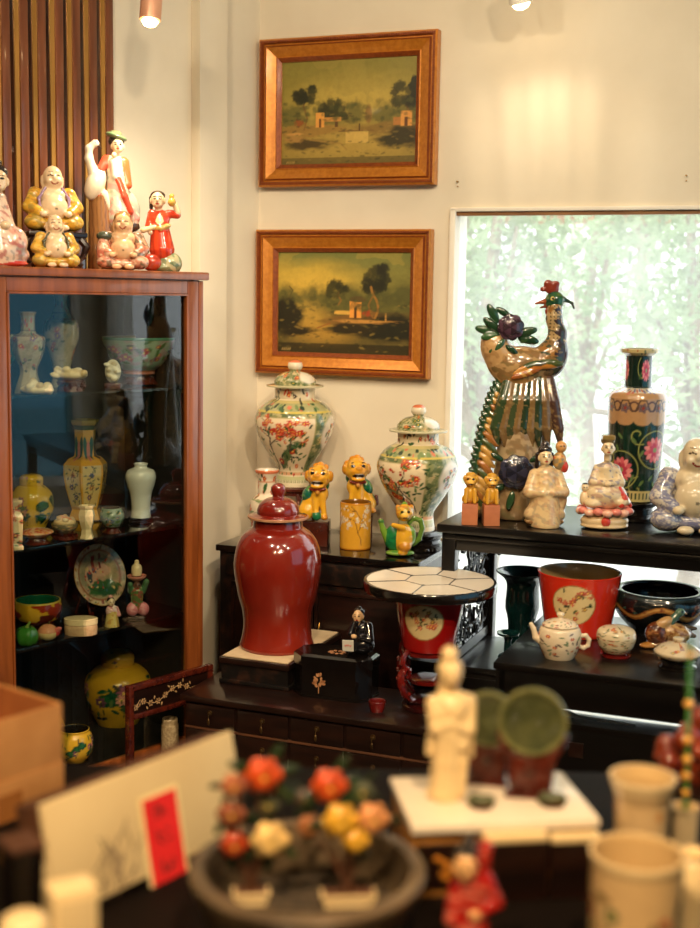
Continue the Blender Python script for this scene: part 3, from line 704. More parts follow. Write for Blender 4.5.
me.transform(Matrix(((0, 1, 0, 0), (1, 0, 0, 0), (0, 0, 1, 0), (0, 0, 0, 1)))); fr.b.from_mesh(me)
fr.build('fretwork_panel', EBONY, con, loc=(.022, 0, 0))
m = MB(); q = random.Random(5)
for (bx, sg) in ((.045, 1), (w - .06, -1)):
    for i in range(26):
        u = q.random(); v = q.random() * (1 - u); r_ = q.uniform(.010, .017)
        c_ = (bx + sg * u * .17, dp - .022, CZ - .075 - v * .10)
        m.tube([(c_[0] + r_ * (1 - .07 * j) * math.cos(j * .55 + i), c_[1], c_[2] + r_ * (1 - .07 * j) * math.sin(j * .55 + i)) for j in range(10)], .0055, 6)
m.build('corner_bracket', EBONY, con)

# lower table in front of the console
LZ = .594
lt = wthing('side_table', 'low black table carrying the teapot and the red tapering pot', 'table', 1.195, 1.043); w, dp = .80, .64
MB().box(0, w, 0, dp, LZ - .018, LZ, .004).build('top', EBONY, lt)
m = MB(); m.box(.012, w - .012, .006, .024, LZ - .105, LZ - .0175, .003); m.box(.012, w - .012, dp - .024, dp - .006, LZ - .105, LZ - .0175, .003); m.box(.006, .024, .012, dp - .012, LZ - .105, LZ - .0175, .003); m.box(w - .024, w - .006, .012, dp - .012, LZ - .105, LZ - .0175, .003)
m.build('apron', EBONY, lt)
for x in (.02, w - .02):
    for y in (.02, dp - .02): MB().box(x - .014, x + .014, y - .014, y + .014, 0, LZ - .02, .003).build('leg', EBONY, lt)
t = wthing('blocker_cupboard', 'low black cupboard added under the left end of the console to block window light', 'cupboard', .80, .65); w, dp = .38, .38  # closed body added to block the window light below the console
MB().box(.006, w - .006, .01, dp, 0, .436, .003).build('body', EBONY, t); MB().box(0, w, 0, dp, .436, .4545, .004).build('top', EBONY, t)
for x in (.012, .194): d_ = MB().box(x, x + .174, .001, .011, .04, .42, .003).build('door', EBONY, t); MB().ball((x + (.15 if x < .1 else .024), -.004, .24), .007, 2).build('knob', BRASS, d_)
t = wthing('low_chest', 'plain black chest pushed under the low teapot table', 'chest', 1.235, 1.0); w, dp = .72, .10
MB().box(0, w, .004, dp, .0, .424, .003).build('body', EBONY, t); MB().box(-.004, w + .004, 0, dp, .424, .439, .003).build('lid', EBONY, t)
for x in (.18, .54): MB().box(x - .02, x + .02, -.003, .004, .35, .39, .002).build('clasp', DARKW, t)
p0 = wp(1.30, .945, .4395); p1 = wp(1.56, .955, .4395)
m = MB(); d = (p1 - p0); m.tube([p0 + Vector((0, .0, .008)), p0 + d * .05 + Vector((0, .0, .010)), p0 + d * .3 + Vector((0, .0, .010)), p0 + d * .42 + Vector((0, .0, .006)), p0 + d + Vector((0, .0, .005))], [.006, .0095, .0095, .005, .004], 10)
tag(m.build('white_brush', WHITEP), 'white long-handled brush lying on the black chest under the low table', 'brush')

# small inlaid rosewood screen frame in front of the cabinet
SD = -.076
A_ = at_d(213, .40, SD)
pa = on_plane(211, 660.5, K0 - CN * SD, CN); pb = on_plane(127, 689.5, K0 - CN * SD, CN); L_ = (pa - pb).dot(C1); zt = (pa.z + pb.z) / 2
t = thing('inlaid_screen', 'low rosewood screen frame with pale floral inlay standing before the cabinet', 'screen', Vector((pa.x, pa.y, 0)), RC)
MB().box(-L_ - .0, -L_ + .018, -.011, .011, 0, zt, .003).build('post', ROSEW, t); MB().box(-.018, 0, -.011, .011, 0, zt, .003).build('post', ROSEW, t)
for a, b_ in ((zt - .018, zt), (zt - .105, zt - .09), (.04, .06)): MB().box(-L_ + .0185, -.0185, -.010, .010, a, b_, .003).build('rail', ROSEW, t)
pn = MB().box(-L_ + .018, -.018, -.004, .004, zt - .091, zt - .017).build('inlaid_panel', DARKW, t)
m = MB(); q = random.Random(3); x = -L_ + .03; z = zt - .07; pts = [(x, -.0045, z)]
while x < -.04:
    x += .014; z = zt - .055 + .016 * math.sin(x * 34); pts.append((x, -.0045, z))
m.tube(pts, .0012, 5)
for (x, _, z) in pts[::2]:
    for k in range(6): a = k * PI / 3; m.ball((x + .007 * math.cos(a), -.0042, z + .007 * math.sin(a)), (.0042, .0012, .0028), 1, (0, -a, 0))
for (x, _, z) in pts[1::2]: m.ball((x, -.0042, z + q.choice((-.016, .016))), (.0065, .0012, .003), 1, (0, q.uniform(0, 3), 0))
m.build('inlay', mat_two('shell_inlay', (150, 112, 72), (196, 160, 112), .3, 60, coat=.5), pn)
c = at_d(170, 0, -.031)
tag(link('jar', turned(cr([(.022, 0), (.025, .01), (.0265, .06), (.0265, .06), (.0265, .22), (.024, .235), (.024, .25), (.02, .25), (.02, .2)], 4), 1.0, 48), PEBBLE, loc=c), 'speckled beige jar half hidden behind the inlaid screen frame', 'jar')

# outside: ground, a garden frame and shrubs
structure(MB().box(-8, 14, .16, 12, -.2, -.05).build('pavement', mat_two('paving', (200, 196, 190), (220, 216, 210), .9, 3), loc=C0, rot=(0, 0, RW)))
# ================================================================== porcelain
GREENS = [(40, 78, 44), (64, 100, 58), (90, 120, 70)]; REDS = [(196, 58, 34), (214, 86, 52), (176, 48, 40)]
def one(name, label, cat, me, pos, m=None, rz=0.0, group=None):
    o = link(name, me, m or GLAZE, loc=pos, rot=(0, 0, rz)); return tag(o, label, cat, group)
def part(name, me, parent, m=None, loc=None, rot=None): return link(name, me, m or GLAZE, parent, loc, rot)

# ---- the two famille verte lidded jars
def jar_canvas(pc, hw, seed, flip):
    c = Cv(1.9, (132, 138, 92), 300); q = random.Random(seed); A = 1.9; U = lambda d: (.5 + d / 360) * A
    c.mottle(0, 1, [(112, 126, 84), (186, 178, 132), (92, 108, 70)], 26, seed, .56, .9)
    c.scatter(34, 0, A, .2, .82, .016, [(206, 120, 84), (222, 196, 150), (72, 104, 66), (196, 84, 60)], seed, 'flower')
    c.scatter(190, 0, A, .2, .82, .014, GREENS + [(50, 60, 44)], seed + 1, 'leaf')
    for k, (d, w_) in enumerate(((pc, hw), (pc + 180, hw))):
        x0, x1 = U(d - hw), U(d + hw); c.rect(x0 - .012, x1 + .012, .145, .725, (170, 160, 110)); c.rect(x0, x1, .155, .715, (230, 212, 176))
        xc = (x0 + x1) / 2; s_ = -1 if flip else 1
        for i in range(9): c.ell(xc + s_ * (-.05 + .02 * i) + q.uniform(-.03, .03), .22 + .03 * i, .05, .035, q.choice([(96, 112, 72), (120, 130, 90), (70, 92, 60)]), q.uniform(-.6, .6), rough=.5, seed=i)
        c.bough(xc - s_ * .16, .2, 1.3 if not flip else 1.8, .32, .008, (78, 62, 48), [(214, 86, 60), (206, 64, 44), (226, 130, 100)], q, 3, .019)
        c.bough(xc + s_ * .06, .36, 1.2, .26, .006, (70, 64, 46), [(206, 64, 44), (222, 110, 80)], q, 3, .026)
        for fx, fy, r_ in ((-.05, .25, .042), (.06, .36, .038), (.13, .44, .034), (-.02, .5, .034), (.1, .2, .03)): c.flower(xc + fx * 1.4 * s_, fy + .02, r_, q.choice(REDS + [(226, 120, 96)]), n=8)
        for i in range(44): c.leaf(xc + q.uniform(-.27, .27), q.uniform(.18, .68), .05, q.uniform(0, 6.3), q.choice(GREENS + [(44, 56, 40)]))
        c.scatter(16, x0 + .04, x1 - .04, .5, .69, .014, REDS + [(60, 70, 44)], seed + 5, 'flower')
    for d in (pc + 90, pc + 270): c.ell(U(d), .56, .13, .17, (226, 216, 196)); c.scatter(8, U(d) - .08, U(d) + .08, .46, .66, .024, REDS + [(120, 110, 150)], 3, 'flower'); c.scatter(8, U(d) - .08, U(d) + .08, .46, .66, .02, GREENS, 4, 'leaf')
    c.band(.765, .785, (206, 186, 92)); c.band(.785, .86, (168, 166, 118)); c.scatter(90, 0, A, .79, .86, .022, [(64, 96, 60), (50, 70, 52), (206, 120, 90), (120, 140, 90)], seed + 2)
    c.band(.86, .885, (196, 182, 120)); c.band(.885, 1, (220, 204, 170)); c.scatter(46, 0, A, .9, .985, .026, [(44, 50, 40), (58, 90, 56), (60, 48, 44), (200, 76, 54)], seed + 3, 'leaf'); c.scatter(10, 0, A, .91, .97, .03, REDS, seed + 4, 'flower')
    c.band(0, .125, (222, 210, 178)); c.band(.075, .11, (188, 188, 140))
    for k in range(60): c.rect(k * A / 60, k * A / 60 + .012, .045, .07, (140, 146, 104))
    c.band(.125, .15, (210, 160, 120)); c.scatter(30, 0, A, .128, .15, .014, REDS + GREENS, seed + 8)
    return c
def lidded_jar(label, pos, sc, pc, hw, seed, flip, wide=1.0):
    t = thing('lidded_jar', label, 'jar', pos, 0, 'famille verte lidded jars')
    pr = cr([(15, 0), (18.4, 0), (18.4, 0), (18, 4), (16.8, 13), (18, 19), (25, 30), (34, 45), (38.6, 58), (39.2, 66), (36, 75), (29, 82), (21, 86), (20, 88), (20, 97), (20, 97), (18.5, 97), (18.5, 97), (18.5, 80)], 5)
    pr = [(r * wide, z) for r, z in pr]
    part('body', turned(pr, sc, 180, jar_canvas(pc, hw, seed, flip), (200, 190, 165), rows=120), t)
    c = Cv(3, (140, 142, 100), 120); c.mottle(0, 1, [(110, 124, 80), (190, 180, 136)], 20, seed); c.scatter(60, 0, 3, .15, .6, .06, GREENS + [(206, 100, 70), (222, 200, 160)], seed, 'flower'); c.band(0, .1, (206, 198, 160))
    c.ell(1.9, .38, .26, .2, (226, 216, 194)); c.ell(.6, .38, .26, .2, (226, 216, 194)); c.band(.66, 1, (226, 214, 186)); c.ell(1.5, 1, 2, .1, (214, 116, 76))
    lp = [(r * wide if z < 112 else r, z) for r, z in [(19, 97.3), (28.2, 98), (28.5, 99.3), (21, 101)] + cr([(20.8, 101), (20.6, 104), (18, 108), (12, 111.5), (6, 113)], 4) + cr([(5, 113.3), (5.4, 114), (7.4, 117.6), (6.6, 121.6), (3.4, 124), (.2, 124.4)], 4)]
    part('lid', turned(lp, sc, 120, c, rows=60), t); return t
def carved_stand(label, pos, sc, r, h, m=ROSEW, legs=5, group=None):
    t = thing('carved_stand', label, 'stand', pos)
    MB().lathe([(r * .95, h - 5), (r * 1.12, h - 4), (r * 1.12, h - 1.5), (r * .96, h)], 40).build('top', m, t, scale=sc)
    a = MB(); a.lathe([(r * .9, h - 9), (r * 1.0, h - 8.5), (r * 1.0, h - 5.2), (r * .8, h - 5)], 40); a.build('apron', m, t, scale=sc)
    for k in range(legs):
        q = 2 * PI * k / legs - PI / 2 + .3; c, s = math.cos(q), math.sin(q)
        P = [(r * .92, h - 7), (r * 1.08, h * .62), (r * .98, h * .32), (r * .9, h * .14), (r * 1.08, 2.2)]
        b = MB().tube([(a_ * c, a_ * s, z) for a_, z in P], [3.0, 2.8, 2.1, 2.0, 2.6], 8); b.ball((r * 1.06 * c, r * 1.06 * s, 2.4), (2.4, 2.4, 2.4), 1); b.build('leg', m, t, scale=sc)
    MB().lathe([(r * .8, 3.2), (r * .96, 3.5), (r * .96, 5.2), (r * .8, 5.4)], 36).build('stretcher', m, t, scale=sc)
    return t
p = at_n(293.5, TZ, .17); sc = mpp(p); zb = on_plane(293.5, 485, p, NW).z
carved_stand('carved rosewood stand with curved legs under the taller lidded jar', p, sc, 19, (zb - TZ) / sc, ROSEW)
lidded_jar('taller famille verte lidded jar on a carved stand, left below the lower painting', Vector((p.x, p.y, zb + .0006)), sc, -17, 50, 4, False)
p = on_z(420, 548, TZ); p = at_n(415.5, TZ, (p - C0).dot(NW)); sc = mpp(p)
t = thing('round_stand', 'black turned round stand under the right-hand lidded jar', 'stand', p)
MB().lathe([(27, 0), (30, 1), (30, 5), (25, 7), (24.5, 10), (28, 13), (29, 16), (25, 19)], 48).build('body', BLACKW, t, scale=sc)
for k in range(5): a = k * 1.257; MB().ball((28 * math.cos(a), 28 * math.sin(a), 2.5), (4, 4, 2.5), 2).build('foot', BLACKW, t, scale=sc)
lidded_jar('shorter famille verte lidded jar on a black stand, right beside the window frame', Vector((p.x, p.y, TZ + 19.1 * sc)), sc, -34, 42, 21, True, 1.02)

# ---- small white vase with flowers
p = at_n(266.5, TZ, .385); sc = mpp(p)
c = Cv(1.3, (228, 214, 188), 200); c.scatter(34, 0, 1.3, .08, .98, .05, REDS + [(220, 130, 90)], 5, 'flower'); c.scatter(50, 0, 1.3, .05, .98, .04, GREENS + [(120, 140, 100)], 6, 'leaf'); c.band(.955, 1, (200, 110, 70)); c.band(.6, .615, (150, 160, 110)); c.band(.84, .85, (206, 140, 100))
one('vase', 'small white vase with red flowers, flared neck rising behind the red lidded jar', 'vase', turned(cr([(10, 0), (12, 0), (12, 0), (12, 3), (15, 14), (17, 28), (17, 40), (14, 47), (9.5, 51), (9, 56), (9.2, 66), (11.8, 73), (11.8, 75), (10.5, 75), (8, 66)], 4), sc, 80, c, (210, 200, 180), rows=70), p)

# ---- red lidded jar
OXB = mat_two('oxblood_glaze', (110, 24, 15), (136, 40, 25), .15, 5, (1, 1, .6), coat=.9, lo=.3, hi=.7)
p = on_z(277, 646, MZ); sc = mpp(p) * 1.01
t = thing('lidded_jar', 'large oxblood red lidded jar with ball knob standing on the cream mat', 'jar', p)
part('body', turned(cr([(33, 0), (36, 0), (36, 0), (36.8, 3), (35, 10), (33.3, 22), (34.4, 36), (38.6, 52), (42.2, 72), (42.9, 86), (40, 102), (33.5, 113), (26, 119), (24.5, 121), (24, 128), (24, 128), (22, 128), (21, 118)], 5), sc, 120), t, OXB)
part('lid', turned([(20, 128.2), (28.5, 128.6), (29.2, 130), (28.6, 131.4), (21, 132.6)] + cr([(20.6, 133), (20.8, 137), (18, 143), (12.4, 147.4), (6.4, 149), (6, 150)], 4) + cr([(5.6, 150.2), (7.2, 155), (6.8, 159.6), (3.6, 162.6), (.3, 163.2)], 4), sc, 90), t, OXB)
part('lid_rim', turned([(28.6, 128.3), (29.7, 129), (29.7, 130.8), (28.9, 131.2)], sc, 90), t, mat_two('bare_rim', (150, 104, 72), (176, 128, 92), .5, 30)); 

# ---- foo dogs on boxes
def foo_dog(label, pos, rz, flip, hid=False):
    sc = mpp(pos); s = -1 if flip else 1
    t = thing('foo_dog', label, 'figurine', pos, rz, 'pair of yellow foo dogs')
    Y = (220, 164, 40); YD = (196, 132, 30); G = (28, 110, 70); B = (96, 44, 22)
    MB().box(-13, 13, -12, 12, 0, 25, 1.2).build('plinth_box', mat_two('brown_glaze', (46, 20, 14), (78, 32, 20), .2, 8, coat=.6), t, scale=sc)
    f = Fig(2.2); z = 25.5
    f.ell((-5 * s, 1, z + 15), (10, 9, 14), Y, (0, .35 * s, 0)); f.ell((-9 * s, -2, z + 9), (9, 9, 8.5), Y); f.ell((3 * s, -1, z + 26), (9, 8.5, 10), Y)
    f.cap((6 * s, -5, z + 24), (9 * s, -8, z + 6), 3.6, 2.6, Y); f.cap((0, -6, z + 24), (1 * s, -10, z + 7), 3.6, 2.6, Y)
    f.ell((9.5 * s, -9, z + 3.6), (3.2, 4, 2.8), YD); f.ell((-11 * s, -9, z + 3), (6, 4, 2.8), YD); f.ell((1.5 * s, -10, z + 5), (4.4, 4, 4.6), G)
    f.ell((2.5 * s, -3, z + 43), (11.5, 11, 11.5), Y, pat=spots([(196, 112, 20), (238, 176, 60)], .35, .6, 3)); f.ell((2 * s, -12, z + 43), (7, 5.5, 4.4), (232, 166, 46)); f.ell((2 * s, -11, z + 35), (6.6, 5, 2.6), (232, 166, 46))
    f.ell((2 * s, -16, z + 45.6), (3, 2, 2.2), YD)
    for q in (-1, 1): f.ell((2.5 * s + q * 6, -9, z + 49), (3.4, 3, 2.8), (236, 176, 60)); f.ell((2.5 * s + q * 11.8, -2, z + 44), (2.8, 4, 5.4), YD); f.dot((2.5 * s + q * 5.2, -12.2, z + 48), (2.2, 2, 1.8), (20, 14, 10)); f.dot((2.5 * s + q * 5.4, -13, z + 51.4), (3.6, 3, 1.0), (60, 40, 16))
    for i in range(12): a = random.Random(i).uniform(0, 6.28); f.ell((2.5 * s + 8 * math.cos(a), 3 + 3 * math.sin(a * 3), z + 46 + 8 * math.sin(a)), (3.4, 3.4, 3.4), (214, 138, 26))
    f.ell((2 * s, -11.6, z + 38.9), (5.6, 4, 1.5), (40, 12, 8)); f.dot((2 * s, -14.5, z + 38.6), (6, 4, 2.1), (30, 8, 6)); f.dot((2 * s, -15.8, z + 37), (3.6, 2, .9), (220, 210, 190)); f.dot((2 * s, -15.8, z + 40.6), (4, 2, .8), (220, 210, 190))
    f.build('body', t, sc, 84)
    f = Fig(1.2)
    for i in range(7): u = i / 6; f.ell(((-4 - 10 * u) * s, 5 - 2 * u, z + 33 - 22 * u), (4.6, 5, 5), G, (0, .6 * s, 0), spots([(90, 150, 60), (20, 80, 60)], .5, .6, i))
    f.ell((4 * s, 6, z + 34), (8, 4, 7), G, pat=spots([(90, 150, 60)], .5)); f.ell((-8 * s, 0, z + 26), (6, 8, 9), G, (0, .5 * s, 0), spots([(120, 160, 60), (20, 90, 80)], .4)); f.build('mane', t, sc, 44)
    f = Fig(1.5); f.path([(-13 * s, 4, z + 4), (-18 * s, 4, z + 9), (-19 * s, 4, z + 15)], [3.2, 3.4, 2.2], B); f.build('tail', t, sc, 26)
    f = Fig(1); f.path([(-5 * s, -9.4, z + 32), (2.5 * s, -11.5, z + 30.6), (9 * s, -8.4, z + 32)], [1.6] * 3, (120, 40, 24)); f.ell((2.5 * s, -12, z + 28.5), (2.3, 2.3, 2.6), (190, 130, 40)); f.build('collar', t, sc, 34)
    return t
foo_dog('left yellow foo dog with green mane seated on a brown box beside the red jar', on_z(316, 544.5, TZ), -.12, False)
foo_dog('right yellow foo dog with green mane peering over the yellow brush pot', on_z(357.5, 537.5, TZ), .16, True)

# ---- yellow brush pot
p = on_z(355, 548, TZ); sc = mpp(p)
c = Cv(2.1, (212, 156, 48), 220); q = random.Random(8)
for x0, y0, a in ((1.18, .12, 1.9), (1.3, .5, 2.4), (.3, .2, 1.4), (1.9, .3, 1.5)): c.bough(x0, y0, a, .55, .007, (92, 58, 34), [(232, 220, 196), (226, 206, 180)], q, 3, .035)
c.band(.96, 1, (196, 128, 28)); c.band(0, .035, (170, 104, 24))
one('brush_pot', 'cylindrical yellow brush pot with white prunus branches, in front of the right foo dog', 'pot', turned([(14.5, 0), (15.6, .6), (15.6, 46), (15.2, 47.2), (14.4, 47.2), (14, 46), (14, 6)], sc, 140, c, (120, 76, 20), rows=90), p)

# ---- figural teapot
p = on_z(400, 556, TZ); sc = mpp(p)
t = thing('figural_teapot', 'green and yellow glazed figural teapot in front of the right lidded jar', 'teapot', p, .05, None)
GR = (24, 112, 58); LG = (110, 150, 50); YY = (214, 162, 44)
f = Fig(2); f.ell((0, 0, 3.4), (14.5, 9, 3.6), LG, pat=spots([(60, 120, 50)], .3)); f.build('base', t, sc, 50, flat=0)
f = Fig(2.5); f.ell((-4, 2, 18), (12.5, 9, 14), GR, pat=spots([(16, 86, 60), (30, 130, 70)], .3)); f.ell((3, -2, 18), (9, 9, 15), YY); f.ell((7, 1, 20), (9, 8, 12), LG); f.cap((2, -8, 30), (-8, -10, 33), 3, 2.4, YY); f.ell((4, -9, 11), (6, 4, 5), (190, 130, 40)); f.ell((2, -8, 5), (5, 3, 3), YY)
f.build('body', t, sc, 64)
f = Fig(2); f.ell((3.5, -2, 44), (8.6, 8, 8.6), YY, pat=spots([(120, 130, 50), (190, 120, 40)], .45)); f.ell((3, -9, 42), (4, 3, 3), (230, 180, 70))
for s in (-1, 1): f.ell((3.5 + s * 7, -1, 49), (2.4, 2.4, 3.4), (190, 130, 40)); f.dot((3.5 + s * 3.4, -9.4, 46), (1.5, 2, 1.4), (26, 30, 16))
f.dot((3, -11.6, 40.2), (2.8, 2, .9), (90, 30, 16)); f.ell((3.5, 0, 52.5), (3, 3, 2.6), LG); f.build('head', t, sc, 46)
f = Fig(1); f.path([(13, 2, 12), (19, 2, 17), (22, 2, 28), (20, 2, 36), (13, 2, 38), (9, 2, 34)], [2.6, 2.6, 2.5, 2.5, 2.5, 2.6], (96, 132, 52)); f.build('handle', t, sc, 44)
f = Fig(1); f.path([(-12, 1, 16), (-17, 1, 26), (-20, 1, 35)], [4.4, 3.2, 2.4], LG); f.ell((-19.5, 1, 35), (3.2, 3, 2), (60, 110, 50)); f.build('spout', t, sc, 34)

# ---- lacquer box and the scholar on it
p = wp(.664, .832, .38); sc = mpp(p); w, d, h = 41, 23, 43
t = thing('lacquer_box', 'black octagonal lacquer box with gilt flower emblem on the drawer chest', 'box', Vector((p.x, p.y, .3803)), RW + .03)
oc = lambda a, b, k: [(-a + k, -b), (a - k, -b), (a, -b + k), (a, b - k), (a - k, b), (-a + k, b), (-a, b - k), (-a, -b + k)]
MB().prism(oc(w, d, 13), 'z', 3, h - 12).build('body', BLACKW, t, scale=sc)
MB().prism(oc(w + .8, d + .8, 13), 'z', 0, 3).build('foot', BLACKW, t, scale=sc)
m = MB(); b = m.b; R0 = [b.verts.new((x, y, h - 11.7)) for x, y in oc(w + .8, d + .8, 13)]; R1 = [b.verts.new((x, y, h - 2)) for x, y in oc(w + .8, d + .8, 13)]; R2 = [b.verts.new((x, y, h)) for x, y in oc(w - 2.4, d - 2.4, 12)]
for A, B in ((R0, R1), (R1, R2)):
    for j in range(8): b.faces.new((A[j], A[(j + 1) % 8], B[(j + 1) % 8], B[j]))
b.faces.new(R2); b.faces.new(R0[::-1]); lid = m.build('lid', BLACKW, t, scale=sc, smooth=10)
GL = mat_two('gilt_inlay', (150, 96, 60), (206, 150, 104), .4, 80, metal=.3)
m = MB(); q = random.Random(4)
for i in range(15): a = PI * (.08 + .84 * i / 14); r_ = q.uniform(4, 11); m.ball((-10 + math.cos(a) * r_, -d - .1, 13 + math.sin(a) * r_ * 1.1), (2.2, .4, 1.3), 1, (0, -a, 0))
for i in range(9): m.ball((-10 + q.uniform(-4, 4), -d - .1, 10 + q.uniform(0, 6)), (1.7, .5, 1.4), 1)
m.tube([(-10, -d - .1, 5), (-10, -d - .1, 13)], .6, 6); m.build('emblem', GL, t, scale=sc)
m = MB()
for i in range(9): a = i * .7; m.ball((2 + math.cos(a) * 7, -4 + math.sin(a) * 5, h + .15), (3, 2, .35), 1, (0, 0, a))
m.build('lid_emblem', GL, lid, scale=sc)
def face(f, c, r, skin, dk=(24, 16, 12), lips=(170, 60, 44), look=(0, -1)):
    """head with nose, ears, eyes, brows and mouth at centre c, half height r, facing -y"""
    x, y, z = c; f.ell(c, (r * .8, r * .86, r), skin); f.ell((x, y - r * .25, z - r * .5), (r * .6, r * .6, r * .48), skin)
    f.ell((x, y - r * .88, z - r * .08), (r * .14, r * .2, r * .24), skin)
    for s in (-1, 1):
        f.ell((x + s * r * .8, y, z - r * .12), (r * .14, r * .22, r * .34), skin); f.dot((x + s * r * .33, y - r * .78, z + r * .1), (r * .2, r * .3, r * .09), dk); f.dot((x + s * r * .35, y - r * .74, z + r * .34), (r * .26, r * .3, r * .06), dk)
    f.dot((x, y - r * .86, z - r * .48), (r * .24, r * .34, r * .1), lips)
pb = Vector((p.x, p.y, .3803 + h * sc)); pb = at_n(359, pb.z + .0006, (pb - C0).dot(NW) - .0); sc2 = mpp(pb)
t = thing('scholar_figurine', 'small black-robed bearded scholar figurine seated on the black lacquer box', 'figurine', pb, -.25)
f = Fig(1.6); BK = (20, 20, 24)
f.ell((2, 2, 9), (13, 10, 10), BK); f.ell((2, 2, 21), (10, 8, 13), BK, pat=spots([(70, 64, 70), (40, 44, 60)], .3, .64)); f.cap((9, 0, 29), (12, -5, 17), 4.4, 4, BK); f.cap((-5, 0, 29), (-7, -7, 22), 4, 3.6, BK); f.cap((12, -5, 17), (4, -9, 19), 3.8, 3, BK); f.ell((-8, -4, 5), (6, 6, 5), BK); f.build('robe', t, sc2, 60, flat=0)
f = Fig(.5); f.ell((-3, -10.4, 20), (3, 2.4, 2.4), (224, 186, 140)); f.build('hands', t, sc2, 16); f = Fig(1); face(f, (-1, -2, 39), 6.4, (224, 186, 140)); f.cap((-1, -1, 28), (-1, -1, 36), 3, 2.6, (224, 186, 140)); f.build('head', t, sc2, 48)
f = Fig(1); f.ell((-1, .8, 42.6), (5.6, 5.2, 3.9), (16, 14, 14)); f.ell((-1, 1, 46.6), (2.2, 2.2, 2), (16, 14, 14)); f.path([(-1, -7.2, 33.4), (-1.4, -8.4, 28), (-2, -8.4, 24)], [2.2, 1.8, .6], (18, 16, 16)); f.build('hair', t, sc2, 44)
cd_ = MB(); M_ = Matrix.Translation((-8, -13.5, 11)) @ Euler((.3, 0, .15)).to_matrix().to_4x4(); cd_.box(-5.6, 5.6, -.4, .4, -6.2, 6.2, M=M_); card = cd_.build('card', WHITEP, t, scale=sc2); card['label'] = 'small white card with red writing'
m = MB()
for (x, z, w_) in ((-2.6, 0, 1.4), (-.4, .4, 1.6), (2.2, -.2, 1.4)): m.tube([tuple(M_ @ Vector((x - w_ * .5, -.5, z + 1))), tuple(M_ @ Vector((x, -.5, z - 1))), tuple(M_ @ Vector((x + w_ * .6, -.5, z + 1.2)))], .35, 5)
m.build('card_writing', REDP, card, scale=sc2)

# ---- red medallion pots
def medallion_canvas(asp, degs, rr, cy, seed, base=(190, 40, 26)):
    c = Cv(asp, base, 240); q = random.Random(seed)
    for d in degs:
        x = (.5 + d / 360) * asp; c.ell(x, cy, rr * 1.05, rr * 1.05, (150, 110, 60), soft=.03); c.ell(x, cy, rr, rr, (222, 200, 146), soft=.03)
        c.bough(x - rr * .4, cy - rr * .5, 1.2, rr * 1.1, .006, (90, 74, 50), [(206, 110, 84), (196, 80, 60)], q, 2, .04)
        for k in range(16):
            a, u = q.uniform(0, 6.28), rr * .78 * math.sqrt(q.random()); c.leaf(x + u * math.cos(a) * .95, cy + u * math.sin(a), .085, q.uniform(0, 6), q.choice([(60, 76, 48), (96, 104, 66), (44, 56, 42)])) if k % 2 else c.flower(x + u * math.cos(a), cy + u * math.sin(a), .045, q.choice([(206, 120, 96), (190, 84, 70), (160, 120, 70)]), n=5)
    return c
p = on_z(427, 704, .38); p = on_z(427, 707, .38); sc = mpp(p)
t = thing('dragon_stand', 'carved dark red stand with scrolling dragon legs on the drawer chest', 'stand', Vector((p.x, p.y, .3803)), RW)
CIN = mat_two('red_lacquer_wood', (70, 12, 10), (112, 22, 16), .2, 14, coat=.7, bmp=.3)
MB().lathe([(24, 0), (25, 1), (25, 4), (20, 6), (20, 8), (23, 10), (20, 12)], 40).build('base', mat_two('dark_red_wood', (34, 8, 8), (58, 14, 12), .2, 14, coat=.7), t, scale=sc)
HS = 61
for k in range(4):
    a = PI / 4 + k * PI / 2 + .35; c_, s_ = math.cos(a), math.sin(a); m = MB()
    P = [(19, 10), (25, 13), (33, 20), (38, 30), (38, 40), (33, 46), (27, 43), (27, 37), (31, 35)]; m.tube([(r_ * c_, r_ * s_, z) for r_, z in P], [3, 3.4, 4, 4.2, 4, 3.6, 3, 2.4, 1.8], 8)
    P = [(33, 45), (37, 51), (35, 58), (30, 62), (27, 59)]; m.tube([(r_ * c_, r_ * s_, z) for r_, z in P], [3, 3.4, 3, 2.6, 2], 8)
    for i in range(7): u = i / 6; m.ball(((24 + 15 * math.sin(u * 2.4)) * c_ + (3 if i % 2 else -3) * -s_, (24 + 15 * math.sin(u * 2.4)) * s_ + (3 if i % 2 else -3) * c_, 14 + 34 * u), 2.8, 1)
    m.build('leg', CIN, t, scale=sc)
m = MB(); m.lathe([(20, HS - 5), (27, HS - 4), (27, HS - 1.5), (20, HS)], 40); m.build('ring', CIN, t, scale=sc)
MB().lathe([(16, 26), (19, 27), (19, 30), (16, 31)], 36).build('lower_ring', CIN, t, scale=sc)
POTR = mat_paint('red_enamel', .2, .7)
pp = Vector((p.x, p.y, .3803 + (HS + .2) * sc)); sc = mpp(pp)
t = thing('tapered_pot', 'red tapering pot with round floral medallion under the tile-topped round board', 'pot', pp, 0, 'red medallion pots')
part('body', turned([(22, 0), (25.6, .3), (26.6, 3), (36, 56), (36.6, 57.5), (35.6, 58), (34.4, 57), (25, 6)], sc, 150, medallion_canvas(3.05, (-14, 100, 215), .3, .56, 3, (158, 20, 18)), (200, 180, 140), rows=90), t, POTR)
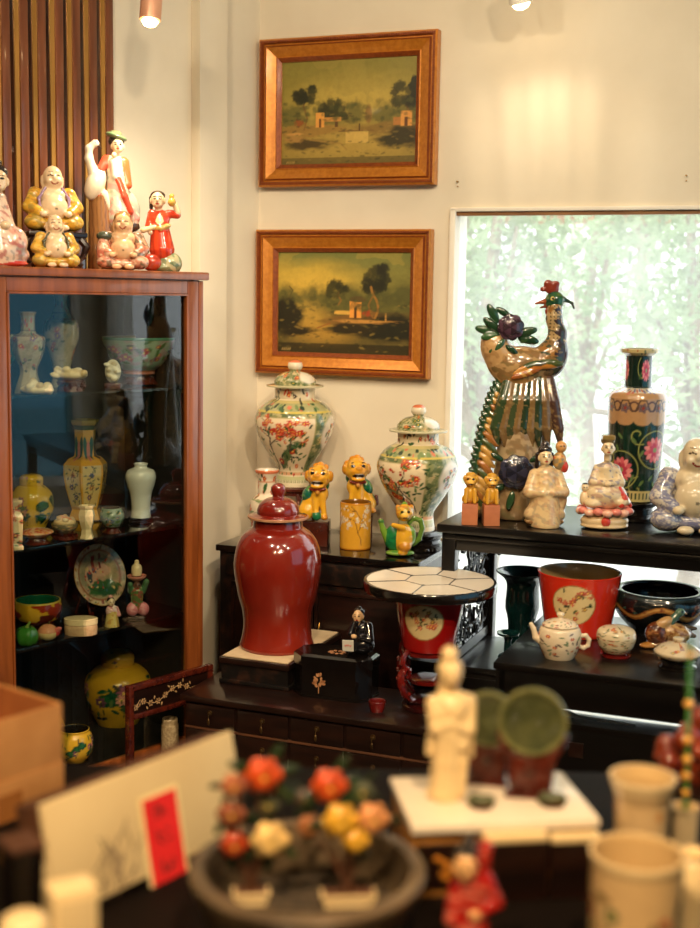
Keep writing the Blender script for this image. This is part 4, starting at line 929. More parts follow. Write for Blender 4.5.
# round board with pale stone segments on the pot
pt = Vector((pp.x, pp.y, pp.z + 58.2 * sc)); sc = mpp(pt); R_ = 67
t = thing('round_board', 'round board of white stone segments with black rim lying on the red pot', 'board', pt, .2)
MB().lathe([(R_ - 6, 0), (R_ - .6, .6), (R_, 2), (R_, 9), (R_ - 1, 10.4), (R_ - 3, 10.4), (R_ - 3, 9), (.1, 9)], 90).build('rim', BLACKW, t, scale=sc)
R1 = 26
hexa = [(R1 * math.cos(k * PI / 3), R1 * math.sin(k * PI / 3)) for k in range(6)]
def shrink(P, g): cx = sum(x for x, y in P) / len(P); cy = sum(y for x, y in P) / len(P); return [(x + (cx - x) * g, y + (cy - y) * g) for x, y in P]
MB().prism(shrink(hexa, .03), 'z', 9, 10.6).build('segment', MARBLE, t, scale=sc)
for k in range(6):
    a0, a1 = k * PI / 3, (k + 1) * PI / 3; P = [hexa[k]] + [((R_ - 3.4) * math.cos(a0 + (a1 - a0) * i / 10), (R_ - 3.4) * math.sin(a0 + (a1 - a0) * i / 10)) for i in range(11)] + [hexa[(k + 1) % 6]]
    MB().prism(shrink(P, .025), 'z', 9, 10.6).build('segment', MARBLE, t, scale=sc)
m = MB()
for k in range(6): m.tube([(hexa[k][0] * 1.01, hexa[k][1] * 1.01, 10.3), (hexa[(k + 1) % 6][0] * 1.01, hexa[(k + 1) % 6][1] * 1.01, 10.3)], .7, 5)
for i, k in enumerate((0, 2, 4)): m.ball((hexa[k][0], hexa[k][1], 10.6), (2.4, 2.4, 1), 1)
[m.tube([(math.cos(k * PI / 3) * R1, math.sin(k * PI / 3) * R1, 10.4), (math.cos(k * PI / 3) * (R_ - 4), math.sin(k * PI / 3) * (R_ - 4), 10.4)], .8, 5) for k in range(6)]; m.build('seam', EBONY, t, scale=sc)
p = on_z(377, 711, .38); sc = mpp(p)
one('cup', 'small dark red cup between the lacquer box and the dragon stand', 'cup', turned(cr([(5, 0), (7, 0), (7, 0), (8.4, 5), (8.8, 10), (8, 10), (7, 4)], 4), sc, 40), Vector((p.x, p.y, .3804)), CIN)

# ================================================================== on the low table
Zt = LZ + .0004
p = on_z(577.5, 632, LZ); sc = mpp(p)
one('tapered_pot', 'bright red tapering pot with cream medallion on the low table by the window', 'pot', turned([(28, 0), (31.5, .3), (32.6, 3), (41.2, 60), (41.6, 61.5), (40.4, 62), (38.8, 61), (31, 5)], sc, 170, medallion_canvas(3.5, (-18, 104, 222), .31, .57, 9, (206, 46, 24)), (206, 184, 140), rows=90), Vector((p.x, p.y, Zt)), POTR, group='red medallion pots')
p = at_n(658, LZ, .53); sc = mpp(p)
c = Cv(6, (20, 24, 26), 130); q = random.Random(2)
pts = [(x / 40 * 6, .62 + .13 * math.sin(x * .75)) for x in range(41)]; c.line(pts, .055, (168, 112, 56)); c.line([(x, y + .01) for x, y in pts], .02, (206, 160, 90)); c.scatter(40, 0, 6, .45, .8, .05, [(150, 90, 50), (120, 60, 40), (60, 100, 90)], 3); c.band(.9, 1, (44, 56, 58))
t = thing('basin', 'large black bowl with a gold dragon band behind the lidded dish', 'bowl', Vector((p.x, p.y, Zt)))
part('body', turned(cr([(24, 0), (28, 0), (28, 0), (30, 5), (40, 16), (46, 28), (46.4, 36), (43.5, 41.5), (43.5, 43), (41, 43.4), (37, 42), (39, 34), (34, 18), (22, 8)], 5), sc, 130, c, (8, 8, 9), rows=80), t)
for x in (-1, 1): MB().tube([(x * 45, 0, 22), (x * 51, 0, 24), (x * 52, 0, 31), (x * 46, 0, 33)], 2.2, 8).build('handle', BRASS, t, scale=sc)
# teapot
p = on_z(559, 657, LZ); sc = mpp(p)
c = Cv(2.6, (226, 208, 178), 200); c.scatter(26, 0, 2.6, .1, .8, .06, [(206, 110, 96), (196, 90, 80)], 4, 'flower'); c.scatter(50, 0, 2.6, .06, .85, .05, [(104, 124, 92), (140, 150, 120), (120, 104, 92)], 5, 'leaf')
t = thing('teapot', 'white porcelain teapot with pink sprigs standing at the front of the low table', 'teapot', Vector((p.x, p.y, Zt)))
part('body', turned(cr([(12, 0), (15, 0), (15, 0), (17, 4), (20.5, 13), (21.5, 22), (20.4, 28), (18.6, 31), (15, 32), (10, 31)], 5), sc, 110, c, rows=70), t)
lidm = part('lid', turned(cr([(16, 32.2), (17.8, 32.6), (17.4, 34), (12, 37.4), (5, 39.2), (3, 39.6)], 4), sc, 60, c), t)
part('knob', turned(cr([(2.6, 39.6), (2.4, 41), (4, 43.4), (3, 45.6), (.3, 46)], 4), sc, 30, col=(222, 204, 172)), lidm)
f = Fig(1); f.path([(-18, 0, 16), (-24, 0, 20), (-26.4, 0, 28), (-29, 0, 33)], [4.4, 3.4, 2.7, 2.3], (224, 206, 176)); f.build('spout', t, sc, 44)
f = Fig(1); f.path([(18, 0, 12), (24, 0, 9.5), (28.6, 0, 12), (29.4, 0, 18), (26, 0, 22.4), (20, 0, 22)], [2.2] * 6, (224, 206, 176)); f.build('handle', t, sc, 44)
# covered bowl
p = on_z(615.5, 656, LZ); sc = mpp(p)
t = thing('round_stand', 'low reddish turned stand under the round covered box', 'stand', Vector((p.x, p.y, Zt))); MB().lathe([(13, 0), (15, .5), (15, 2.4), (12, 3), (12, 4), (14.4, 5)], 40).build('body', CIN, t, scale=sc)
c = Cv(3, (222, 206, 172), 140); c.scatter(26, 0, 3, .1, .92, .08, [(206, 100, 80), (150, 150, 110), (180, 120, 90)], 7, 'flower'); c.scatter(36, 0, 3, .1, .9, .07, [(110, 120, 84), (150, 140, 110)], 8, 'leaf')
t = thing('covered_box', 'round white covered box with painted flowers, between the teapot and the lidded dish', 'box', Vector((p.x, p.y, Zt + 5.1 * sc)))
part('body', turned(cr([(11, 0), (13, 0), (13, 0), (17, 5), (19, 11), (19, 12), (17, 12)], 4), sc, 80, c, rows=40), t)
part('lid', turned(cr([(18.8, 12.2), (19.4, 12.6), (19.6, 17), (17.4, 22), (10, 25), (.3, 25.8)], 4), sc, 80, c, rows=40), t)
# lidded dish on a black stand
p = on_z(677, 668, LZ); sc = mpp(p)
t = thing('round_stand', 'black footed stand holding up the white lidded dish', 'stand', Vector((p.x, p.y, Zt))); MB().lathe([(17, 0), (19, .6), (19, 2.4), (15, 4), (15, 7), (19, 9)], 40).build('body', BLACKW, t, scale=sc)
c = Cv(5, (224, 208, 176), 120); c.scatter(34, 0, 5, .1, .8, .1, [(206, 116, 96), (150, 150, 130), (170, 140, 150)], 9, 'flower')
t = thing('lidded_dish', 'white lidded dish with sprigs on a black stand at the table front', 'dish', Vector((p.x, p.y, Zt + 9.1 * sc)))
part('body', turned(cr([(12, 0), (14, 0), (14, 0), (20, 3), (23, 6.4), (22, 6.6)], 4), sc, 80, c), t)
part('lid', turned(cr([(22.4, 6.8), (23.4, 7.2), (22, 10), (15, 14.6), (6, 17), (4, 17.2)], 4) + cr([(3.4, 17.4), (5.4, 20), (5, 22), (.3, 22.6)], 3), sc, 80, c, rows=40), t)
# pheasant
p = on_z(668, 647, LZ); sc = mpp(p)
t = thing('pheasant_figurine', 'brown glazed bird figurine crouching behind the lidded dish', 'figurine', Vector((p.x, p.y, Zt)), .1)
f = Fig(3); BR = (112, 58, 30); f.ell((-12, 0, 14), (12, 10, 12), BR, (0, -.5, 0), spots([(168, 116, 66), (60, 28, 18)], .4)); f.ell((6, -2, 15), (16, 10, 9), (176, 132, 80), (0, .25, 0), spots([(120, 70, 36), (206, 170, 110)], .45)); f.ell((-6, -3, 26), (9, 6, 5), (190, 150, 96), (0, -.5, 0)); f.cap((8, 0, 16), (28, 4, 10), 6, 2.4, (96, 70, 40)); f.cap((8, 3, 19), (30, 6, 17), 5, 1.6, (80, 66, 44)); f.ell((2, -3, 3), (20, 11, 4), (120, 84, 40), pat=spots([(60, 50, 30)], .3)); f.ell((-22, -2, 2.4), (8, 6, 3), (170, 116, 50))
f.build('body', t, sc, 80, flat=0)
f = Fig(1.6); f.cap((0, -2, 26), (8, -2, 34), 4.6, 3.6, (70, 100, 84)); f.ell((10, -2, 36), (4.6, 4, 4), (84, 116, 96)); f.cap((13, -2, 36), (17, -2, 34), 1.8, .6, (170, 120, 50)); f.dot((11, -5.8, 37), (1.2, 1.4, 1.2), (12, 12, 12)); f.build('head', t, sc, 40)
# dark teal flared vase behind, pedestal dish
p = wp(1.105, .37, .4549); sc = mpp(p)
TEAL = mat_two('teal_glaze', (8, 34, 36), (16, 60, 58), .16, 8, coat=.7)
t = thing('flared_vase', 'dark teal vase with wide flared mouth, behind the bright red pot', 'vase', p)
part('body', turned(cr([(14, 0), (16, 0), (16, 0), (15, 4), (13.4, 14), (14.4, 30), (17, 42), (16, 62), (19, 70), (26, 76), (27, 77.4), (25, 77.4), (17, 70), (13, 60)], 5), sc, 80), t, TEAL)
m = MB()
for k in range(5): a = -1.9 + k * .3; m.tube([(15 * math.cos(a) + 3 * math.cos(q_ * .7) * .4, 15.2 * math.sin(a), 22 + q_ * 1.6) for q_ in range(7)], .8, 5)
m.build('relief', TEAL, t, scale=sc)
p = at_n(507.5, .4549, .50); sc = mpp(p); ztop = on_plane(507.5, 632, p, NW).z
t = thing('pedestal_dish', 'small dark pedestal dish seen between the console leg and the low table', 'dish', p); hh = (ztop - p.z) / sc
MB().lathe([(9, 0), (10, .6), (9, 2.4), (4, 5), (3.6, hh - 8), (5, hh - 5), (11, hh - 2.4), (11.6, hh), (10.4, hh), (3, hh - 2.4)], 36).build('body', TEAL, t, scale=sc)

# ================================================================== on the console
Zc = CZ + .0004
def cpos(px, y): p = on_z(px, y, CZ); return Vector((p.x, p.y, Zc))
def lion(label, p, rz):
    sc = mpp(p); t = thing('lion_figurine', label, 'figurine', p, rz, 'small lions on terracotta blocks'); Y = (196, 144, 44)
    MB().box(-8, 8, -8, 8, 0, 21, .8).build('block', mat_two('terracotta', (160, 92, 58), (182, 112, 74), .5, 12, coat=.2), t, scale=sc)
    f = Fig(1.4); z = 21; P_ = spots([(150, 96, 26), (222, 178, 80)], .5, .6); f.ell((0, 1, z + 9), (6.4, 6, 9.5), Y, pat=P_); f.cap((-4, -4, z + 14), (-4.6, -6, z + 2), 2.4, 2, Y); f.cap((4, -4, z + 14), (4.6, -6, z + 2), 2.4, 2, Y); f.ell((-5, 1, z + 4), (3.6, 5, 4), Y); f.ell((5, 1, z + 4), (3.6, 5, 4), Y)
    f.ell((0, -1, z + 23), (6.6, 6.4, 6.2), Y, pat=P_); f.ell((0, -6.6, z + 21.6), (3.8, 3, 2.8), (216, 166, 66)); f.ell((0, 0, z + 29), (5, 5, 2.6), Y)
    for s in (-1, 1): f.ell((s * 6, 0, z + 25), (1.8, 2.2, 3), Y); f.dot((s * 2.8, -6.6, z + 25), (1.5, 1.5, 1.1), (30, 18, 8))
    f.dot((0, -9, z + 20), (3.2, 2, 1), (70, 24, 12)); f.build('body', t, sc, 64); return t
lion('leftmost of two small yellow lions on terracotta blocks at the console corner', cpos(469.5, 524), -.1)
lion('second small yellow lion on a terracotta block, just right of the corner lion', cpos(490.5, 525), .05)

# phoenix
p = cpos(511, 518); sc = mpp(p)
t = thing('phoenix_figurine', 'tall green and ochre glazed phoenix figurine on rockwork in front of the window', 'figurine', p)
OC = (128, 98, 60); DG = (30, 58, 34); PU = (52, 36, 44)
def fea(V, base):
    C = np.ones((len(V), 3)) * base; w = np.sin(V[:, 0] * .9 + V[:, 2] * .9) * np.sin(V[:, 2] * .9 - V[:, 0] * .9); C[w > .5] = L((84, 70, 42)); C[n3(V, .22, 5) > .6] = L((150, 104, 52)); k = (V[:, 0] > 38 + 3 * np.sin(V[:, 2] * .6)) & (n3(V, .5, 2) > .35); C[k] = L((58, 46, 50)); C[n3(V, .3, 9) > .64] = L((56, 66, 44)); return C
f = Fig(6)
f.ell((4, 0, 152), (31, 17, 20), OC, (0, -.05, 0), spots([(146, 106, 62), (116, 100, 60), (194, 156, 104)], .3, .58, 2, .6)); f.ell((34, 0, 160), (16, 14, 20), OC, (0, .2, 0), fea); f.ell((-20, 0, 168), (15, 15, 22), (186, 146, 96), (0, -.25, 0), spots([(150, 112, 68), (200, 164, 112)], .3, .58, 4, .6)); f.ell((2, 0, 138), (20, 14, 9), (160, 118, 66))
f.path([(39, 0, 168), (40, 0, 184), (36, 0, 198), (36, 0, 210)], [11, 8, 7, 7.6], (178, 150, 104), fea); f.build('body', t, sc, 100)
f = Fig(1.6); f.ell((36, 0, 216), (9.4, 7.6, 9.6), (44, 86, 48), pat=spots([(90, 110, 50), (28, 60, 50)], .4)); f.cap((30, 0, 216), (17, 0, 213), 3.4, .9, (150, 76, 44)); f.cap((29, 0, 211), (22, 0, 209), 2, .8, (120, 60, 40)); f.cap((44, 0, 218), (53, 0, 214), 2.6, 1.2, (40, 60, 40)); f.cap((53, 0, 214), (55, 0, 209), 1.3, 1, (60, 50, 40))
for s in (-1, 1): f.ell((33, s * 6.4, 218), (1.8, 1.2, 1.8), (226, 200, 120)); f.dot((33, s * 7.2, 218), (1.2, 1.6, 1.2), (14, 10, 10))
hd = f.build('head', t, sc, 62)
f = Fig(1.6); RD = (132, 52, 34); f.ell((33, 0, 227), (7, 2.6, 5), RD); f.ell((29, 0, 232), (4.4, 2.4, 4.4), RD); f.ell((36, 0, 232), (4.4, 2.4, 3.6), RD); f.ell((24, 0, 227), (3, 2.2, 2.6), RD); f.ell((30, 0, 206), (3.4, 2.4, 5), RD); f.build('comb', hd, sc, 40)
f = Fig(1.5)
for i in range(6): f.ell((6 + i * 5.4, -15 - i * .1, 150 + (i % 2) * 2 + i * .8), (12, 3.4, 3.6), [(190, 128, 52), (60, 76, 40), (176, 104, 40), (44, 52, 44), (184, 120, 50), (70, 80, 40)][i], (0, -.5 + i * .12, 0))
for i in range(5): f.ell((2 + i * 3, -16.4, 143 + i * 1.2), (9, 2.6, 3), [(150, 84, 34), (190, 140, 66)][i % 2], (0, -.3, 0))
f.build('wing', t, sc, 60)
# tail: one long feathered sweep of barbs
m = Fig(1.0); axis = [(-14, -4, 140), (-24, -8, 118), (-31, -10, 92), (-36, -11, 64), (-40, -11, 34), (-41, -10, 8)]
for a, b_ in zip(axis, axis[1:]):
    for i in range(4):
        u = i / 4; c_ = [a[k] + (b_[k] - a[k]) * u for k in range(3)]
        m.ell((c_[0] - 3, c_[1], c_[2] - 2), (6.4, 3, 2.5), DG, (0, .9, 0)); m.ell((c_[0] + 9, c_[1] - 1, c_[2] - 5), (11.4, 3.2, 3.1), [(186, 142, 70), (150, 96, 44), (70, 80, 40)][i % 3], (0, .75, 0))
m.path([(x + 5, y + 11, z) for x, y, z in axis], [8, 9, 9, 9, 8, 7], (124, 98, 56)); m.path(axis, [2.6, 2.4, 2.2, 2.2, 2, 2], (44, 70, 40)); m.build('tail', t, sc, 96)
m = Fig(1.2)
for x0, x1, cl in ((-8, -20, (50, 66, 38)), (-4, -13, (118, 90, 54)), (1, -6, (58, 70, 42)), (6, 0, (124, 94, 56)), (11, 7, (36, 54, 34)), (16, 14, (120, 92, 54)), (21, 21, (44, 58, 38)), (26, 30, (110, 84, 52)), (32, 42, (74, 52, 44))):
    m.path([(x0, -7, 138), (x0 * .6 + x1 * .4, -12, 118), (x1, -13, 92), (x1 + 3, -11, 74)], [6, 6.6, 5.4, 2], cl, spots([(150, 120, 74)], .4, .66, int(x0), .5))
m.build('tail_feathers', t, sc, 74)
f = Fig(6); RK = (136, 112, 80); kp = spots([(120, 116, 80), (138, 106, 70), (192, 168, 130)], .2, .6, 6, .6)
f.cap((2, 2, 12), (6, 2, 130), 24, 16, RK, kp); f.cap((24, 4, 10), (22, 4, 96), 18, 10, RK, kp); f.ell((-14, 2, 18), (24, 18, 20), RK, pat=kp); f.ell((-26, -2, 8), (16, 14, 10), RK, pat=kp); f.ell((26, -2, 14), (18, 15, 18), RK, pat=kp); f.cap((30, 0, 96), (40, -2, 112), 7, 4, RK, kp); f.build('rockwork', t, sc, 84, flat=0)
def peony(parent, c, r, col, name='peony', n=3):
    f = Fig(r * .1); f.ell(c, r * .5, col)
    for l in range(n):
        for k in range(6 + l): a = k * 2 * PI / (6 + l) + l * .5; e = .2 + .5 * l / n; f.ell((c[0] + r * e * 1.25 * math.cos(a), c[1] - r * .5 + r * e * .55, c[2] + r * e * 1.25 * math.sin(a)), (r * .36, r * .13, r * .4), col if (k + l) % 2 else tuple(int(x * 1.5) for x in col), (0, -a, 0))
    f.build(name, parent, sc, 56)
def leaves(parent, L_, name='leaves'):
    f = Fig(.8)
    for (x, y, z, l, a, cl) in L_: f.ell((x + math.cos(a) * l * .5, y, z + math.sin(a) * l * .5), (l * .55, 2.4, l * .22), cl, (0, -a, 0))
    f.build(name, parent, sc, 62)
peony(t, (-8, -12, 190), 13, (50, 34, 42)); leaves(t, [(-18, -10, 186, 20, 2.5, DG), (-18, -10, 182, 18, 3.3, (50, 84, 44)), (-20, -9, 194, 20, 2.1, (36, 66, 40)), (0, -11, 180, 20, -.2, DG), (2, -11, 176, 14, .3, (56, 84, 44)), (-16, -12, 176, 16, 3.9, (60, 90, 50)), (-12, -12, 172, 14, -.6, DG), (-8, -8, 200, 16, 2.6, DG), (-22, -8, 184, 20, 2.9, (44, 74, 42)), (-2, -12, 184, 20, .2, (40, 66, 40)), (-14, -13, 178, 16, -2.2, (52, 80, 46))])
peony(t, (0, -24, 50), 17, (30, 30, 42)); leaves(t, [(-10, -22, 36, 18, 3.6, DG), (-2, -24, 30, 18, -1.8, (40, 70, 42)), (14, -22, 60, 16, .5, DG), (10, -24, 34, 16, -.5, (40, 66, 44)), (-12, -22, 60, 14, 2.6, DG)])

# Guanyin with child
GY = (214, 186, 138); DS = spots([(190, 140, 100), (160, 146, 120), (200, 160, 118)], .35, .62, 3, .6)
def seated_lady(f, h, robe, pat):
    f.ell((0, 0, .14 * h), (.25 * h, .18 * h, .14 * h), robe, pat=pat); f.cap((0, 1, .2 * h), (0, 0, .62 * h), .2 * h, .12 * h, robe, pat); f.ell((0, 0, .62 * h), (.165 * h, .11 * h, .09 * h), robe, pat=pat)
    for s in (-1, 1): f.cap((s * .14 * h, 0, .62 * h), (s * .2 * h, -.06 * h, .42 * h), .065 * h, .075 * h, robe, pat); f.cap((s * .2 * h, -.06 * h, .42 * h), (s * .06 * h, -.16 * h, .42 * h), .07 * h, .05 * h, robe, pat)
p = cpos(544, 526); sc = mpp(p); h = 84
t = thing('guanyin_figurine', 'cream robed lady figurine with hair knot beside the phoenix, small child at her shoulder', 'figurine', p, .05)
f = Fig(2.4); seated_lady(f, h, GY, DS); f.cap((0, -5, 4), (-1, -6, 42), 15, 9, GY, DS); f.ell((14, 2, 30), (9, 8, 18), GY, pat=DS); f.build('robe', t, sc, 84, flat=0)
f = Fig(.5); f.ell((-1, -14, 36), (3.4, 2.6, 3), (226, 200, 154)); f.build('hands', t, sc, 16); f = Fig(1); face(f, (-2, -5, 70), 8, (226, 200, 154)); f.cap((-2, -3, 58), (-2, -4, 66), 4, 3.6, (226, 200, 154)); f.build('head', t, sc, 54)
f = Fig(1.4); f.ell((-2, -2.4, 76.5), (7, 7, 5.6), (34, 24, 20)); f.ell((-2, -1, 82.4), (4, 4, 3.4), (34, 24, 20)); f.cap((-9, 0, 72), (-9, 0, 58), 2.4, 2, (34, 24, 20)); f.cap((5, 0, 72), (5, 0, 58), 2.4, 2, (34, 24, 20)); f.build('hair', t, sc, 44)
f = Fig(1.2); f.ell((13, -1, 66), (7, 6, 9), (196, 150, 80), pat=spots([(190, 70, 50), (120, 120, 100)], .4)); f.ell((14, -2, 80), (5.6, 5.4, 6), (206, 150, 84)); f.ell((18, -2, 60), (4, 5, 6), (190, 60, 48)); f.dot((12.6, -7, 81), (1, 1.4, .8), (30, 20, 14)); f.dot((16, -7, 81), (1, 1.4, .8), (30, 20, 14)); f.build('child', t, sc, 44)
f = Fig(3); f.ell((0, 0, 5), (20, 15, 6), (150, 110, 70), pat=spots([(96, 66, 44), (190, 156, 110)], .3)); f.build('base', t, sc, 50, flat=0)

# Guanyin on a lotus throne
p = cpos(604, 528); sc = mpp(p); h = 84
t = thing('guanyin_figurine', 'seated cream lady figurine on a pink lotus throne, in front of the green vase', 'figurine', p, -.04)
f = Fig(2.5); f.ell((0, 0, 8), (24, 17, 9), (224, 196, 150)); f.ell((0, 0, 3), (24, 17.5, 4), (224, 196, 150)); f.ell((-1, -16.6, 9), (4, 2, 4), (206, 70, 54)); f.build('throne', t, sc, 64, flat=0)
f = Fig(1.0)
for k in range(16): a = k * PI / 8; f.ell((24 * math.cos(a), 17.5 * math.sin(a), 17 + (k % 2) * 1.6), (5, 4.2, 4), (222, 128, 112) if k % 2 else (232, 176, 150)); 
f.ell((0, 0, 17), (23, 17, 4), (214, 140, 120)); f.build('lotus', t, sc, 62)
f = Fig(2.4); f2 = Fig(2.4); seated_lady(f2, 66, (220, 198, 158), spots([(150, 140, 150), (190, 150, 130), (120, 116, 130)], .35, .62, 8))
for q_ in f2.p:
    if q_[0] == 'e': f.p.append((q_[0], q_[1] + np.array([0, 0, 19]), *q_[2:]))
    else: f.p.append((q_[0], q_[1] + np.array([0, 0, 19]), q_[2] + np.array([0, 0, 19]), *q_[3:]))
f.ell((0, -2, 34), (21, 14, 13), (220, 198, 158), pat=spots([(150, 140, 150), (190, 150, 130)], .35, .6, 9)); f.ell((14, -8, 28), (9, 8, 5), (220, 198, 158)); f.ell((-13, -8, 26), (9, 8, 5), (220, 198, 158)); f.path([(12, -9, 40), (17, -11, 32), (14, -14, 25)], [2.6, 3, 2.4], (206, 64, 46)); f.path([(20, -6, 30), (24, -6, 24)], [3, 2], (206, 64, 46)); f.build('robe', t, sc, 76)
f = Fig(1); face(f, (0, -5, 81), 7.6, (232, 206, 164)); f.cap((0, -3, 70), (0, -4, 78), 3.8, 3.4, (232, 206, 164)); f.build('head', t, sc, 50); f = Fig(.5); f.ell((0, -12, 46), (4, 3, 3), (232, 206, 164)); f.build('hands', t, sc, 16)
f = Fig(1.2); f.ell((0, -2.6, 88), (7.2, 6.6, 5), (120, 100, 60)); f.box((0, -4, 91.5), (6.4, 6, 2.6), (140, 116, 66), rd=1.5); f.build('hair', t, sc, 44)
f = Fig(1.2); f.ell((-21, -4, 30), (5, 5, 8), (232, 206, 164), pat=spots([(206, 70, 50)], .3, .6)); f.ell((-21, -5, 41), (3.8, 3.8, 4), (232, 206, 164)); f.ell((-21, -4, 44), (3, 3, 2), (60, 50, 40)); f.dot((-22.4, -8.2, 41.6), (.8, 1, .7), (20, 16, 12)); f.dot((-19.8, -8.2, 41.6), (.8, 1, .7), (20, 16, 12)); f.build('attendant', t, sc, 40)

# rouleau vase
p = cpos(632, 519.5); sc = mpp(p)
t = thing('round_stand', 'black carved round stand under the tall green flowered vase', 'stand', p)
MB().lathe([(22, 0), (24, 1), (24, 4), (20, 7), (20, 13), (24, 16), (25, 19), (22, 21)], 44).build('body', BLACKW, t, scale=sc)
c = Cv(1.2, (18, 38, 30), 320); A = 1.2; q = random.Random(6); DKG = (14, 34, 28)
c.mottle(0, 1, [(22, 48, 36)], 12, 2, .55)
def scroll(x, y, r, a0, sg):
    for k in range(2): c.line([(x + r * (1 - .07 * j) * math.cos(a0 + sg * j * .42), y + r * (1 - .07 * j) * math.sin(a0 + sg * j * .42)) for j in range(14)], .004, (150, 150, 84))
def lotus(x, y, r):
    for k in range(13): a = k * 2 * PI / 13; c.ell(x + r * .62 * math.cos(a), y + r * .62 * math.sin(a), r * .42, r * .2, (214, 92, 104) if k % 2 else (232, 140, 140), a)
    for k in range(8): a = k * PI / 4 + .3; c.ell(x + r * .32 * math.cos(a), y + r * .32 * math.sin(a), r * .3, r * .17, (196, 56, 84), a)
    c.ell(x, y, r * .2, r * .2, (150, 160, 110))
for d, y in ((-42, .21), (32, .345), (110, .25), (190, .36), (260, .3)): x = (.5 + d / 360) * A; c.ring(x, y, .125, .004, (150, 150, 84)); scroll(x + .12, y - .12, .08, 1.5, 1); scroll(x - .13, y + .1, .07, -1, -1); lotus(x, y, .083)
for k in range(24): c.leaf(q.uniform(0, A), q.uniform(.1, .48), .05, q.uniform(0, 6), (96, 120, 70))
c.band(.535, .715, (184, 140, 96))
for k in range(10): x = k * A / 10; c.ell(x, .54, A / 20, .035, (184, 140, 96), soft=.05); c.ring(x + A / 20, .63, .03, .006, (96, 66, 60)); c.flower(x, .62, .036, (120, 96, 96), (150, 60, 50), 5); c.line([(x - .05, .6), (x - .02, .67), (x + .02, .67), (x + .05, .6)], .005, (84, 62, 50))
c.band(.715, .745, (206, 196, 170)); c.scatter(40, 0, A, .715, .74, .012, [(120, 120, 150), (196, 110, 90)], 5)
for d in (22, -78, 120, 220): x = (.5 + d / 360) * A; scroll(x - .05, .86, .09, 2, 1); lotus(x, .86, .07); c.leaf(x - .1, .8, .06, 1, (70, 100, 60))
c.band(.955, 1, (196, 176, 120)); c.scatter(20, 0, A, .96, 1, .015, [(170, 110, 70), (100, 110, 80)], 6)
c.band(0, .075, (196, 182, 120)); [c.rect(k * A / 40, k * A / 40 + .014, .015, .06, (60, 80, 56)) for k in range(40)]
part_p = Vector((p.x, p.y, Zc + 21.1 * sc))
one('rouleau_vase', 'tall dark green vase with pink lotus flowers and long neck, before the window', 'vase', turned(cr([(22, 0), (24.4, 0), (24.4, 0), (25.4, 12), (28, 50), (29.4, 84), (29.6, 106), (29.6, 106), (26.5, 111.5), (19, 114.5), (14.4, 117), (13.7, 121), (13.6, 146), (14, 149), (18.6, 152), (19.2, 153.4), (19.2, 156), (17.6, 156.2), (17.6, 156.2), (12, 149), (11, 120)], 5), sc * .955, 190, c, (150, 140, 110), rows=190), part_p)

# big Buddha in blue and white
def buddha(t, sc, H, skin, robe, pat, res=(80, 84), trim=None, hair=None, flat=True, arms=True, staff=False):
    g = H / 100; f = Fig(3.2 * g); E = lambda c, r, col, rot=(0, 0, 0), pat=None: f.ell([x * g for x in c], [x * g for x in r], col, rot, pat)
    Cp = lambda a, b, r0, r1, col, pat=None: f.cap([x * g for x in a], [x * g for x in b], r0 * g, r1 * g, col, pat); D = lambda c, r, col: f.dot([x * g for x in c], [x * g for x in r], col)
    E((0, -13, 36), (22, 19, 21), skin); E((0, -4, 55), (23, 15, 15), skin); E((-9, -15, 56), (8, 5, 6), skin); E((9, -15, 56), (8, 5, 6), skin); D((0, -32, 34), (2, 3, 2), tuple(int(x * .6) for x in skin))
    E((0, -6, 84), (14.5, 14.5, 16.5), skin); E((0, -9, 75), (14, 12, 10), skin); E((0, -5, 68), (15, 11, 6), skin)
    for s in (-1, 1):
        E((s * 15, -2, 77), (3, 4.4, 9), skin); E((s * 7, -17, 77), (5.4, 4.6, 4.8), skin); E((s * 19, -28, 26), (6.4, 6, 5), skin); E((s * 11, -31, 5.4), (9, 6, 5), skin)
        [D((s * 5.8 + x, -19.5, 85.6 - x * x * .12), (1.2, 5, .9), (60, 40, 30)) for x in (-3, -1.5, 0, 1.5, 3)]; D((s * 5.8, -19, 90.4), (4.2, 4, .7), (150, 124, 96))
    E((0, -21, 81.5), (3, 3, 3.6), skin); [D((x, -20.5, 71.6 + x * x * .13), (1.5, 6, 1.1), (150, 60, 46)) for x in (-5, -3.4, -1.7, 0, 1.7, 3.4, 5)]; f.build('body', t, sc, res[0], flat=0)
    f = Fig(3.5 * g)
    E((0, 7, 42), (31, 15, 28), robe, pat=pat); E((0, -2, 12), (40, 24, 12.5), robe, pat=pat)
    for s in (-1, 1):
        E((s * 29, -13, 14), (17, 17, 13), robe, pat=pat); E((s * 25, 1, 58), (11, 11, 10), robe, pat=pat); Cp((s * 27, 0, 57), (s * 36, -7, 37), 10, 10.5, robe, pat); Cp((s * 36, -7, 37), (s * 24, -22, 28), 10, 8, robe, pat)
        if trim: f.path([[s * 13 * g, -14 * g, 66 * g], [s * 23 * g, -15 * g, 50 * g], [s * 22 * g, -22 * g, 32 * g]], [2.2 * g] * 3, trim)
    f.build('robe', t, sc, res[1], flat=0)
    if hair: f = Fig(2 * g); E((0, -1, 91), (15.4, 14.6, 13), hair, pat=spots([tuple(int(x * .6) for x in hair)], .5)); E((-14, 2, 80), (4, 8, 10), hair); E((14, 2, 80), (4, 8, 10), hair); f.build('hair', t, sc, 46)
p = cpos(692, 531); sc = mpp(p)
t = thing('buddha_figurine', 'large cream laughing buddha with blue patterned robe at the right end of the console', 'figurine', p, -.12)
buddha(t, sc, 94, (226, 208, 172), (214, 208, 196), spots([(92, 98, 138), (130, 134, 164), (110, 112, 150)], .5, .58, 4), (92, 96))

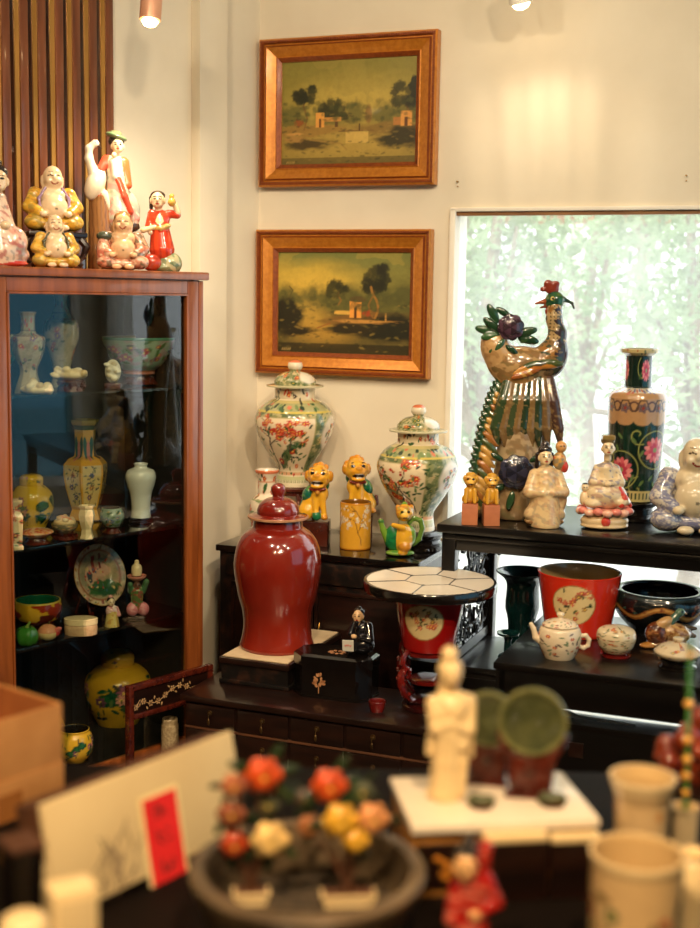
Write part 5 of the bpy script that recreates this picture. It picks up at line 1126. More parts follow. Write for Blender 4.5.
# ================================================================== on top of the cabinet
Zk = CABZ + .0005
def kpos(px, d): return at_d(px, Zk, d)
SK = (226, 196, 156)
p = kpos(53, .17); sc = mpp(p); hs = 36
t = thing('carved_stand', 'dark carved stand with curled legs under the yellow-robed buddha', 'stand', p, RC - .3)
MB().box(-30, 30, -19, 19, hs - 5, hs, 1.5).build('top', DARKW, t, scale=sc); m = MB(); m.box(-27, 27, -16, 16, hs - 10, hs - 5.2, 1.5); m.build('apron', DARKW, t, scale=sc)
for x in (-1, 1):
    for y in (-1, 1): MB().tube([(x * 24, y * 14, hs - 7), (x * 29, y * 17, hs - 14), (x * 26, y * 15, hs - 24), (x * 20, y * 12, hs - 30), (x * 25, y * 15, 2.6)], [4, 4, 3.2, 2.6, 2.6], 8).build('leg', DARKW, t, scale=sc)
YP = spots([(176, 116, 44), (222, 186, 92), (150, 130, 60)], .4, .6, 2)
t = thing('buddha_figurine', 'yellow-robed laughing buddha raised on a dark carved stand above the cabinet', 'figurine', Vector((p.x, p.y, Zk + (hs + .2) * sc)), .42)
buddha(t, sc, 64, SK, (206, 156, 50), YP, (70, 76), (150, 120, 150))
p = kpos(55, .055); sc = mpp(p); t = thing('buddha_figurine', 'small yellow-robed buddha at the front of the cabinet top, below the carved stand', 'figurine', p, .4)
buddha(t, sc, 52, SK, (206, 160, 56), YP, (60, 66), (80, 80, 56))
p = kpos(123, .06); sc = mpp(p); t = thing('buddha_figurine', 'brown-haired pink buddha with patterned sleeve seated in front of the crane lady', 'figurine', p, .18)
buddha(t, sc, 56, (222, 178, 134), (206, 140, 110), spots([(170, 90, 70), (226, 190, 160), (84, 84, 60)], .35, .58, 5), (64, 70), None, (160, 116, 70))
f = Fig(1.5); f.ell((-19, -6, 17), (7, 7, 15), (214, 160, 130), pat=spots([(190, 90, 70), (236, 214, 180)], .5, .55, 2)); f.ell((-18, -4, 33), (8, 7, 5), (66, 72, 56)); f.build('sack', t, sc, 44, flat=0)
p = kpos(-1, .08); sc = mpp(p); t = thing('seated_figurine', 'pink and white robed figurine cut by the left edge, on the cabinet top', 'figurine', p, .3)
f = Fig(3); PR = (214, 160, 140); pt = spots([(170, 90, 90), (150, 140, 130), (226, 200, 176)], .28, .58, 3); f.ell((0, 0, 12), (30, 20, 13), PR, pat=pt); f.cap((0, 0, 16), (-3, 0, 64), 24, 12, (222, 190, 164), pt); f.ell((14, -8, 24), (14, 12, 16), PR, pat=pt); f.ell((0, 0, 3), (29, 20, 4), (196, 60, 46)); f.build('robe', t, sc, 70, flat=0)
f = Fig(1.2); face(f, (0, -5, 84), 12, SK); f.cap((-2, -2, 66), (-1, -3, 76), 6, 5.4, SK); f.build('head', t, sc, 50); f = Fig(.5); f.ell((6, -18, 40), (5, 4, 4), SK); f.build('hands', t, sc, 16)
f = Fig(1.4); f.ell((0, -1, 92), (10.6, 10, 8), (40, 30, 26)); f.ell((0, 1, 101), (5, 5, 4.4), (40, 30, 26)); f.build('hair', t, sc, 36)
# lady with a crane
p = kpos(110, .19); sc = mpp(p)
t = thing('crane_lady_figurine', 'tall robed lady figurine with a white crane and green hat, against the slatted panel', 'figurine', p, .25)
f = Fig(3); TK = (150, 104, 62); tp = painted_folds((96, 62, 36), .5, 2); f.cap((-8, 0, 0), (-9, 0, 70), 14, 11, TK, tp); f.cap((8, 2, 0), (10, 2, 50), 16, 13, TK, tp); f.ell((-12, -4, 74), (8, 7, 5), (190, 80, 54)); f.build('tree_trunk', t, sc, 66, flat=0)
f = Fig(3); RB = (206, 200, 176); rp = spots([(226, 150, 140), (170, 180, 150), (230, 220, 200)], .22, .58, 4)
f.cap((10, -1, 52), (6, -2, 98), 14, 8.6, RB, rp); f.ell((5, -2, 104), (10.6, 7, 9), (186, 186, 150), pat=rp); f.cap((16, 0, 62), (24, 0, 52), 9, 6, (214, 150, 140), rp); f.ell((22, 1, 66), (7, 6, 14), (170, 176, 160), (0, -.4, 0)); f.ell((20, 1, 44), (10, 7, 6), (70, 54, 44))
f.path([(8, -10, 88), (14, -12, 72), (20, -11, 58)], [3, 3, 3], (214, 78, 52)); f.cap((14, -2, 106), (18, -5, 84), 5.6, 4, (222, 100, 54)); f.cap((-3, -2, 108), (-9, -8, 98), 5, 4, (206, 74, 50)); f.cap((3, -10, 106), (4, -11, 92), 3.2, 2.4, (224, 214, 190)); f.build('robe', t, sc, 88)
f = Fig(1); face(f, (8, -4, 122), 7.4, SK); f.cap((6, -2, 110), (7, -3, 118), 3.6, 3.2, SK); f.build('head', t, sc, 48); f = Fig(.5); f.ell((4, -12, 112), (2.6, 2.4, 3), SK); f.build('hands', t, sc, 16)
f = Fig(1.2); f.ell((7, 0, 126.5), (8, 7.4, 6), (46, 36, 30)); f.build('hair', t, sc, 34)
f = Fig(1.2); f.ell((7, -1, 131), (11, 10, 3.4), (96, 116, 80), (0, .3, 0)); f.ell((6, 0, 134), (6.6, 6.4, 3.4), (110, 112, 80)); f.build('hat', t, sc, 44)
f = Fig(2.4); W = (230, 214, 186); f.ell((-14, -6, 84), (9.6, 10, 17), W, (0, .35, 0)); f.path([(-16, -7, 96), (-20, -8, 108), (-20, -9, 118), (-14, -10, 123)], [5.4, 4, 3.4, 3.6], W); f.cap((-14, -10, 123), (-8, -11, 118), 2.4, .8, (60, 44, 34)); f.cap((-6, -6, 74), (2, -7, 56), 5, 2.4, W); f.dot((-14, -13.4, 124), (1, 1, 1), (16, 12, 12)); f.dot((-14, -10, 126.6), (2.6, 2.6, 1.2), (196, 50, 40)); f.build('crane', t, sc, 66)
# red-robed boy
p = kpos(161, .09); sc = mpp(p)
t = thing('boy_figurine', 'red-coated boy figurine holding a gourd at the right end of the cabinet top', 'figurine', p, .1)
f = Fig(2); f.ell((7, 0, 8), (14, 10, 12), (130, 140, 104), pat=spots([(90, 110, 80), (190, 180, 140)], .25)); f.ell((0, 0, 4), (17, 11, 5), (120, 126, 90)); f.build('rock', t, sc, 46, flat=0)
f = Fig(1.2); f.ell((-9, -9, 8.6), (10, 8, 8.6), (176, 62, 36), pat=painted_folds((120, 36, 24), .12, 1, 2)); f.build('ball', t, sc, 40, flat=0)
f = Fig(2); O = (208, 66, 36); f.cap((1, 0, 22), (-1, 0, 44), 12.5, 9, O, painted_folds((160, 40, 24), .35, 3)); f.ell((-1, 0, 52), (10, 7.4, 9), O); f.cap((-9, 0, 57), (-12, -2, 44), 4, 3.6, O); f.cap((8, 0, 57), (16, -2, 56), 4.2, 4, O); f.ell((-1, -6, 48), (3.6, 3, 8), (232, 204, 160)); f.path([(-8, -6, 43), (0, -8.4, 42), (8, -6, 45)], [2.2] * 3, (190, 150, 80)); f.build('coat', t, sc, 66)
f = Fig(1); face(f, (-3, -2, 70), 8.4, SK); f.cap((-2, 0, 58), (-2, -1, 66), 3.8, 3.6, SK); f.build('head', t, sc, 50); f = Fig(.5); f.cap((-12, -2, 43), (-10, -6, 38), 3, 2.6, SK); f.build('hand', t, sc, 18); f = Fig(.5); f.cap((17, -3, 58), (14, -4, 66), 3.2, 2.8, SK); f.build('hand', t, sc, 18); f = Fig(.5); f.cap((-3, -7, 44), (-17, -8, 40), 2.2, 3, (226, 200, 150)); f.build('scroll', t, sc, 22)
f = Fig(1); f.ell((-3, .6, 74.5), (7.4, 7, 5), (60, 44, 34)); f.cap((-9.4, 0, 72), (-9.6, 0, 62), 2.2, 1.8, (60, 44, 34)); f.build('hair', t, sc, 34)
f = Fig(1); f.ell((11, -6, 68), (4, 4, 4.4), (206, 160, 70)); f.ell((11, -6, 73.6), (2.6, 2.6, 2.8), (206, 160, 70)); f.build('gourd', t, sc, 30)
WARMF = (1.0, .69, .37)
SPOTS = [(l1 + Vector((.0, -.0, -.16)), l1 + Vector((-.05, .3, -1.6)), 16, 2.6, .9, .05),
         (l2 + Vector((.02, .0, -.12)), l2 + Vector((.10, .05, -1.2)), 3.2, 2.8, 1, .04),
         (Vector((-.75, 2.3, 2.8)), Vector((-.3, 4.5, 1.7)), 47, 1.7, .9, .06),
         (Vector((-.1, 2.0, 2.8)), Vector((-.2, 4.5, 1.6)), 47, 1.7, .9, .06),
         (Vector((.6, 2.4, 2.8)), Vector((.4, 4.4, 1.5)), 42, 1.7, .9, .06),
         (Vector((1.25, 2.0, 2.8)), Vector((.9, 4.2, 1.3)), 40, 1.7, .9, .06),
         (Vector((.5, .9, 2.75)), Vector((-.7, 3.6, .9)), 135, 1.0, .8, .05),
         (Vector((.35, .3, 2.75)), Vector((.05, 1.5, .9)), 150, 1.5, .8, .05, WARMF),
         (Vector((-.5, .2, 2.75)), Vector((-.4, 1.6, .9)), 150, 1.5, .8, .05, WARMF)]
# ================================================================== inside the cabinet
def cab_pos(px, py, k, dmin=.06, dmax=.30):
    z = SH[k] + .0005; p = on_z(px, py, z); d = -(p - K0).dot(CN)
    d = min(dmax, max(dmin, d)); return at_d(px, z, d)
def cab_d(px, k, d): return at_d(px, SH[k] + .0005, d)
# top glass shelf
FR = [(206, 110, 96), (196, 80, 70), (150, 110, 130)]
def rose_vase(label, px, d, prof, seed, sides=0, base=(176, 160, 126)):
    p = cab_d(px, 0, d); sc = mpp(p); c = Cv(1.2, base, 180)
    c.mottle(.28, .74, [(150, 132, 104), (190, 170, 140)], 22, seed, .56, .7); c.scatter(30, 0, 1.2, .3, .72, .034, FR, seed, 'flower'); c.scatter(26, 0, 1.2, .26, .76, .04, [(90, 110, 80), (130, 120, 110), (70, 80, 66)], seed + 1, 'leaf'); c.band(.7, .712, (150, 120, 90)); c.band(.76, .775, (130, 120, 100)); c.band(.955, 1, (180, 150, 110))
    c.scatter(16, 0, 1.2, .78, .94, .03, FR + [(100, 110, 90)], seed + 2); c.band(.02, .1, base)
    return one('vase', label, 'vase', turned(cr(prof, 4), sc, 84, c, (170, 150, 120), sides=sides, rows=70), p, group='painted vases on the glass shelf')
rose_vase('squat grey-white painted vase with tall neck, front left on the glass shelf', 29, .11, [(13, 0), (14, 0), (14, 0), (12, 8), (8.6, 18), (9, 26), (14, 38), (16.4, 50), (15.6, 56), (8, 60), (6.8, 66), (7, 76), (8.4, 80), (7, 80), (5.6, 72)], 3, 8)
rose_vase('tall buff painted vase with flared mouth, behind the shell carving on the glass shelf', 62, .24, [(10, 0), (11.4, 0), (11.4, 0), (10, 8), (8.8, 18), (12, 32), (17, 48), (17.6, 58), (16, 66), (11, 69), (8.6, 75), (6, 82), (6.2, 88), (8.6, 95), (7.2, 95), (5, 84)], 9)
def shell_carving(label, px, d, w, h, seed, stand):
    p = cab_d(px, 0, d); sc = mpp(p); t = thing('shell_carving', label, 'carving', p, RC - .9, 'pale carvings on the glass shelf'); q = random.Random(seed); z0 = 0
    if stand:
        m = MB(); m.lathe([(w * .6, 0), (w * .8, 1), (w * .7, 6), (w * .85, 10), (w * .7, 12)], 20)
        for i in range(22): a = q.uniform(0, 6.3); m.ball((w * .75 * math.cos(a), w * .75 * math.sin(a), q.uniform(1, 11)), q.uniform(1.4, 2.8), 1)
        m.build('stand', ROSEW, t, scale=sc); z0 = 12
    f = Fig(1.6); col = (228, 204, 156)
    f.ell((0, 0, z0 + h * .25), (w, w * .6, h * .28), col)
    for i in range(11): a = q.uniform(-1, 1); f.ell((a * w * .85, q.uniform(-.5, .1) * w, z0 + h * q.uniform(.2, .75) * (1 - abs(a) * .3)), (q.uniform(.14, .3) * w, w * .25, q.uniform(.1, .24) * h), [col, (214, 184, 130), (236, 216, 176)][i % 3], (0, q.uniform(-.8, .8), 0))
    f.build('carving', t, sc, 60, IVORYP, flat=z0)
IVORYP = mat_paint('carved_ivory', .4, .3)
shell_carving('cream shell carving at the front left corner of the glass shelf', 37, .05, 17, 19, 2, False)
shell_carving('cream shell carving on a dark carved stand, second from the left on the glass shelf', 71, .075, 17, 21, 5, True)
p = cab_d(113, 0, .11); sc = mpp(p); t = thing('stone_carving', 'small white upright carving on a wooden block, middle of the glass shelf', 'carving', p, RC - .8)
MB().box(-8, 8, -5, 5, 0, 5.5, .8).build('block', ROSEW, t, scale=sc)
f = Fig(1.5); q = random.Random(3); f.ell((0, 0, 17), (8, 5, 12), (226, 214, 186))
for i in range(12): f.ell((q.uniform(-6, 6), -3.6, q.uniform(8, 27)), (2.8, 2.2, 2.2), (232, 222, 196) if i % 2 else (206, 188, 150))
f.build('carving', t, sc, 50, IVORYP, flat=5.6)
p = cab_d(139, 0, .2); sc = mpp(p); t = thing('ring_stand', 'low reddish footed stand under the wide bowl on the glass shelf', 'stand', p); MB().lathe([(18, 0), (20, 1), (16, 4), (15, 8), (19, 11)], 44).build('body', ROSEW, t, scale=sc)
c = Cv(4, (150, 170, 140), 130); c.mottle(0, 1, [(170, 150, 140)], 10, 3, .6); c.scatter(46, 0, 4, .3, .8, .09, [(206, 120, 120), (190, 90, 96), (150, 110, 120)], 4, 'flower'); c.scatter(50, 0, 4, .25, .85, .07, GREENS, 5, 'leaf'); c.band(.93, 1, (70, 130, 100)); c.band(0, .1, (190, 120, 90))
one('bowl', 'wide flared green and pink bowl on a footed stand, right side of the glass shelf', 'bowl', turned(cr([(14, 0), (16, 0), (16, 0), (17, 3), (24, 9), (31, 19), (37, 33), (37.6, 35), (36.4, 35), (29, 20), (14, 6)], 5), sc, 120, c, (190, 180, 160), rows=60), Vector((p.x, p.y, p.z + 11.1 * sc)))
p = cab_d(-3, 0, .13); sc = mpp(p); c2 = Cv(4, (58, 128, 90), 110); c2.scatter(40, 0, 4, .2, .8, .09, [(216, 190, 120), (206, 110, 90)], 4, 'flower'); c2.band(.9, 1, (206, 190, 140))
p = at_d(-6, SH[0] + .0005, .28); sc = mpp(p)
t = one('bowl', 'green bowl with gold rim cut off behind the left door stile on the glass shelf', 'bowl', turned(cr([(13, 0), (15, 0), (15, 0), (14, 10), (17, 22), (24, 34), (28, 52), (28.6, 54), (27, 54), (22, 38), (10, 24)], 5), sc, 90, c2, (200, 190, 160), rows=50), p)
# second shelf
def pot_canvas(asp, base, seed, lotus=True, n=6):
    c = Cv(asp, base, 220); q = random.Random(seed)
    for i in range(n): x, y = q.uniform(0, asp), q.uniform(.2, .62); c.ell(x, y, .16, .11, (22, 70, 44), q.uniform(-.5, .5), rough=.35, seed=i); c.ell(x + .02, y + .01, .1, .06, (36, 92, 52), q.uniform(-.5, .5), rough=.35, seed=i + 3)
    for i in range(n): x, y = q.uniform(0, asp), q.uniform(.3, .78); c.flower(x, y, .1, q.choice([(196, 120, 110), (150, 84, 100), (206, 140, 120), (110, 70, 90)]), n=7); c.line([(x, y), (x + .05, y - .3)], .008, (56, 76, 44))
    for i in range(n * 2): c.leaf(q.uniform(0, asp), q.uniform(.1, .9), .14, q.uniform(0, 6.3), q.choice([(30, 80, 50), (60, 60, 50), (90, 110, 60)]))
    return c
YW = (212, 168, 44)
p = cab_pos(32, 510, 1, .14); sc = mpp(p)
t = thing('ginger_jar', 'yellow ginger jar with green leaves at the left of the second shelf', 'jar', p, 0, 'yellow ginger jars')
part('body', turned(cr([(12, 0), (14, 0), (14, 0), (16, 5), (20.6, 14), (21.8, 24), (20, 34), (14, 41), (10, 43), (10, 45), (8, 45), (8, 38)], 5), sc, 110, pot_canvas(2.9, YW, 5, n=11), (170, 130, 50), rows=70), t)
part('lid', turned(cr([(11.6, 42.4), (11.8, 46), (11.4, 50), (8, 53), (.3, 53.6)], 4), sc, 60, pot_canvas(4, YW, 8, n=4), rows=30), t)
p = cab_pos(86, 519, 1, .15); sc = mpp(p)
c = Cv(1.35, (210, 152, 44), 300); q = random.Random(12); A = 1.35
for k in range(6):
    x = (.5 + (k + .5) / 6) * A; c.rect(x - .095, x + .095, .14, .56, (216, 186, 116))
    for y in (.46, .34, .24): c.flower(x + q.uniform(-.03, .03), y, .034, q.choice([(60, 66, 120), (190, 110, 70), (80, 80, 130)]), n=6)
    for i in range(26): c.leaf(x + q.uniform(-.085, .085), q.uniform(.16, .54), .035, q.uniform(0, 6.3), q.choice([(56, 84, 58), (44, 54, 70), (96, 100, 60)]))
    c.line([(x - .03, .15), (x + .02, .3), (x - .02, .42), (x + .03, .54)], .004, (70, 80, 50))
    c.leaf(x - .045, .62, .22, 1.75, (30, 80, 50)); c.leaf(x + .045, .62, .22, 1.4, (24, 70, 46)); c.leaf(x, .6, .2, 1.57, (190, 110, 80))
c.band(.905, .95, (40, 80, 60)); c.band(.95, 1, (214, 156, 66))
one('hexagonal_vase', 'tall yellow six-sided vase with flower panels, centre of the second shelf', 'vase', turned([(16, 0), (17, 1), (15.4, 6), (13.6, 11), (15, 15), (19.6, 32), (21.8, 46), (21.6, 56), (17, 61.4), (10.8, 64), (10.2, 68), (10.2, 90), (10.6, 93), (13.4, 97), (13.6, 100), (12, 100), (8, 92)], sc, 120, c, (150, 110, 40), sides=6, rows=150), p)
p = cab_pos(141, 522, 1, .09); sc = mpp(p)
t = thing('round_stand', 'low dark stand under the plain white vase on the second shelf', 'stand', p); MB().lathe([(10.5, 0), (12, .6), (12, 2.6), (9, 4), (11, 5.2)], 36).build('body', DARKW, t, scale=sc)
one('meiping_vase', 'plain white vase with rounded shoulder on a dark stand, right of the second shelf', 'vase', turned(cr([(8.6, 0), (10, 0), (10, 0), (9.4, 8), (10.6, 22), (13.8, 33), (15.2, 41), (13, 47), (7.6, 49.4), (6.2, 51), (7.2, 53.6), (6, 53.6), (5, 49)], 5), sc, 80), Vector((p.x, p.y, p.z + 5.3 * sc)), WHITEP)
c = Cv(.6, (218, 196, 150), 160); c.scatter(22, 0, .6, .1, .9, .05, [(206, 110, 80), (190, 90, 70)], 3, 'flower'); c.scatter(30, 0, .6, .08, .92, .04, GREENS, 4, 'leaf')
p = cab_d(15, 1, .035); sc = mpp(p)
one('square_vase', 'narrow square painted vase at the left end of the second shelf, beside the door', 'vase', turned([(8, 0), (10, 1), (10, 4), (8, 7), (9, 10), (10, 34), (8.6, 37), (6.6, 39), (6.6, 45), (9.4, 49), (9.4, 51), (7, 51), (5, 44)], sc, 80, c, (190, 160, 120), sides=4, rows=60), p, rz=.4)
p = cab_d(36, 1, .068); sc = mpp(p); t = thing('dish_stand', 'small dark stand under the flat pink dish on the second shelf', 'stand', p); MB().lathe([(12, 0), (14, 1), (11, 3), (10, 6), (13, 8)], 30).build('body', ROSEW, t, scale=sc)
c = Cv(6, (222, 176, 130), 90); c.scatter(30, 0, 6, .1, .9, .2, [(214, 110, 70), (206, 90, 60)], 3, 'flower')
p2 = Vector((p.x, p.y, p.z + 8.1 * sc)); one('shallow_dish', 'flat pink and white dish with low cover in front of the yellow ginger jar', 'dish', turned(cr([(10, 0), (13, 0), (13, 0), (17, 3), (17.4, 4.4), (14, 6), (5, 8), (.3, 8.4)], 4), sc, 70, c, rows=40), p2)
p = cab_d(65, 1, .072); sc = mpp(p); t = thing('carved_stand', 'carved dark stand under the shell-topped covered bowl on the second shelf', 'stand', p); b = MB().lathe([(11, 0), (13, 1), (10, 4), (12, 7)], 30)
for k in range(10): a = k * .628; b.ball((12 * math.cos(a), 12 * math.sin(a), 3.4), 1.7, 1)
b.build('body', ROSEW, t, scale=sc)
p2 = Vector((p.x, p.y, p.z + 7.1 * sc)); t = thing('covered_bowl', 'small bowl heaped with pale shell carving, left of the yellow six-sided vase', 'bowl', p2)
c = Cv(4, (120, 110, 84), 90); c.scatter(60, 0, 4, .1, .9, .12, [(190, 120, 90), (90, 96, 70), (196, 170, 130)], 3, 'flower'); part('body', turned(cr([(7, 0), (8, 0), (8, 0), (12, 4), (13, 8), (12.6, 9), (10, 9)], 4), sc, 60, c, rows=30), t)
f = Fig(1.2); q = random.Random(6); f.ell((0, 0, 10), (11, 10, 5), (220, 190, 140))
for i in range(16): a = q.uniform(0, 6.3); r_ = q.uniform(2, 9); f.ell((r_ * math.cos(a), r_ * math.sin(a), 13 + q.uniform(-1, 2.4)), (2.8, 2.4, 2), [(226, 200, 150), (214, 140, 90), (196, 160, 110)][i % 3], (q.random(), q.random(), 0))
f.build('heap', t, sc, 50, IVORYP)
p = cab_d(87, 1, .030); sc = mpp(p)
one('small_vase', 'little cream faceted vase at the front edge of the second shelf, before the yellow vase', 'vase', turned([(6.4, 0), (7, 1), (5.6, 5), (5.2, 10), (7, 17), (8.2, 24), (7.2, 28.4), (6.4, 30), (8, 33), (8, 34), (6, 34), (5, 30)], sc, 72, sides=6, rows=60), p, IVORY)
p = cab_d(112, 1, .055); sc = mpp(p); t = thing('dish_stand', 'small dark stand under the blue and green bowl on the second shelf', 'stand', p); MB().lathe([(8, 0), (9.4, .6), (7, 3), (6, 5), (9, 7)], 30).build('body', ROSEW, t, scale=sc)
c = Cv(3.4, (130, 150, 130), 110); c.scatter(40, 0, 3.4, .1, .9, .1, [(190, 100, 80), (90, 110, 140), (206, 170, 100)], 8, 'flower'); c.scatter(40, 0, 3.4, .1, .9, .1, GREENS, 9, 'leaf')
one('small_bowl', 'small rounded blue and green bowl right of the yellow six-sided vase', 'bowl', turned(cr([(6, 0), (7.6, 0), (7.6, 0), (11, 5), (12.2, 11), (10.6, 16), (9.6, 18), (8.6, 18), (10, 12), (5, 3)], 4), sc, 70, c, (70, 60, 50), rows=50), Vector((p.x, p.y, p.z + 7.1 * sc)))
# third shelf
p = cab_pos(94, 618, 2, .2); sc = mpp(p); p = cab_d(94, 2, .2)
t = thing('plate_stand', 'dark wooden easel holding the round painted plate on the third shelf', 'stand', p, RC)
m = MB(); 
for x in (-11, 11): m.tube([(x, -9, 1.4), (x, -7, 8), (x * .9, 1, 30), (x * .8, 5, 46)], [1.4, 1.4, 1.3, 1.2], 6); m.tube([(x, -9, 1.4), (x, -12, 2), (x, -12.6, 7)], 1.3, 6); m.tube([(x * .9, 2, 32), (x, 15, 1.4)], 1.2, 6)
m.tube([(-11, 1, 30), (11, 1, 30)], 1.2, 6); m.tube([(-11, -6.6, 9), (11, -6.6, 9)], 1.2, 6); m.build('frame', ROSEW, t, scale=sc)
N = 80; g = np.linspace(-1, 1, N); c = Cv(1, (198, 176, 136), 200, wrap=False); c.a[:] = np.array(L((206, 186, 150)))
c.scatter(60, 0, 1, 0, 1, .03, [(190, 90, 80), (206, 120, 100), (90, 110, 80)], 3, 'flower'); c.scatter(60, 0, 1, 0, 1, .03, GREENS, 6, 'leaf'); c.scatter(80, 0, 1, 0, 1, .03, [(150, 70, 70), (120, 100, 80), (196, 140, 80)], 13, 'flower'); c.ell(.5, .5, .385, .385, (178, 160, 122), soft=.02); c.mottle(.12, .88, [(150, 140, 106), (190, 150, 120)], 9, 4, .57, .8); c.ring(.5, .5, .385, .012, (150, 90, 60)); c.ring(.5, .5, .49, .014, (170, 130, 80))
c.ell(.52, .3, .26, .13, (54, 96, 54), rough=.5); c.ell(.62, .24, .16, .08, (40, 80, 50), rough=.5); c.ell(.4, .52, .13, .12, (206, 160, 130), rough=.4); c.ell(.6, .56, .16, .1, (214, 170, 140), rough=.4); c.ell(.36, .5, .05, .1, (40, 60, 70), rough=.3); c.rect(.42, .48, .55, .82, (150, 60, 50)); c.rect(.56, .6, .6, .84, (120, 60, 56)); c.ell(.7, .72, .14, .05, (120, 130, 110), rough=.5); c.scatter(30, .25, .75, .25, .75, .02, [(196, 70, 60), (60, 90, 110), (220, 190, 120)], 9)
pr = cr([(0.02, 0), (14, 0), (15, .4), (17, 1.4), (24, 3.6), (30, 6), (31, 7), (30, 7.4), (23, 5.4), (16, 3), (14, 2), (.02, 1.9)], 4); n_ = 110
P = np.array(pr); V = []; Cc = []
for r_, z in P:
    for j in range(n_): a = 2 * PI * j / n_; V.append((r_ * math.cos(a), -z, r_ * math.sin(a)))
V = np.array(V); Cc = c.sample(np.clip(.5 + V[:, 0] / 64, 0, .999), np.clip(.5 + V[:, 2] / 64, 0, .999))
k = len(P); fq = [(i * n_ + j, i * n_ + (j + 1) % n_, (i + 1) * n_ + (j + 1) % n_, (i + 1) * n_ + j) for i in range(k - 1) for j in range(n_)]
V3 = V.copy(); th_ = .30
V3[:, 1], V3[:, 2] = V[:, 1] * math.cos(th_) + V[:, 2] * math.sin(th_), -V[:, 1] * math.sin(th_) + V[:, 2] * math.cos(th_)
# denser face disc for the painting
gx, gz = np.meshgrid(np.linspace(-1, 1, 90), np.linspace(-1, 1, 90))
me = bpy.data.meshes.new('plate'); me.from_pydata((V3 * sc).tolist(), [], fq); me.update(); me.polygons.foreach_set('use_smooth', [True] * len(me.polygons)); set_col(me, Cc)
sd = me; bm = bmesh.new(); bm.from_mesh(me); bmesh.ops.subdivide_edges(bm, edges=[e for e in bm.edges if e.calc_length() > 2.2 * sc], cuts=2, use_grid_fill=True); bm.to_mesh(me); bm.free()
VV = np.array([v.co[:] for v in me.vertices]) / sc; yy = VV[:, 2] * math.cos(th_) + VV[:, 1] * math.sin(th_)
cc = np.ones((len(VV), 4), np.float32); cc[:, :3] = c.sample(np.clip(.5 + VV[:, 0] / 64, 0, .999), np.clip(.5 + yy / 64, 0, .999)); me.color_attributes['Col'].data.foreach_set('color', cc.ravel())
tag(link('painted_plate', me, GLAZE, loc=p + Vector((-CN.x, -CN.y, 0)) * (-4 * sc) + Vector((0, 0, 40.5 * sc)), rot=(0, 0, RC)), 'round painted plate with figures and garden, propped on the third shelf', 'plate')
p = cab_pos(38, 622, 2, .10); sc = mpp(p)
c = Cv(4, (150, 44, 20), 120); c.mottle(.2, 1, [(206, 160, 40)], 2.2, 4, .56); c.mottle(0, .5, [(90, 26, 16)], 3, 9, .52); c.band(.93, 1, (196, 170, 60))
one('bowl', 'low red and yellow glazed bowl with green inside, left of the third shelf', 'bowl', turned(cr([(14, 0), (17, 0), (17, 0), (22, 6), (24, 14), (23, 22), (22, 23), (20, 22), (21, 12), (12, 4)], 5), sc, 110, c, (20, 92, 60), rows=60), p)
def fruit(label, px, py, d, col, leafs, r, kind, grp=None):
    p = cab_d(px, 2, d); sc = mpp(p); t = thing(kind, label, 'ornament', p); f = Fig(1.5)
    if kind == 'porcelain_pepper':
        for k in range(6): a = k * PI / 3; f.ell((math.cos(a) * r * .4, math.sin(a) * r * .4, r * .78), (r * .58, r * .58, r * .8), col)
        f.build('body', t, sc, 50, flat=0); f = Fig(.8); f.path([(0, 0, r * 1.4), (1, 0, r * 1.7), (3, 0, r * 1.95)], [2.4, 1.4, 1.2], (120, 140, 60)); f.build('stem', t, sc, 24)
    else:
        f.ell((0, 0, r * .8), (r, r, r * .85), col, pat=lambda V, b: np.where((V[:, 2] > r * .9)[:, None], np.array(L((200, 90, 70))) * .6 + b * .4, b)); f.build('body', t, sc, 44, flat=0)
        f = Fig(.8); f.ell((r * .9, -2, r * .8), (5, 2, 3), (190, 60, 60), (0, -.8, 0)); f.ell((r * 1.1, -3, r * 1.2), (4, 1.6, 2.4), (206, 110, 100), (0, -.4, 0)); f.cap((0, 0, r * 1.5), (2, 0, r * 1.9), 1.2, .8, (80, 70, 40)); f.build('leaf', t, sc, 36)
fruit('green glazed pepper ornament at the front left of the third shelf', 27, 645, .05, (56, 118, 40), None, 12, 'porcelain_pepper')
fruit('cream and pink glazed peach ornament right of the green pepper', 48, 642, .055, (216, 190, 130), None, 10, 'porcelain_peach')
p = cab_d(81, 2, .045); sc = mpp(p)
m = bpy.data.meshes.new
t = thing('oval_box', 'oval cream box with carved sides at the front of the third shelf', 'box', p, RC - .8)
o = part('body', turned(cr([(13, 0), (14.4, 0), (14.4, 0), (15, 6), (14.6, 10), (14.6, 10), (14.4, 10.2)], 3), sc, 60), t, mat_two('carved_cream', (190, 150, 110), (216, 182, 140), .45, 60, bmp=.4)); o.scale = (1.1, .75, 1)
o = part('lid', turned(cr([(14.8, 10.4), (15.2, 11), (15, 15), (13.8, 16.4), (.3, 17)], 4), sc, 60), t, IVORY); o.scale = (1.1, .75, 1)
p = cab_d(112, 2, .05); sc = mpp(p)
t = thing('lady_figurine', 'tiny cream and pink lady figurine at the front of the third shelf below the plate', 'figurine', p, .5); f = Fig(1.4); f.cap((0, 0, 0), (0, 0, 14), 7.6, 5.4, (216, 190, 110), spots([(190, 140, 70)], .4)); f.ell((0, 0, 16), (6.4, 5, 6), (214, 170, 160), pat=spots([(190, 110, 110), (236, 214, 200)], .5)); f.cap((5, 0, 18), (6, -4, 12), 2, 2, (214, 150, 140)); f.build('robe', t, sc, 50, flat=0)
f = Fig(.8); face(f, (-1, -1, 25), 4.2, (226, 200, 160)); f.ell((-1, .6, 27), (3.8, 3.6, 3), (50, 36, 30)); f.ell((-1, 1, 30), (2.2, 2.2, 2), (206, 150, 140)); f.build('head', t, sc, 40)
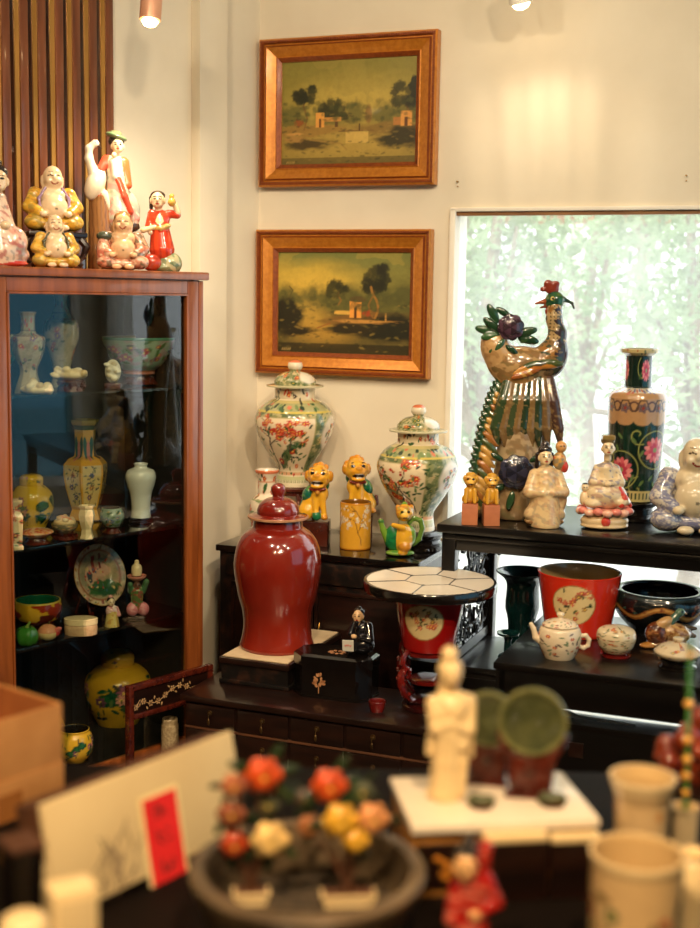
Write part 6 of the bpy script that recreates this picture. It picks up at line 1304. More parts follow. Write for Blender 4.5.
p = cab_d(137, 2, .07); sc = mpp(p); t = thing('porter_figurine', 'pink and green crouching bearer figurine holding up a bowl, right on the third shelf', 'figurine', p, .3)
f = Fig(1.2); f.ell((0, 0, 2), (10, 8, 2.4), (60, 50, 44)); f.build('base', t, sc, 30, flat=0)
f = Fig(1.6); f.ell((-5, -2, 10), (6, 6, 7), (206, 120, 124), pat=spots([(226, 160, 160)], .4)); f.ell((6, -2, 10), (6, 6, 7), (206, 120, 124), pat=spots([(226, 160, 160)], .4)); f.cap((0, 0, 12), (0, 0, 28), 6, 6.4, (90, 110, 60), spots([(190, 150, 80), (150, 70, 60)], .4)); f.cap((-6, 0, 28), (-7, -4, 36), 3, 2.6, (70, 110, 70)); f.cap((6, 0, 28), (9, -4, 38), 3.4, 3, (70, 110, 70)); f.build('robe', t, sc, 56)
f = Fig(.8); face(f, (0, -2, 34), 4.6, (110, 74, 56)); f.build('head', t, sc, 36)
part('bowl', turned(cr([(3, 38), (5, 39), (9, 42), (9.6, 44), (8.6, 44), (3, 40)], 3), sc, 36, col=(206, 130, 110)), t); part('bottle', turned(cr([(4, 44.2), (5, 45), (5, 53), (2.4, 56), (2, 59), (.3, 60)], 3), sc, 30), t, IVORY)
# bottom of the cabinet
p = cab_pos(118, 704, 3, .16); sc = mpp(p)
t = thing('ginger_jar', 'large yellow ginger jar with purple lotus and green leaves at the bottom of the cabinet', 'jar', p, 0, 'yellow ginger jars')
part('body', turned(cr([(18, 0), (21, 0), (21, 0), (25, 8), (31.6, 22), (33.4, 36), (31, 48), (23, 56), (15, 59), (14, 62), (12, 62), (12, 54)], 5), sc, 130, pot_canvas(3.1, (204, 158, 40), 23, n=20), (150, 110, 40), rows=90), t)
part('lid', turned(cr([(16.4, 59), (17, 62), (16.4, 68), (12, 73), (.3, 75)], 4), sc, 60, pot_canvas(4, (196, 150, 44), 4, n=4), rows=30), t)
p = cab_pos(45, 694, 3, .14); sc = mpp(p)
one('squat_pot', 'squat yellow pot with dark mouth at the back left of the cabinet bottom', 'pot', turned(cr([(10, 0), (12, 0), (12, 0), (18, 7), (20.2, 15), (18, 23), (15.6, 26), (16, 27.6), (14.6, 27.6), (14, 24), (17, 14), (9, 4)], 5), sc, 90, pot_canvas(4, (196, 156, 40), 31, n=14), (30, 24, 14), rows=60), p, group='squat yellow pots')
p = cab_d(75, 3, .04); sc = mpp(p); t = thing('round_stand', 'black stand under the nearer squat yellow pot', 'stand', p); MB().lathe([(13, 0), (15, 1), (12, 4), (10, 8), (13, 11)], 36).build('body', BLACKW, t, scale=sc)
one('squat_pot', 'squat yellow pot on a black stand, nearest at the front of the cabinet bottom', 'pot', turned(cr([(9, 0), (11, 0), (11, 0), (17, 8), (18.8, 17), (17, 26), (14.4, 30), (14.8, 32), (13.4, 32), (13, 28), (16, 16), (8, 4)], 5), sc, 90, pot_canvas(4, (206, 164, 44), 35, n=14), (30, 24, 14), rows=60), Vector((p.x, p.y, p.z + 11.1 * sc)), group='squat yellow pots')

# ================================================================== foreground counter
CT = .86
t = thing('counter', 'dark wooden counter in the foreground carrying the blurred ornaments', 'counter', (-.1, 1.42, 0))
MB().box(-.95, .85, -.48, .42, CT - .03, CT, .004).build('top', mat_two('worn_black_top', (10, 7, 6), (20, 13, 10), .7, 7, spec=.08), t); MB().box(-.92, .82, -.45, .39, 0, CT - .03).build('body', DARKW, t)
def fg(px, py): p = on_z(px, py, CT); return Vector((p.x, p.y, CT + .0004))
def fgy(px, Y): p = column(px, CT, Vector((0, Y, 0)), Vector((0, 1, 0))); p.z = CT + .0004; return p
# cardboard box
q0 = on_y(62, 703, 1.70); H = q0.z - CT; w, dp, th = .34, .24, .004
t = thing('cardboard_box', 'open brown cardboard box with parcel tape at the left edge', 'box', Vector((q0.x, q0.y, CT + .0004)), math.radians(52))
m = MB(); m.box(-w, 0, 0, th, 0, H, .001); m.box(-w, 0, dp - th, dp, 0, H, .001); m.box(-w, -w + th, th, dp - th, 0, H, .001); m.box(-th, 0, th, dp - th, 0, H, .001); m.box(-w, 0, 0, dp, 0, th)
m.build('carton', [CARD], t)
MB().box(-w + th + .0005, -th - .0005, th + .0005, dp - th - .0005, th + .001, .02).build('liner', CARDIN, t)
l_ = MB(); l_.box(-w + th, -th, th + .0004, th + .0012, .02, H - .002); l_.box(-w + th, -th, dp - th - .0012, dp - th - .0004, .02, H - .002); l_.box(-th - .0012, -th - .0004, th + .002, dp - th - .002, .02, H - .002); l_.build('inside_lining', CARDIN, t)
MB().box(-.13, -.085, -.0012, -.0002, H - .17, H - .095).build('tape', TAPE, t); MB().box(-w, 0, -.0022, -.0004, 0, H - .082, .0004).build('flap', CARD, t)
MB().box(-.11, -.07, -.0034, -.0024, H - .15, H - .10).build('tape', TAPE, t)
# album of mounted sheets with the red slip
a0 = on_y(57, 808, 1.33); HA = .162; WA = .31; TA = .042
t = thing('picture_album', 'thick cream picture album with a red paper slip leaning on the foreground counter', 'album', Vector((a0.x, a0.y, CT + .0004)), math.radians(54))
tl = math.radians(-11)
LH = (a0.z - CT) / math.cos(tl) - .004
Mt = Euler((tl, 0, 0)).to_matrix().to_4x4()
def tilt(mb): 
    for v in mb.b.verts: v.co = Mt @ v.co
    return mb
z0 = 0.0135
tilt(MB().box(0, WA, -.002, .001, z0, LH, .0008)).build('front_board', CREAM, t)
tilt(MB().box(0, WA, .0012, .005, z0, LH, .001)).build('pages', CREAM, t)
tilt(MB().box(-.001, WA, .0052, TA, z0 - .0, LH - .003, .001)).build('back_boards', EDGE, t)
sx0, sx1, sz0, sz1 = .142, .197, LH - .152, LH - .040
tilt(MB().box(sx0 - .005, sx1 + .005, -.0030, -.0021, sz0 - .004, sz1 + .005)).build('slip_border', OUTL, t)
slip = tilt(MB().box(sx0, sx1, -.0037, -.0030, sz0, sz1)).build('red_slip', REDP, t)
m = MB(); q = random.Random(9)
for k in range(3):
    zc = sz1 - .018 - k * .031
    for i in range(6):
        x = (sx0 + sx1) / 2 + q.uniform(-.011, .011); z = zc + q.uniform(-.008, .008); a = q.choice((0, 1.57, .8, 2.3)); l = q.uniform(.006, .012)
        m.tube([(x - l * math.cos(a) / 2, -.0038, z - l * math.sin(a) / 2), (x, -.0039, z), (x + l * math.cos(a) / 2, -.0038, z + l * math.sin(a) / 2)], [.0009, .0012, .0007], 5)
tilt(m).build('ink_writing', INK, slip)
m = MB()
for i in range(30):
    x = .085 + q.gauss(0, .016); z = LH - .105 + q.gauss(0, .022); l = q.uniform(.01, .03); a = q.uniform(.6, 2.2)
    m.tube([(x, -.0023, z), (x + l * .5 * math.cos(a) + .003, -.0023, z + l * .5 * math.sin(a)), (x + l * math.cos(a), -.0023, z + l * math.sin(a))], [.0006, .0011, .0005], 5)
tilt(m).build('ink_drawing', mat_two('grey_ink', (96, 84, 72), (120, 104, 88), .8, 20), t)
# purple-brown boards behind it
b0 = on_y(75, 790, 1.62)
t = thing('framed_boards', 'stack of dull purple-brown framed boards behind the cream album', 'boards', Vector((b0.x, b0.y, CT + .0004)), RC)
LB = b0.z - CT; PB = mat_two('purple_brown_card', (66, 36, 40), (104, 64, 70), .35, 8, coat=.3)
for k in range(3):
    mb = MB().box(.01 * k, .20 + .004 * k, .012 * k, .012 * k + .009, .004, LB - .004 * k, .001); 
    for v in mb.b.verts: v.co = Euler((-.10, 0, 0)).to_matrix() @ v.co
    mb.build('board', PB if k < 2 else DARKW, t)
# things in the bottom left corner
p = fgy(27, 1.24); t = thing('black_case', 'black upright case standing between the cardboard box and the cream album', 'case', p + Vector((-.004, 0, 0)), .65)
zt = on_y(30, 846, 1.24).z - CT
MB().box(-.016, .016, -.02, .02, 0, zt, .003).build('body', BLACKW, t); MB().box(.0165, .022, -.018, .018, 0, zt - .02, .002).build('side_strip', CREAM, t); MB().box(-.018, .018, -.022, .022, zt, zt + .006, .002).build('lid', EDGE, t)
p = fgy(72, 1.165); zt = on_y(72, 884, 1.165).z - CT; t = thing('ceramic_block', 'cream square ceramic block at the bottom left in front of the album', 'ornament', p, .5)
MB().box(-.022, .022, -.018, .018, 0, zt, .004).build('body', IVORY, t); MB().box(-.017, .017, -.0195, -.0178, .008, zt - .008, .001).build('panel', CREAM, t)
p = fgy(26, 1.10); zt = on_y(26, 918, 1.10).z - CT
one('rounded_jar', 'pale rounded jar at the very bottom left corner', 'jar', turned(cr([(.02, 0), (.026, 0), (.026, 0), (.03, zt * .5), (.024, zt * .85), (.018, zt), (.002, zt + .002)], 5), 1, 40), p, IVORY)

# tray basin with two jade trees
yb = 1.325; zr = .943
p = column(307, CT, Vector((0, yb, 0)), Vector((0, 1, 0))); p.z = CT + .0004; R_ = .127; hz = zr - CT
t = thing('stone_basin', 'large dark round basin with thick grey-brown rim in the foreground', 'basin', p)
part('body', turned(cr([(R_ * .7, 0), (R_ * .78, 0), (R_ * .78, 0), (R_ * .86, hz * .4), (R_ * .97, hz * .8), (R_, hz * .95), (R_ * .97, hz), (R_ * .88, hz), (R_ * .87, hz * .94), (R_ * .85, hz * .5), (R_ * .82, .025), (R_ * .82, .025), (.001, .025)], 5), 1, 100), t, mat_two('basin_stone', (58, 47, 35), (110, 93, 72), .35, 9, coat=.3))
MB().lathe([(R_ * .82, .0252), (R_ * .82, .029), (.001, .029)], 60).build('gravel', mat_two('grey_gravel', (34, 29, 24), (84, 70, 54), .8, 120, bmp=.6), t)
def jade_tree(label, px, py, w, seed, flowers, base):
    p = on_z(px, py, CT + .0296); p.z = CT + .0297; sc = mpp(p)
    t = thing('jade_tree', label, 'ornament', p, .1, 'jade flower trees in the basin')
    m = MB(); m.prism([(-w / 2, 9), (w / 2, 9), (w / 2 - 2.5, 0), (-w / 2 + 2.5, 0)], 'y', -9, 9); m.box(-w / 2 - 1.6, w / 2 + 1.6, -10.6, 10.6, 9, 12.6, 1); m.build('planter', IVORY, t, scale=sc)
    MB().box(-w / 2 + 1, w / 2 - 1, -8.6, 8.6, 12.4, 13.4).build('soil', EDGE, t, scale=sc)
    q = random.Random(seed); tr = MB()
    for (x, z, y, r, c) in flowers:
        tr.tube([(q.uniform(-5, 5), q.uniform(-3, 3), 13), (x * .35 + q.uniform(-4, 4), y * .4, 13 + (z - 13) * .45), (x * .8, y * .8, z * .82 + 2), (x, y + r * .2, z - r * .3)], [2.2, 1.8, 1.4, 1.1], 6)
    tr.build('trunk', EDGE, t, scale=sc)
    for (x, z, y, r, c) in flowers:
        f = Fig(.8)
        for l in range(2):
            for k in range(6 - l): a = k * 2 * PI / (6 - l) + l; e = (.62, .3)[l]; f.ell((x + r * e * math.cos(a), y - r * (.15 + .3 * l), z + r * e * math.sin(a)), (r * .42, r * .18, r * .42), c if (k + l) % 2 else tuple(min(255, int(v * 1.12)) for v in c), (.3 * math.sin(a), -a, 0))
        f.ell((x, y - r * .5, z), (r * .2, r * .16, r * .2), (230, 190, 90)); f.build('flower', t, sc, 40)
    lf = Fig(.5)
    for (x, z, y, r, c) in flowers:
        for k in range(5): a = q.uniform(0, 6.3); lf.ell((x + math.cos(a) * r * 1.25, y + q.uniform(0, 5), z + math.sin(a) * r * 1.2), (r * .7, 1.4, r * .28), q.choice([(40, 58, 34), (64, 76, 44), (30, 44, 30)]), (0, -a, 0))
    lf.build('leaves', t, sc, 110)
O1, Y1, P1, R1_ = (190, 74, 30), (206, 158, 50), (214, 182, 118), (160, 62, 30)
jade_tree('left jade flower tree with orange and cream blossoms in a small planter in the basin', 251, 902, 34, 2, [(11, 134, -4, 19, O1), (-18, 122, 0, 13, (160, 96, 66)), (18, 70, -10, 19, P1), (-17, 64, -6, 14, R1_), (-20, 92, 4, 15, (130, 74, 50)), (16, 100, 4, 11, (90, 90, 60))], 0)
jade_tree('right jade flower tree with orange and yellow blossoms in a wider planter in the basin', 348, 904, 52, 5, [(-21, 126, -4, 18, O1), (-10, 92, -9, 18, Y1), (22, 92, -6, 17, (196, 134, 84)), (6, 72, -12, 13, Y1), (-40, 82, 2, 12, (150, 96, 60)), (12, 116, 4, 12, (80, 84, 60)), (-44, 110, 6, 11, (70, 60, 50))], 0)

# carved gilt box with the marble slab
cs = [on_z(x, y, .95) for x, y in ((416, 828), (606, 818), (556, 772), (386, 776))]
cx = sum((Vector((c.x, c.y, 0)) for c in cs), Vector()) / 4; ex = ((cs[1] + cs[2] - cs[0] - cs[3]) / 2); sw = ex.length; sdp = ((cs[3] + cs[2] - cs[0] - cs[1]) / 2).length * .98; ang = math.atan2(ex.y, ex.x)
t = thing('carved_box', 'gilt carved wooden box supporting the white marble slab', 'box', Vector((cx.x, cx.y, CT + .0004)), ang)
hb = .95 - .010 - CT - .0008
MB().box(-sw * .49, sw * .49, -sdp * .46, sdp * .46, 0, hb, .003).build('body', mat_two('gilt_wood', (104, 64, 24), (170, 116, 52), .45, 18, coat=.2, bmp=.3), t)
for k in range(3):
    x0 = -sw * .47 + k * sw * .315; o = MB().box(x0, x0 + sw * .3, -sdp * .46 - .003, -sdp * .46 + .001, .012, hb - .014, .0015).build('drawer', DARKW, t)
    m = MB(); q = random.Random(k)
    for i in range(14): m.ball((x0 + q.uniform(.008, sw * .29), -sdp * .46 - .0035, q.uniform(.02, hb - .022)), (.006, .002, .004), 1)
    m.build('carving', GOLD, o)
tag(MB().box(-sw / 2, sw / 2, -sdp / 2, sdp / 2, 0, .0098, .0012).build('marble_slab', MARBLE, loc=Vector((cx.x, cx.y, CT + .0004 + hb + .0003)), rot=(0, 0, ang)), 'square white marble slab on the gilt carved box in the foreground', 'slab')
ZS = CT + .0004 + hb + .0003 + .0098 + .0004
def sl(px, py): p = on_z(px, py, ZS); p.z = ZS; return p
p = sl(446, 797); sc = mpp(p)
t = thing('guanyin_statuette', 'tall slender cream porcelain lady statuette standing on the marble slab', 'figurine', p, .15)
f = Fig(3); IV = (232, 206, 156)
f.ell((0, 0, 5), (21, 14, 6), IV); f.cap((-1, 0, 6), (2, 0, 60), 17.4, 16, IV); f.cap((2, 0, 60), (3, 0, 92), 16.5, 17.5, IV); f.ell((3, 0, 98), (21, 13, 12), IV); f.cap((-16, 0, 98), (-14, -8, 74), 7, 7, IV); f.cap((21, 0, 98), (19, -8, 72), 7.4, 7.6, IV); f.cap((19, -8, 72), (6, -14, 76), 6, 5, IV); f.cap((-14, -8, 74), (0, -14, 80), 6, 5, IV)
f.cap((22, -2, 66), (24, -2, 44), 5, 3.4, IV); f.cap((-16, -2, 66), (-19, -2, 48), 5, 4, IV)
for i, x in enumerate((-11, -5, 1, 7, 13)): f.path([(x * .9 + 1, -14.5 + abs(x) * .22, 70), (x + 3 * math.sin(i * 2), -15.5 + abs(x) * .25, 40), (x * 1.15 - 1, -15 + abs(x) * .25, 8)], [2.2, 2.6, 2.8], IV)
f.path([(-14, -10, 92), (0, -15, 66), (12, -15, 56), (19, -10, 62)], [2.6, 2.8, 2.8, 2.2], IV); f.build('robe', t, sc, 110, IVORYP, flat=0)
f = Fig(1.5); face(f, (1.5, -4, 127), 11.2, IV, (176, 140, 96), (206, 150, 110)); f.cap((2, 0, 106), (2, -1, 118), 6.6, 6, IV); f.build('head', t, sc, 60, IVORYP)
f = Fig(2); f.ell((1, 1, 131), (12.4, 11.4, 13), IV); f.cap((1, 5, 128), (1, 8, 100), 10, 11, IV); f.ell((0, 0, 146), (8.4, 8, 9), IV); f.build('veil', t, sc, 56, IVORYP)
# jade discs
def disc(label, slabel, px, py, cxp, cyp, r, rz):
    p = sl(px, py); sc = mpp(p); pc = on_plane(cxp, cyp, p, Vector((0, 1, 0))); zc = (pc.z - ZS) / sc
    t = thing('disc_stand', slabel, 'stand', p, rz, 'red wooden disc stands')
    m = MB(); m.box(-r * .72, r * .72, -9, 9, 0, 4, 1.2); m.prism([(-r * .5, 4), (r * .5, 4), (r * .62, zc - r * .9), (0, zc - r * 1.12), (-r * .62, zc - r * .9)], 'y', -1.6, 1.6); m.build('base', ROSEW, t, scale=sc)
    m = MB()
    for s in (-1, 1): m.tube([(s * r * .5, 0, 4), (s * r * .62, 0, zc - r * 1.02), (s * r * .9, 0, zc - r * .62), (s * r * .82, 0, zc - r * .45)], [3.6, 3.4, 3.0, 2], 8)
    k = 14; m.tube([(r * 1.03 * math.cos(PI + .35 + j / k * (PI - .7)), 0, zc + r * 1.03 * math.sin(PI + .35 + j / k * (PI - .7))) for j in range(k + 1)], 3.2, 8); m.tube([(0, 0, 4), (0, 0, zc - r)], 4, 8)
    for i in range(6): a = i * 1.05; m.ball((r * .34 * math.cos(a), -3, 8 + 4 * math.sin(a * 2)), 3, 1)
    m.build('cradle', ROSEW, t, scale=sc)
    prof = [(r * .999, -2), (r, -1), (r, 1), (r * .999, 2)]
    d = MB(); d.lathe([(.1, -2.2), (r * .8, -2.2), (r * .86, -3.2), (r * .97, -3), (r, -1.4), (r, 1.4), (r * .97, 3), (r * .86, 3.2), (r * .8, 2.2), (.1, 2.2)], 60)
    for v in d.b.verts: v.co = Vector((v.co.x, v.co.z, v.co.y))
    for i in range(40):
        q_ = random.Random(i); a, rr = q_.uniform(0, 6.3), r * .72 * math.sqrt(q_.random()); d.ball((rr * math.cos(a), -2.4, rr * math.sin(a)), (r * .09, 1.0, r * .05), 1, (0, a, 0))
    d.mi = 1; d.tube([(r * .93 * math.cos(j * PI / 24), -2.6, r * .93 * math.sin(j * PI / 24)) for j in range(48)], r * .075, 6, True)
    tag(d.build('jade_disc', [JADE, JADER], scale=sc, loc=p + Vector((0, 0, (zc + .6) * sc)), rot=(0, 0, rz)), label, 'disc', 'carved green jade discs')
disc('larger green jade disc standing upright nearer the camera, right of the statuette', 'carved red wooden stand holding the larger green jade disc', 530, 796, 539, 722, 34.5, -.12)
disc('smaller green jade disc partly hidden between the statuette and the larger disc', 'carved red wooden stand holding the smaller green jade disc', 487, 783, 491, 719, 28, -.25)
def small(name, label, px, py, w, h, d, m, onslab=True, cat='ornament'):
    p = sl(px, py) if onslab else fg(px, py); sc = mpp(p); t = thing(name, label, cat, p, .1)
    f = Fig(1.5); f.ell((0, 0, h * .35), (w / 2, d / 2, h * .4), (0, 0, 0)); f.ell((-w * .2, 0, h * .6), (w * .22, d * .35, h * .35), (0, 0, 0)); f.ell((w * .18, -1, h * .55), (w * .25, d * .35, h * .3), (0, 0, 0)); f.build('body', t, sc, 40, m, flat=0); 
    MB().lathe([(w * .34, -.0), (w * .4, .4), (w * .4, 1.6), (w * .3, 2)], 24).build('foot', ROSEW, t, scale=sc)
small('jade_carving', 'small pale carving lying on the slab left of the disc stands', 481, 806, 30, 14, 14, JADE)
small('jade_carving', 'small greenish carving lying on the slab at the right of the disc stands', 552, 804, 32, 14, 14, JADE)
for (px, w, lab) in ((513, 66, 'long ivory block along the front edge of the gilt box'), (572, 50, 'shorter ivory block along the front edge of the gilt box, right end')):
    Yf = (cx - Vector((-math.sin(ang), math.cos(ang), 0)) * (sdp * .46 + .012))
    p = column(px, CT + .0004, Yf, Vector((-math.sin(ang), math.cos(ang), 0))); zt = on_plane(px, 835, p, Vector((0, 1, 0))).z; sc = mpp(p)
    t = thing('ivory_block', lab, 'ornament', p, ang, 'ivory blocks before the gilt box')
    MB().box(-w / 2, w / 2, -6, 6, 0, (zt - p.z) / sc - 6, 1).build('stand', DARKW, t, scale=sc); MB().box(-w / 2, w / 2, -7, 7, (zt - p.z) / sc - 5.9, (zt - p.z) / sc + 2, 2.4).build('body', IVORY, t, scale=sc)
# red robed figurine
p = fgy(468, 1.27); sc = mpp(p); hh = (on_y(470, 836, 1.27).z - CT) / sc
t = thing('kneeling_figurine', 'red-robed figurine with pale face in the foreground below the statuette', 'figurine', p, .2)
f = Fig(3); RR = (170, 30, 22); gp = spots([(206, 120, 100), (120, 20, 20)], .2, .62, 4)
f.ell((2, 0, 18), (26, 20, 18), (110, 130, 90), pat=spots([(60, 96, 70), (190, 180, 130)], .2)); f.cap((0, 0, 24), (-2, 0, hh * .62), 22, 16, RR, gp); f.cap((14, 0, hh * .66), (24, -5, hh * .5), 10, 9, RR, gp); f.cap((10, 2, hh * .7), (16, 2, hh * .9), 9, 7, RR, gp); f.cap((-14, 0, hh * .62), (-20, -6, hh * .4), 8, 8, RR, gp); f.cap((24, -5, hh * .5), (4, -14, hh * .46), 8, 6, RR, gp); f.build('robe', t, sc, 80, flat=0)
f = Fig(1.5); face(f, (-8, -8, hh * .8), 14, (226, 176, 120)); f.cap((-4, -2, hh * .6), (-7, -5, hh * .72), 7, 6.4, (226, 176, 120)); f.build('head', t, sc, 54); f = Fig(.5); f.ell((0, -18, hh * .46), (6, 5, 5), (226, 176, 120)); f.build('hands', t, sc, 16)
f = Fig(1.5); f.ell((-6, -2, hh * .88), (12, 12, 9), (34, 30, 26)); f.ell((-2, 0, hh * .97), (7, 7, 5), (34, 30, 26)); f.build('hair', t, sc, 36)
# brush pots at right
def fgpot(label, px, Y, ytop, r, cv, prof, name='brush_pot', grp='painted brush pots'):
    p = fgy(px, Y); sc = mpp(p); hh = (on_y(px, ytop, Y).z - CT) / sc
    return one(name, label, 'pot', turned([(a * r, b * hh) for a, b in prof], sc, 110, cv, (206, 176, 126), rows=80), p, group=grp), sc, hh, p
c = Cv(2.4, (206, 174, 126), 160); c.scatter(20, 0, 2.4, .1, .6, .08, [(196, 70, 50), (190, 90, 70), (90, 110, 80), (120, 80, 110)], 4, 'flower'); c.scatter(30, 0, 2.4, .1, .7, .08, [(130, 110, 70), (90, 96, 70)], 5, 'leaf'); c.band(.93, 1, (226, 200, 150))
fgpot('larger cream painted brush pot at the bottom right in front of the flared pot', 632, 1.27, 852, 47, c, [(.93, 0), (.97, .01), (.97, .04), (.96, .1), (.96, .9), (1, .97), (1, 1), (.93, 1), (.9, .96), (.9, .1)])
c = Cv(2.2, (206, 176, 132), 160); c.ell(1.3, .3, .16, .2, (206, 176, 60), rough=.4); c.scatter(16, 0, 2.2, .1, .8, .06, [(206, 140, 80), (190, 160, 80)], 4, 'flower'); c.band(.9, 1, (230, 206, 160))
fgpot('smaller cream brush pot with flared lip behind the larger painted pot', 638, 1.46, 776, 33, c, [(.8, 0), (.84, .01), (.84, .06), (.8, .12), (.78, .5), (.82, .8), (.94, .92), (1, .97), (1, 1), (.9, 1), (.78, .9), (.72, .2)])
o, sc, hh, p = fgpot('slim ivory holder with a beaded stick at the right, beside the brush pots', 683, 1.52, 806, 13.5, Cv(1, (228, 206, 166), 32), [(.9, 0), (1, .02), (.96, .1), (.92, .5), (.96, .9), (1.05, .98), (1.05, 1), (.9, 1), (.8, .9), (.8, .2)], 'stick_holder', None)
zb_ = p.z + hh * .25 * sc; tp = on_y(691, 640, 1.54)
t = thing('beaded_stick', 'thin green stick with amber beads standing in the ivory holder at right', 'stick', Vector((p.x, p.y, zb_))); v = tp - Vector((p.x, p.y, zb_))
MB().tube([(0, 0, 0), tuple(v * .4 + Vector((.001, 0, 0))), tuple(v * .8), tuple(v)], [.0028, .003, .0034, .003], 8).build('stick', mat_two('green_glass', (40, 100, 40), (70, 130, 50), .2, 20, coat=.6), t)
AM = mat_two('amber_bead', (214, 150, 50), (230, 172, 70), .2, 30, coat=.6)
for u, r_ in ((.93, .0045), (.70, .0062), (.53, .0062), (.44, .006), (.36, .0055), (.28, .005)): MB().ball(tuple(v * u), r_, 2).build('bead', AM, t)
p = fgy(690, 1.36); zt = on_y(690, 852, 1.36).z - CT
one('ivory_vase', 'cream rounded vase cut by the right edge at the bottom', 'vase', turned(cr([(.014, 0), (.017, 0), (.017, 0), (.019, zt * .3), (.021, zt * .6), (.016, zt * .85), (.012, zt * .93), (.015, zt), (.012, zt), (.01, zt * .9)], 5), 1, 50), p, IVORY)
p = fgy(694, 1.78); sc = mpp(p); t = thing('root_carving', 'knobbly carved red-brown wood cluster at the right edge of the counter', 'carving', p, .2)
f = Fig(2.4); q = random.Random(8); hh = (on_y(690, 712, 1.78).z - CT) / sc
RBW = (120, 46, 24)
for i in range(26): x = q.uniform(-36, 30); z = q.uniform(8, max(14, hh * (1 - abs(x) / 70))); f.ell((x, q.uniform(-18, 14), z), (q.uniform(9, 14), 10, q.uniform(9, 13)), [RBW, (146, 60, 32), (100, 36, 20)][i % 3], (q.random(), q.random(), q.random()))
f.ell((0, 0, hh * .35), (30, 16, hh * .36), RBW); f.build('cluster', t, sc, 84, flat=4)
MB().lathe([(28, 0), (34, 1), (34, 4), (26, 7)], 40).build('base', DARKW, t, scale=sc)

# ================================================================== outside
LEAF = None
def leaf_mat():
    m, nt, b, o = nodes('leaf'); nt.nodes.remove(b)
    d = nt.nodes.new('ShaderNodeBsdfDiffuse'); t_ = nt.nodes.new('ShaderNodeBsdfTranslucent'); x = nt.nodes.new('ShaderNodeMixShader'); x.inputs[0].default_value = .45
    col = ramp(nt, noise_fac(nt, 1.6, 2), [(.3, (132, 156, 114)), (.7, (192, 206, 168))])
    nt.links.new(col, d.inputs[0]); nt.links.new(col, t_.inputs[0]); nt.links.new(d.outputs[0], x.inputs[1]); nt.links.new(t_.outputs[0], x.inputs[2]); nt.links.new(x.outputs[0], o.inputs[0]); return m
LEAF = leaf_mat(); BARK = mat_two('bark', (120, 104, 86), (160, 146, 124), .9, 10)
def shrub(label, pos, w, h, z0, n, seed, name='garden_tree', lsz=.04):
    t = thing(name, label, 'tree', pos, 0, 'pale trees outside the window'); r = np.random.default_rng(seed)
    k = 26; cen = r.normal(size=(k, 3)) * np.array([w * .34, w * .22, h * .26]) + np.array([0, 0, z0 + h * .5]); cen[:, 2] = np.clip(cen[:, 2], z0, z0 + h)
    P = cen[r.integers(0, k, n)] + r.normal(size=(n, 3)) * np.array([w * .085, w * .08, h * .06])
    P[:, 2] = np.maximum(P[:, 2], .05)
    a = r.normal(size=(n, 3)); a /= np.linalg.norm(a, axis=1)[:, None]; b_ = np.cross(a, r.normal(size=(n, 3))); b_ /= np.linalg.norm(b_, axis=1)[:, None]
    s_ = (lsz * r.uniform(.6, 1.3, n))[:, None]; c_ = np.cross(a, b_) * .12
    V = np.stack([P - a * s_, P + b_ * s_ * .42 + c_ * s_, P + a * s_, P - b_ * s_ * .42 + c_ * s_], 1).reshape(-1, 3)
    me = bpy.data.meshes.new('foliage'); me.from_pydata(V.tolist(), [], np.arange(4 * n).reshape(-1, 4).tolist()); link('foliage', me, LEAF, t)
    m = MB(); m.tube([(0, 0, 0), (.04, 0, z0 * .5 + .1), (-.03, .02, z0 + h * .4), (.05, 0, z0 + h * .75)], [.07, .06, .045, .02], 8)
    for c in cen[:10]: m.tube([(0, 0, z0 + h * .15), tuple((np.array([0, 0, z0 + h * .2]) + c) / 2 + np.array([0, 0, .05])), tuple(c)], [.03, .022, .01], 6)
    m.build('trunk', BARK, t)
def out(px, Y): p = on_y(px, 300, Y); return Vector((p.x, p.y, -.05))
shrub('pale green leafy tree outside, behind the phoenix at the left of the window', out(490, 6.9), 1.3, 2.6, .3, 3600, 1)
shrub('pale green leafy tree outside, behind the middle of the window', out(590, 8.8), 1.7, 2.5, .35, 3800, 2)
shrub('pale green leafy tree outside, at the right of the window', out(700, 7.0), 1.3, 2.7, .3, 3800, 3)
shrub('taller airy tree further back outside, its crown at the top of the window', out(640, 12.5), 3.2, 2.0, 1.9, 3200, 4, lsz=.06)
m = thing('pergola', 'pale garden pergola with a crossbeam outside the window among the trees', 'pergola', out(575, 10.7), RW)
MB().box(-.05, .05, -.05, .05, 0, 2.198).build('post', TRIMW, m); MB().box(1.9, 2.0, -.05, .05, 0, 2.198).build('post', TRIMW, m); MB().box(-1.6, 2.2, -.05, .05, 2.2, 2.3).build('beam', PINE, m)

# ================================================================== light
w = bpy.data.worlds.new('sky'); scene.world = w; w.use_nodes = True; nt = w.node_tree; bg = nt.nodes['Background']
bg.inputs[0].default_value = (.92, .96, 1.0, 1); bg.inputs[1].default_value = WORLD
sd_ = bpy.data.lights.new('sun', 'SUN'); sd_.energy = SUN; sd_.angle = .05; so = bpy.data.objects.new('sun', sd_); COL.objects.link(so)
so.rotation_euler = Vector((.25, .75, -.9)).to_track_quat('-Z', 'Y').to_euler()
WARM = (1.0, .81, .57); WARMF = (1.0, .70, .40)
def spot(loc, aim, e, size=1.6, blend=.6, r=.03, col=WARM):
    l = bpy.data.lights.new('spot', 'SPOT'); l.energy = e; l.spot_size = size; l.spot_blend = blend; l.shadow_soft_size = r; l.color = col
    o = bpy.data.objects.new('spot', l); COL.objects.link(o); o.location = loc; o.rotation_euler = (Vector(aim) - Vector(loc)).to_track_quat('-Z', 'Y').to_euler(); return o
LS = [spot(*args) for args in SPOTS]
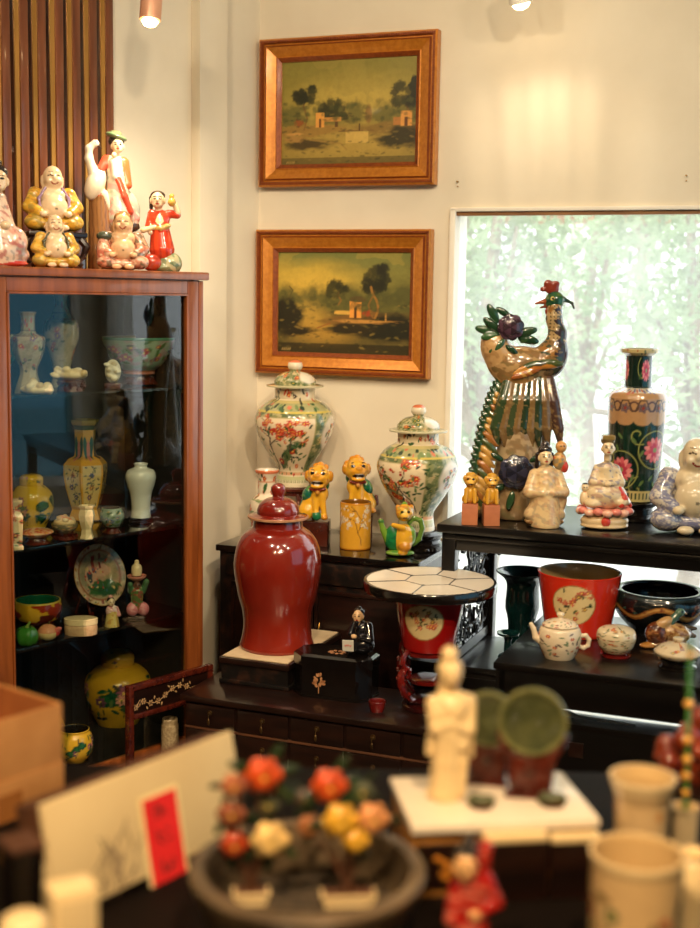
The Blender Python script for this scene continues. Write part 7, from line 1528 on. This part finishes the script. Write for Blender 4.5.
# ribbed reflector of the wall lamp: its beam leaves in spokes
ld = LS[1].data; ld.use_nodes = True; nt = ld.node_tree; em = nt.nodes['Emission']
tc = nt.nodes.new('ShaderNodeTexCoord'); sp = nt.nodes.new('ShaderNodeSeparateXYZ'); nt.links.new(tc.outputs['Normal'], sp.inputs[0])
def mth(op, a, b=None):
    n = nt.nodes.new('ShaderNodeMath'); n.operation = op
    for i, v in enumerate((a, b)):
        if v is None: continue
        if isinstance(v, (int, float)): n.inputs[i].default_value = v
        else: nt.links.new(v, n.inputs[i])
    return n.outputs[0]
an = mth('ARCTAN2', sp.outputs[1], sp.outputs[0]); wv = mth('POWER', mth('ADD', mth('MULTIPLY', mth('SINE', mth('MULTIPLY', an, 17.0)), .5), .5), 3.0)
nt.links.new(mth('ADD', mth('MULTIPLY', wv, 1.5), .55), em.inputs['Strength'])
pa_ = bpy.data.lights.new('portal', 'AREA'); pa_.shape = 'RECTANGLE'; pa_.size = WS1 - WS0; pa_.size_y = WZ1 - WZ0; pa_.cycles.is_portal = True
po = bpy.data.objects.new('portal', pa_); COL.objects.link(po); c_ = wp((WS0 + WS1) / 2, -.15, (WZ0 + WZ1) / 2); po.location = c_; po.rotation_euler = (-NW).to_track_quat('Z', 'Y').to_euler()
pb_ = pa_.copy(); pb_.size = W2[1] - W2[0]; pb_.size_y = W2[3] - W2[2]; pq = bpy.data.objects.new('portal', pb_); COL.objects.link(pq)
cr_ = RC0 + E1 * .16 + NW * -((W2[0] + W2[1]) / 2) * 1 + Vector((0, 0, (W2[2] + W2[3]) / 2)); pq.location = cr_; pq.rotation_euler = E1.to_track_quat('Z', 'Y').to_euler()

scene.view_settings.view_transform = 'Standard'; scene.view_settings.look = 'None'; scene.view_settings.gamma = 1; scene.view_settings.use_curve_mapping = False
scene.view_settings.exposure = EXPO
cy = scene.cycles; cy.max_bounces = 10; cy.diffuse_bounces = 4; cy.glossy_bounces = 4; cy.transparent_max_bounces = 16; cy.use_denoising = True; cy.sample_clamp_indirect = 8; cy.caustics_reflective = False; cy.caustics_refractive = False
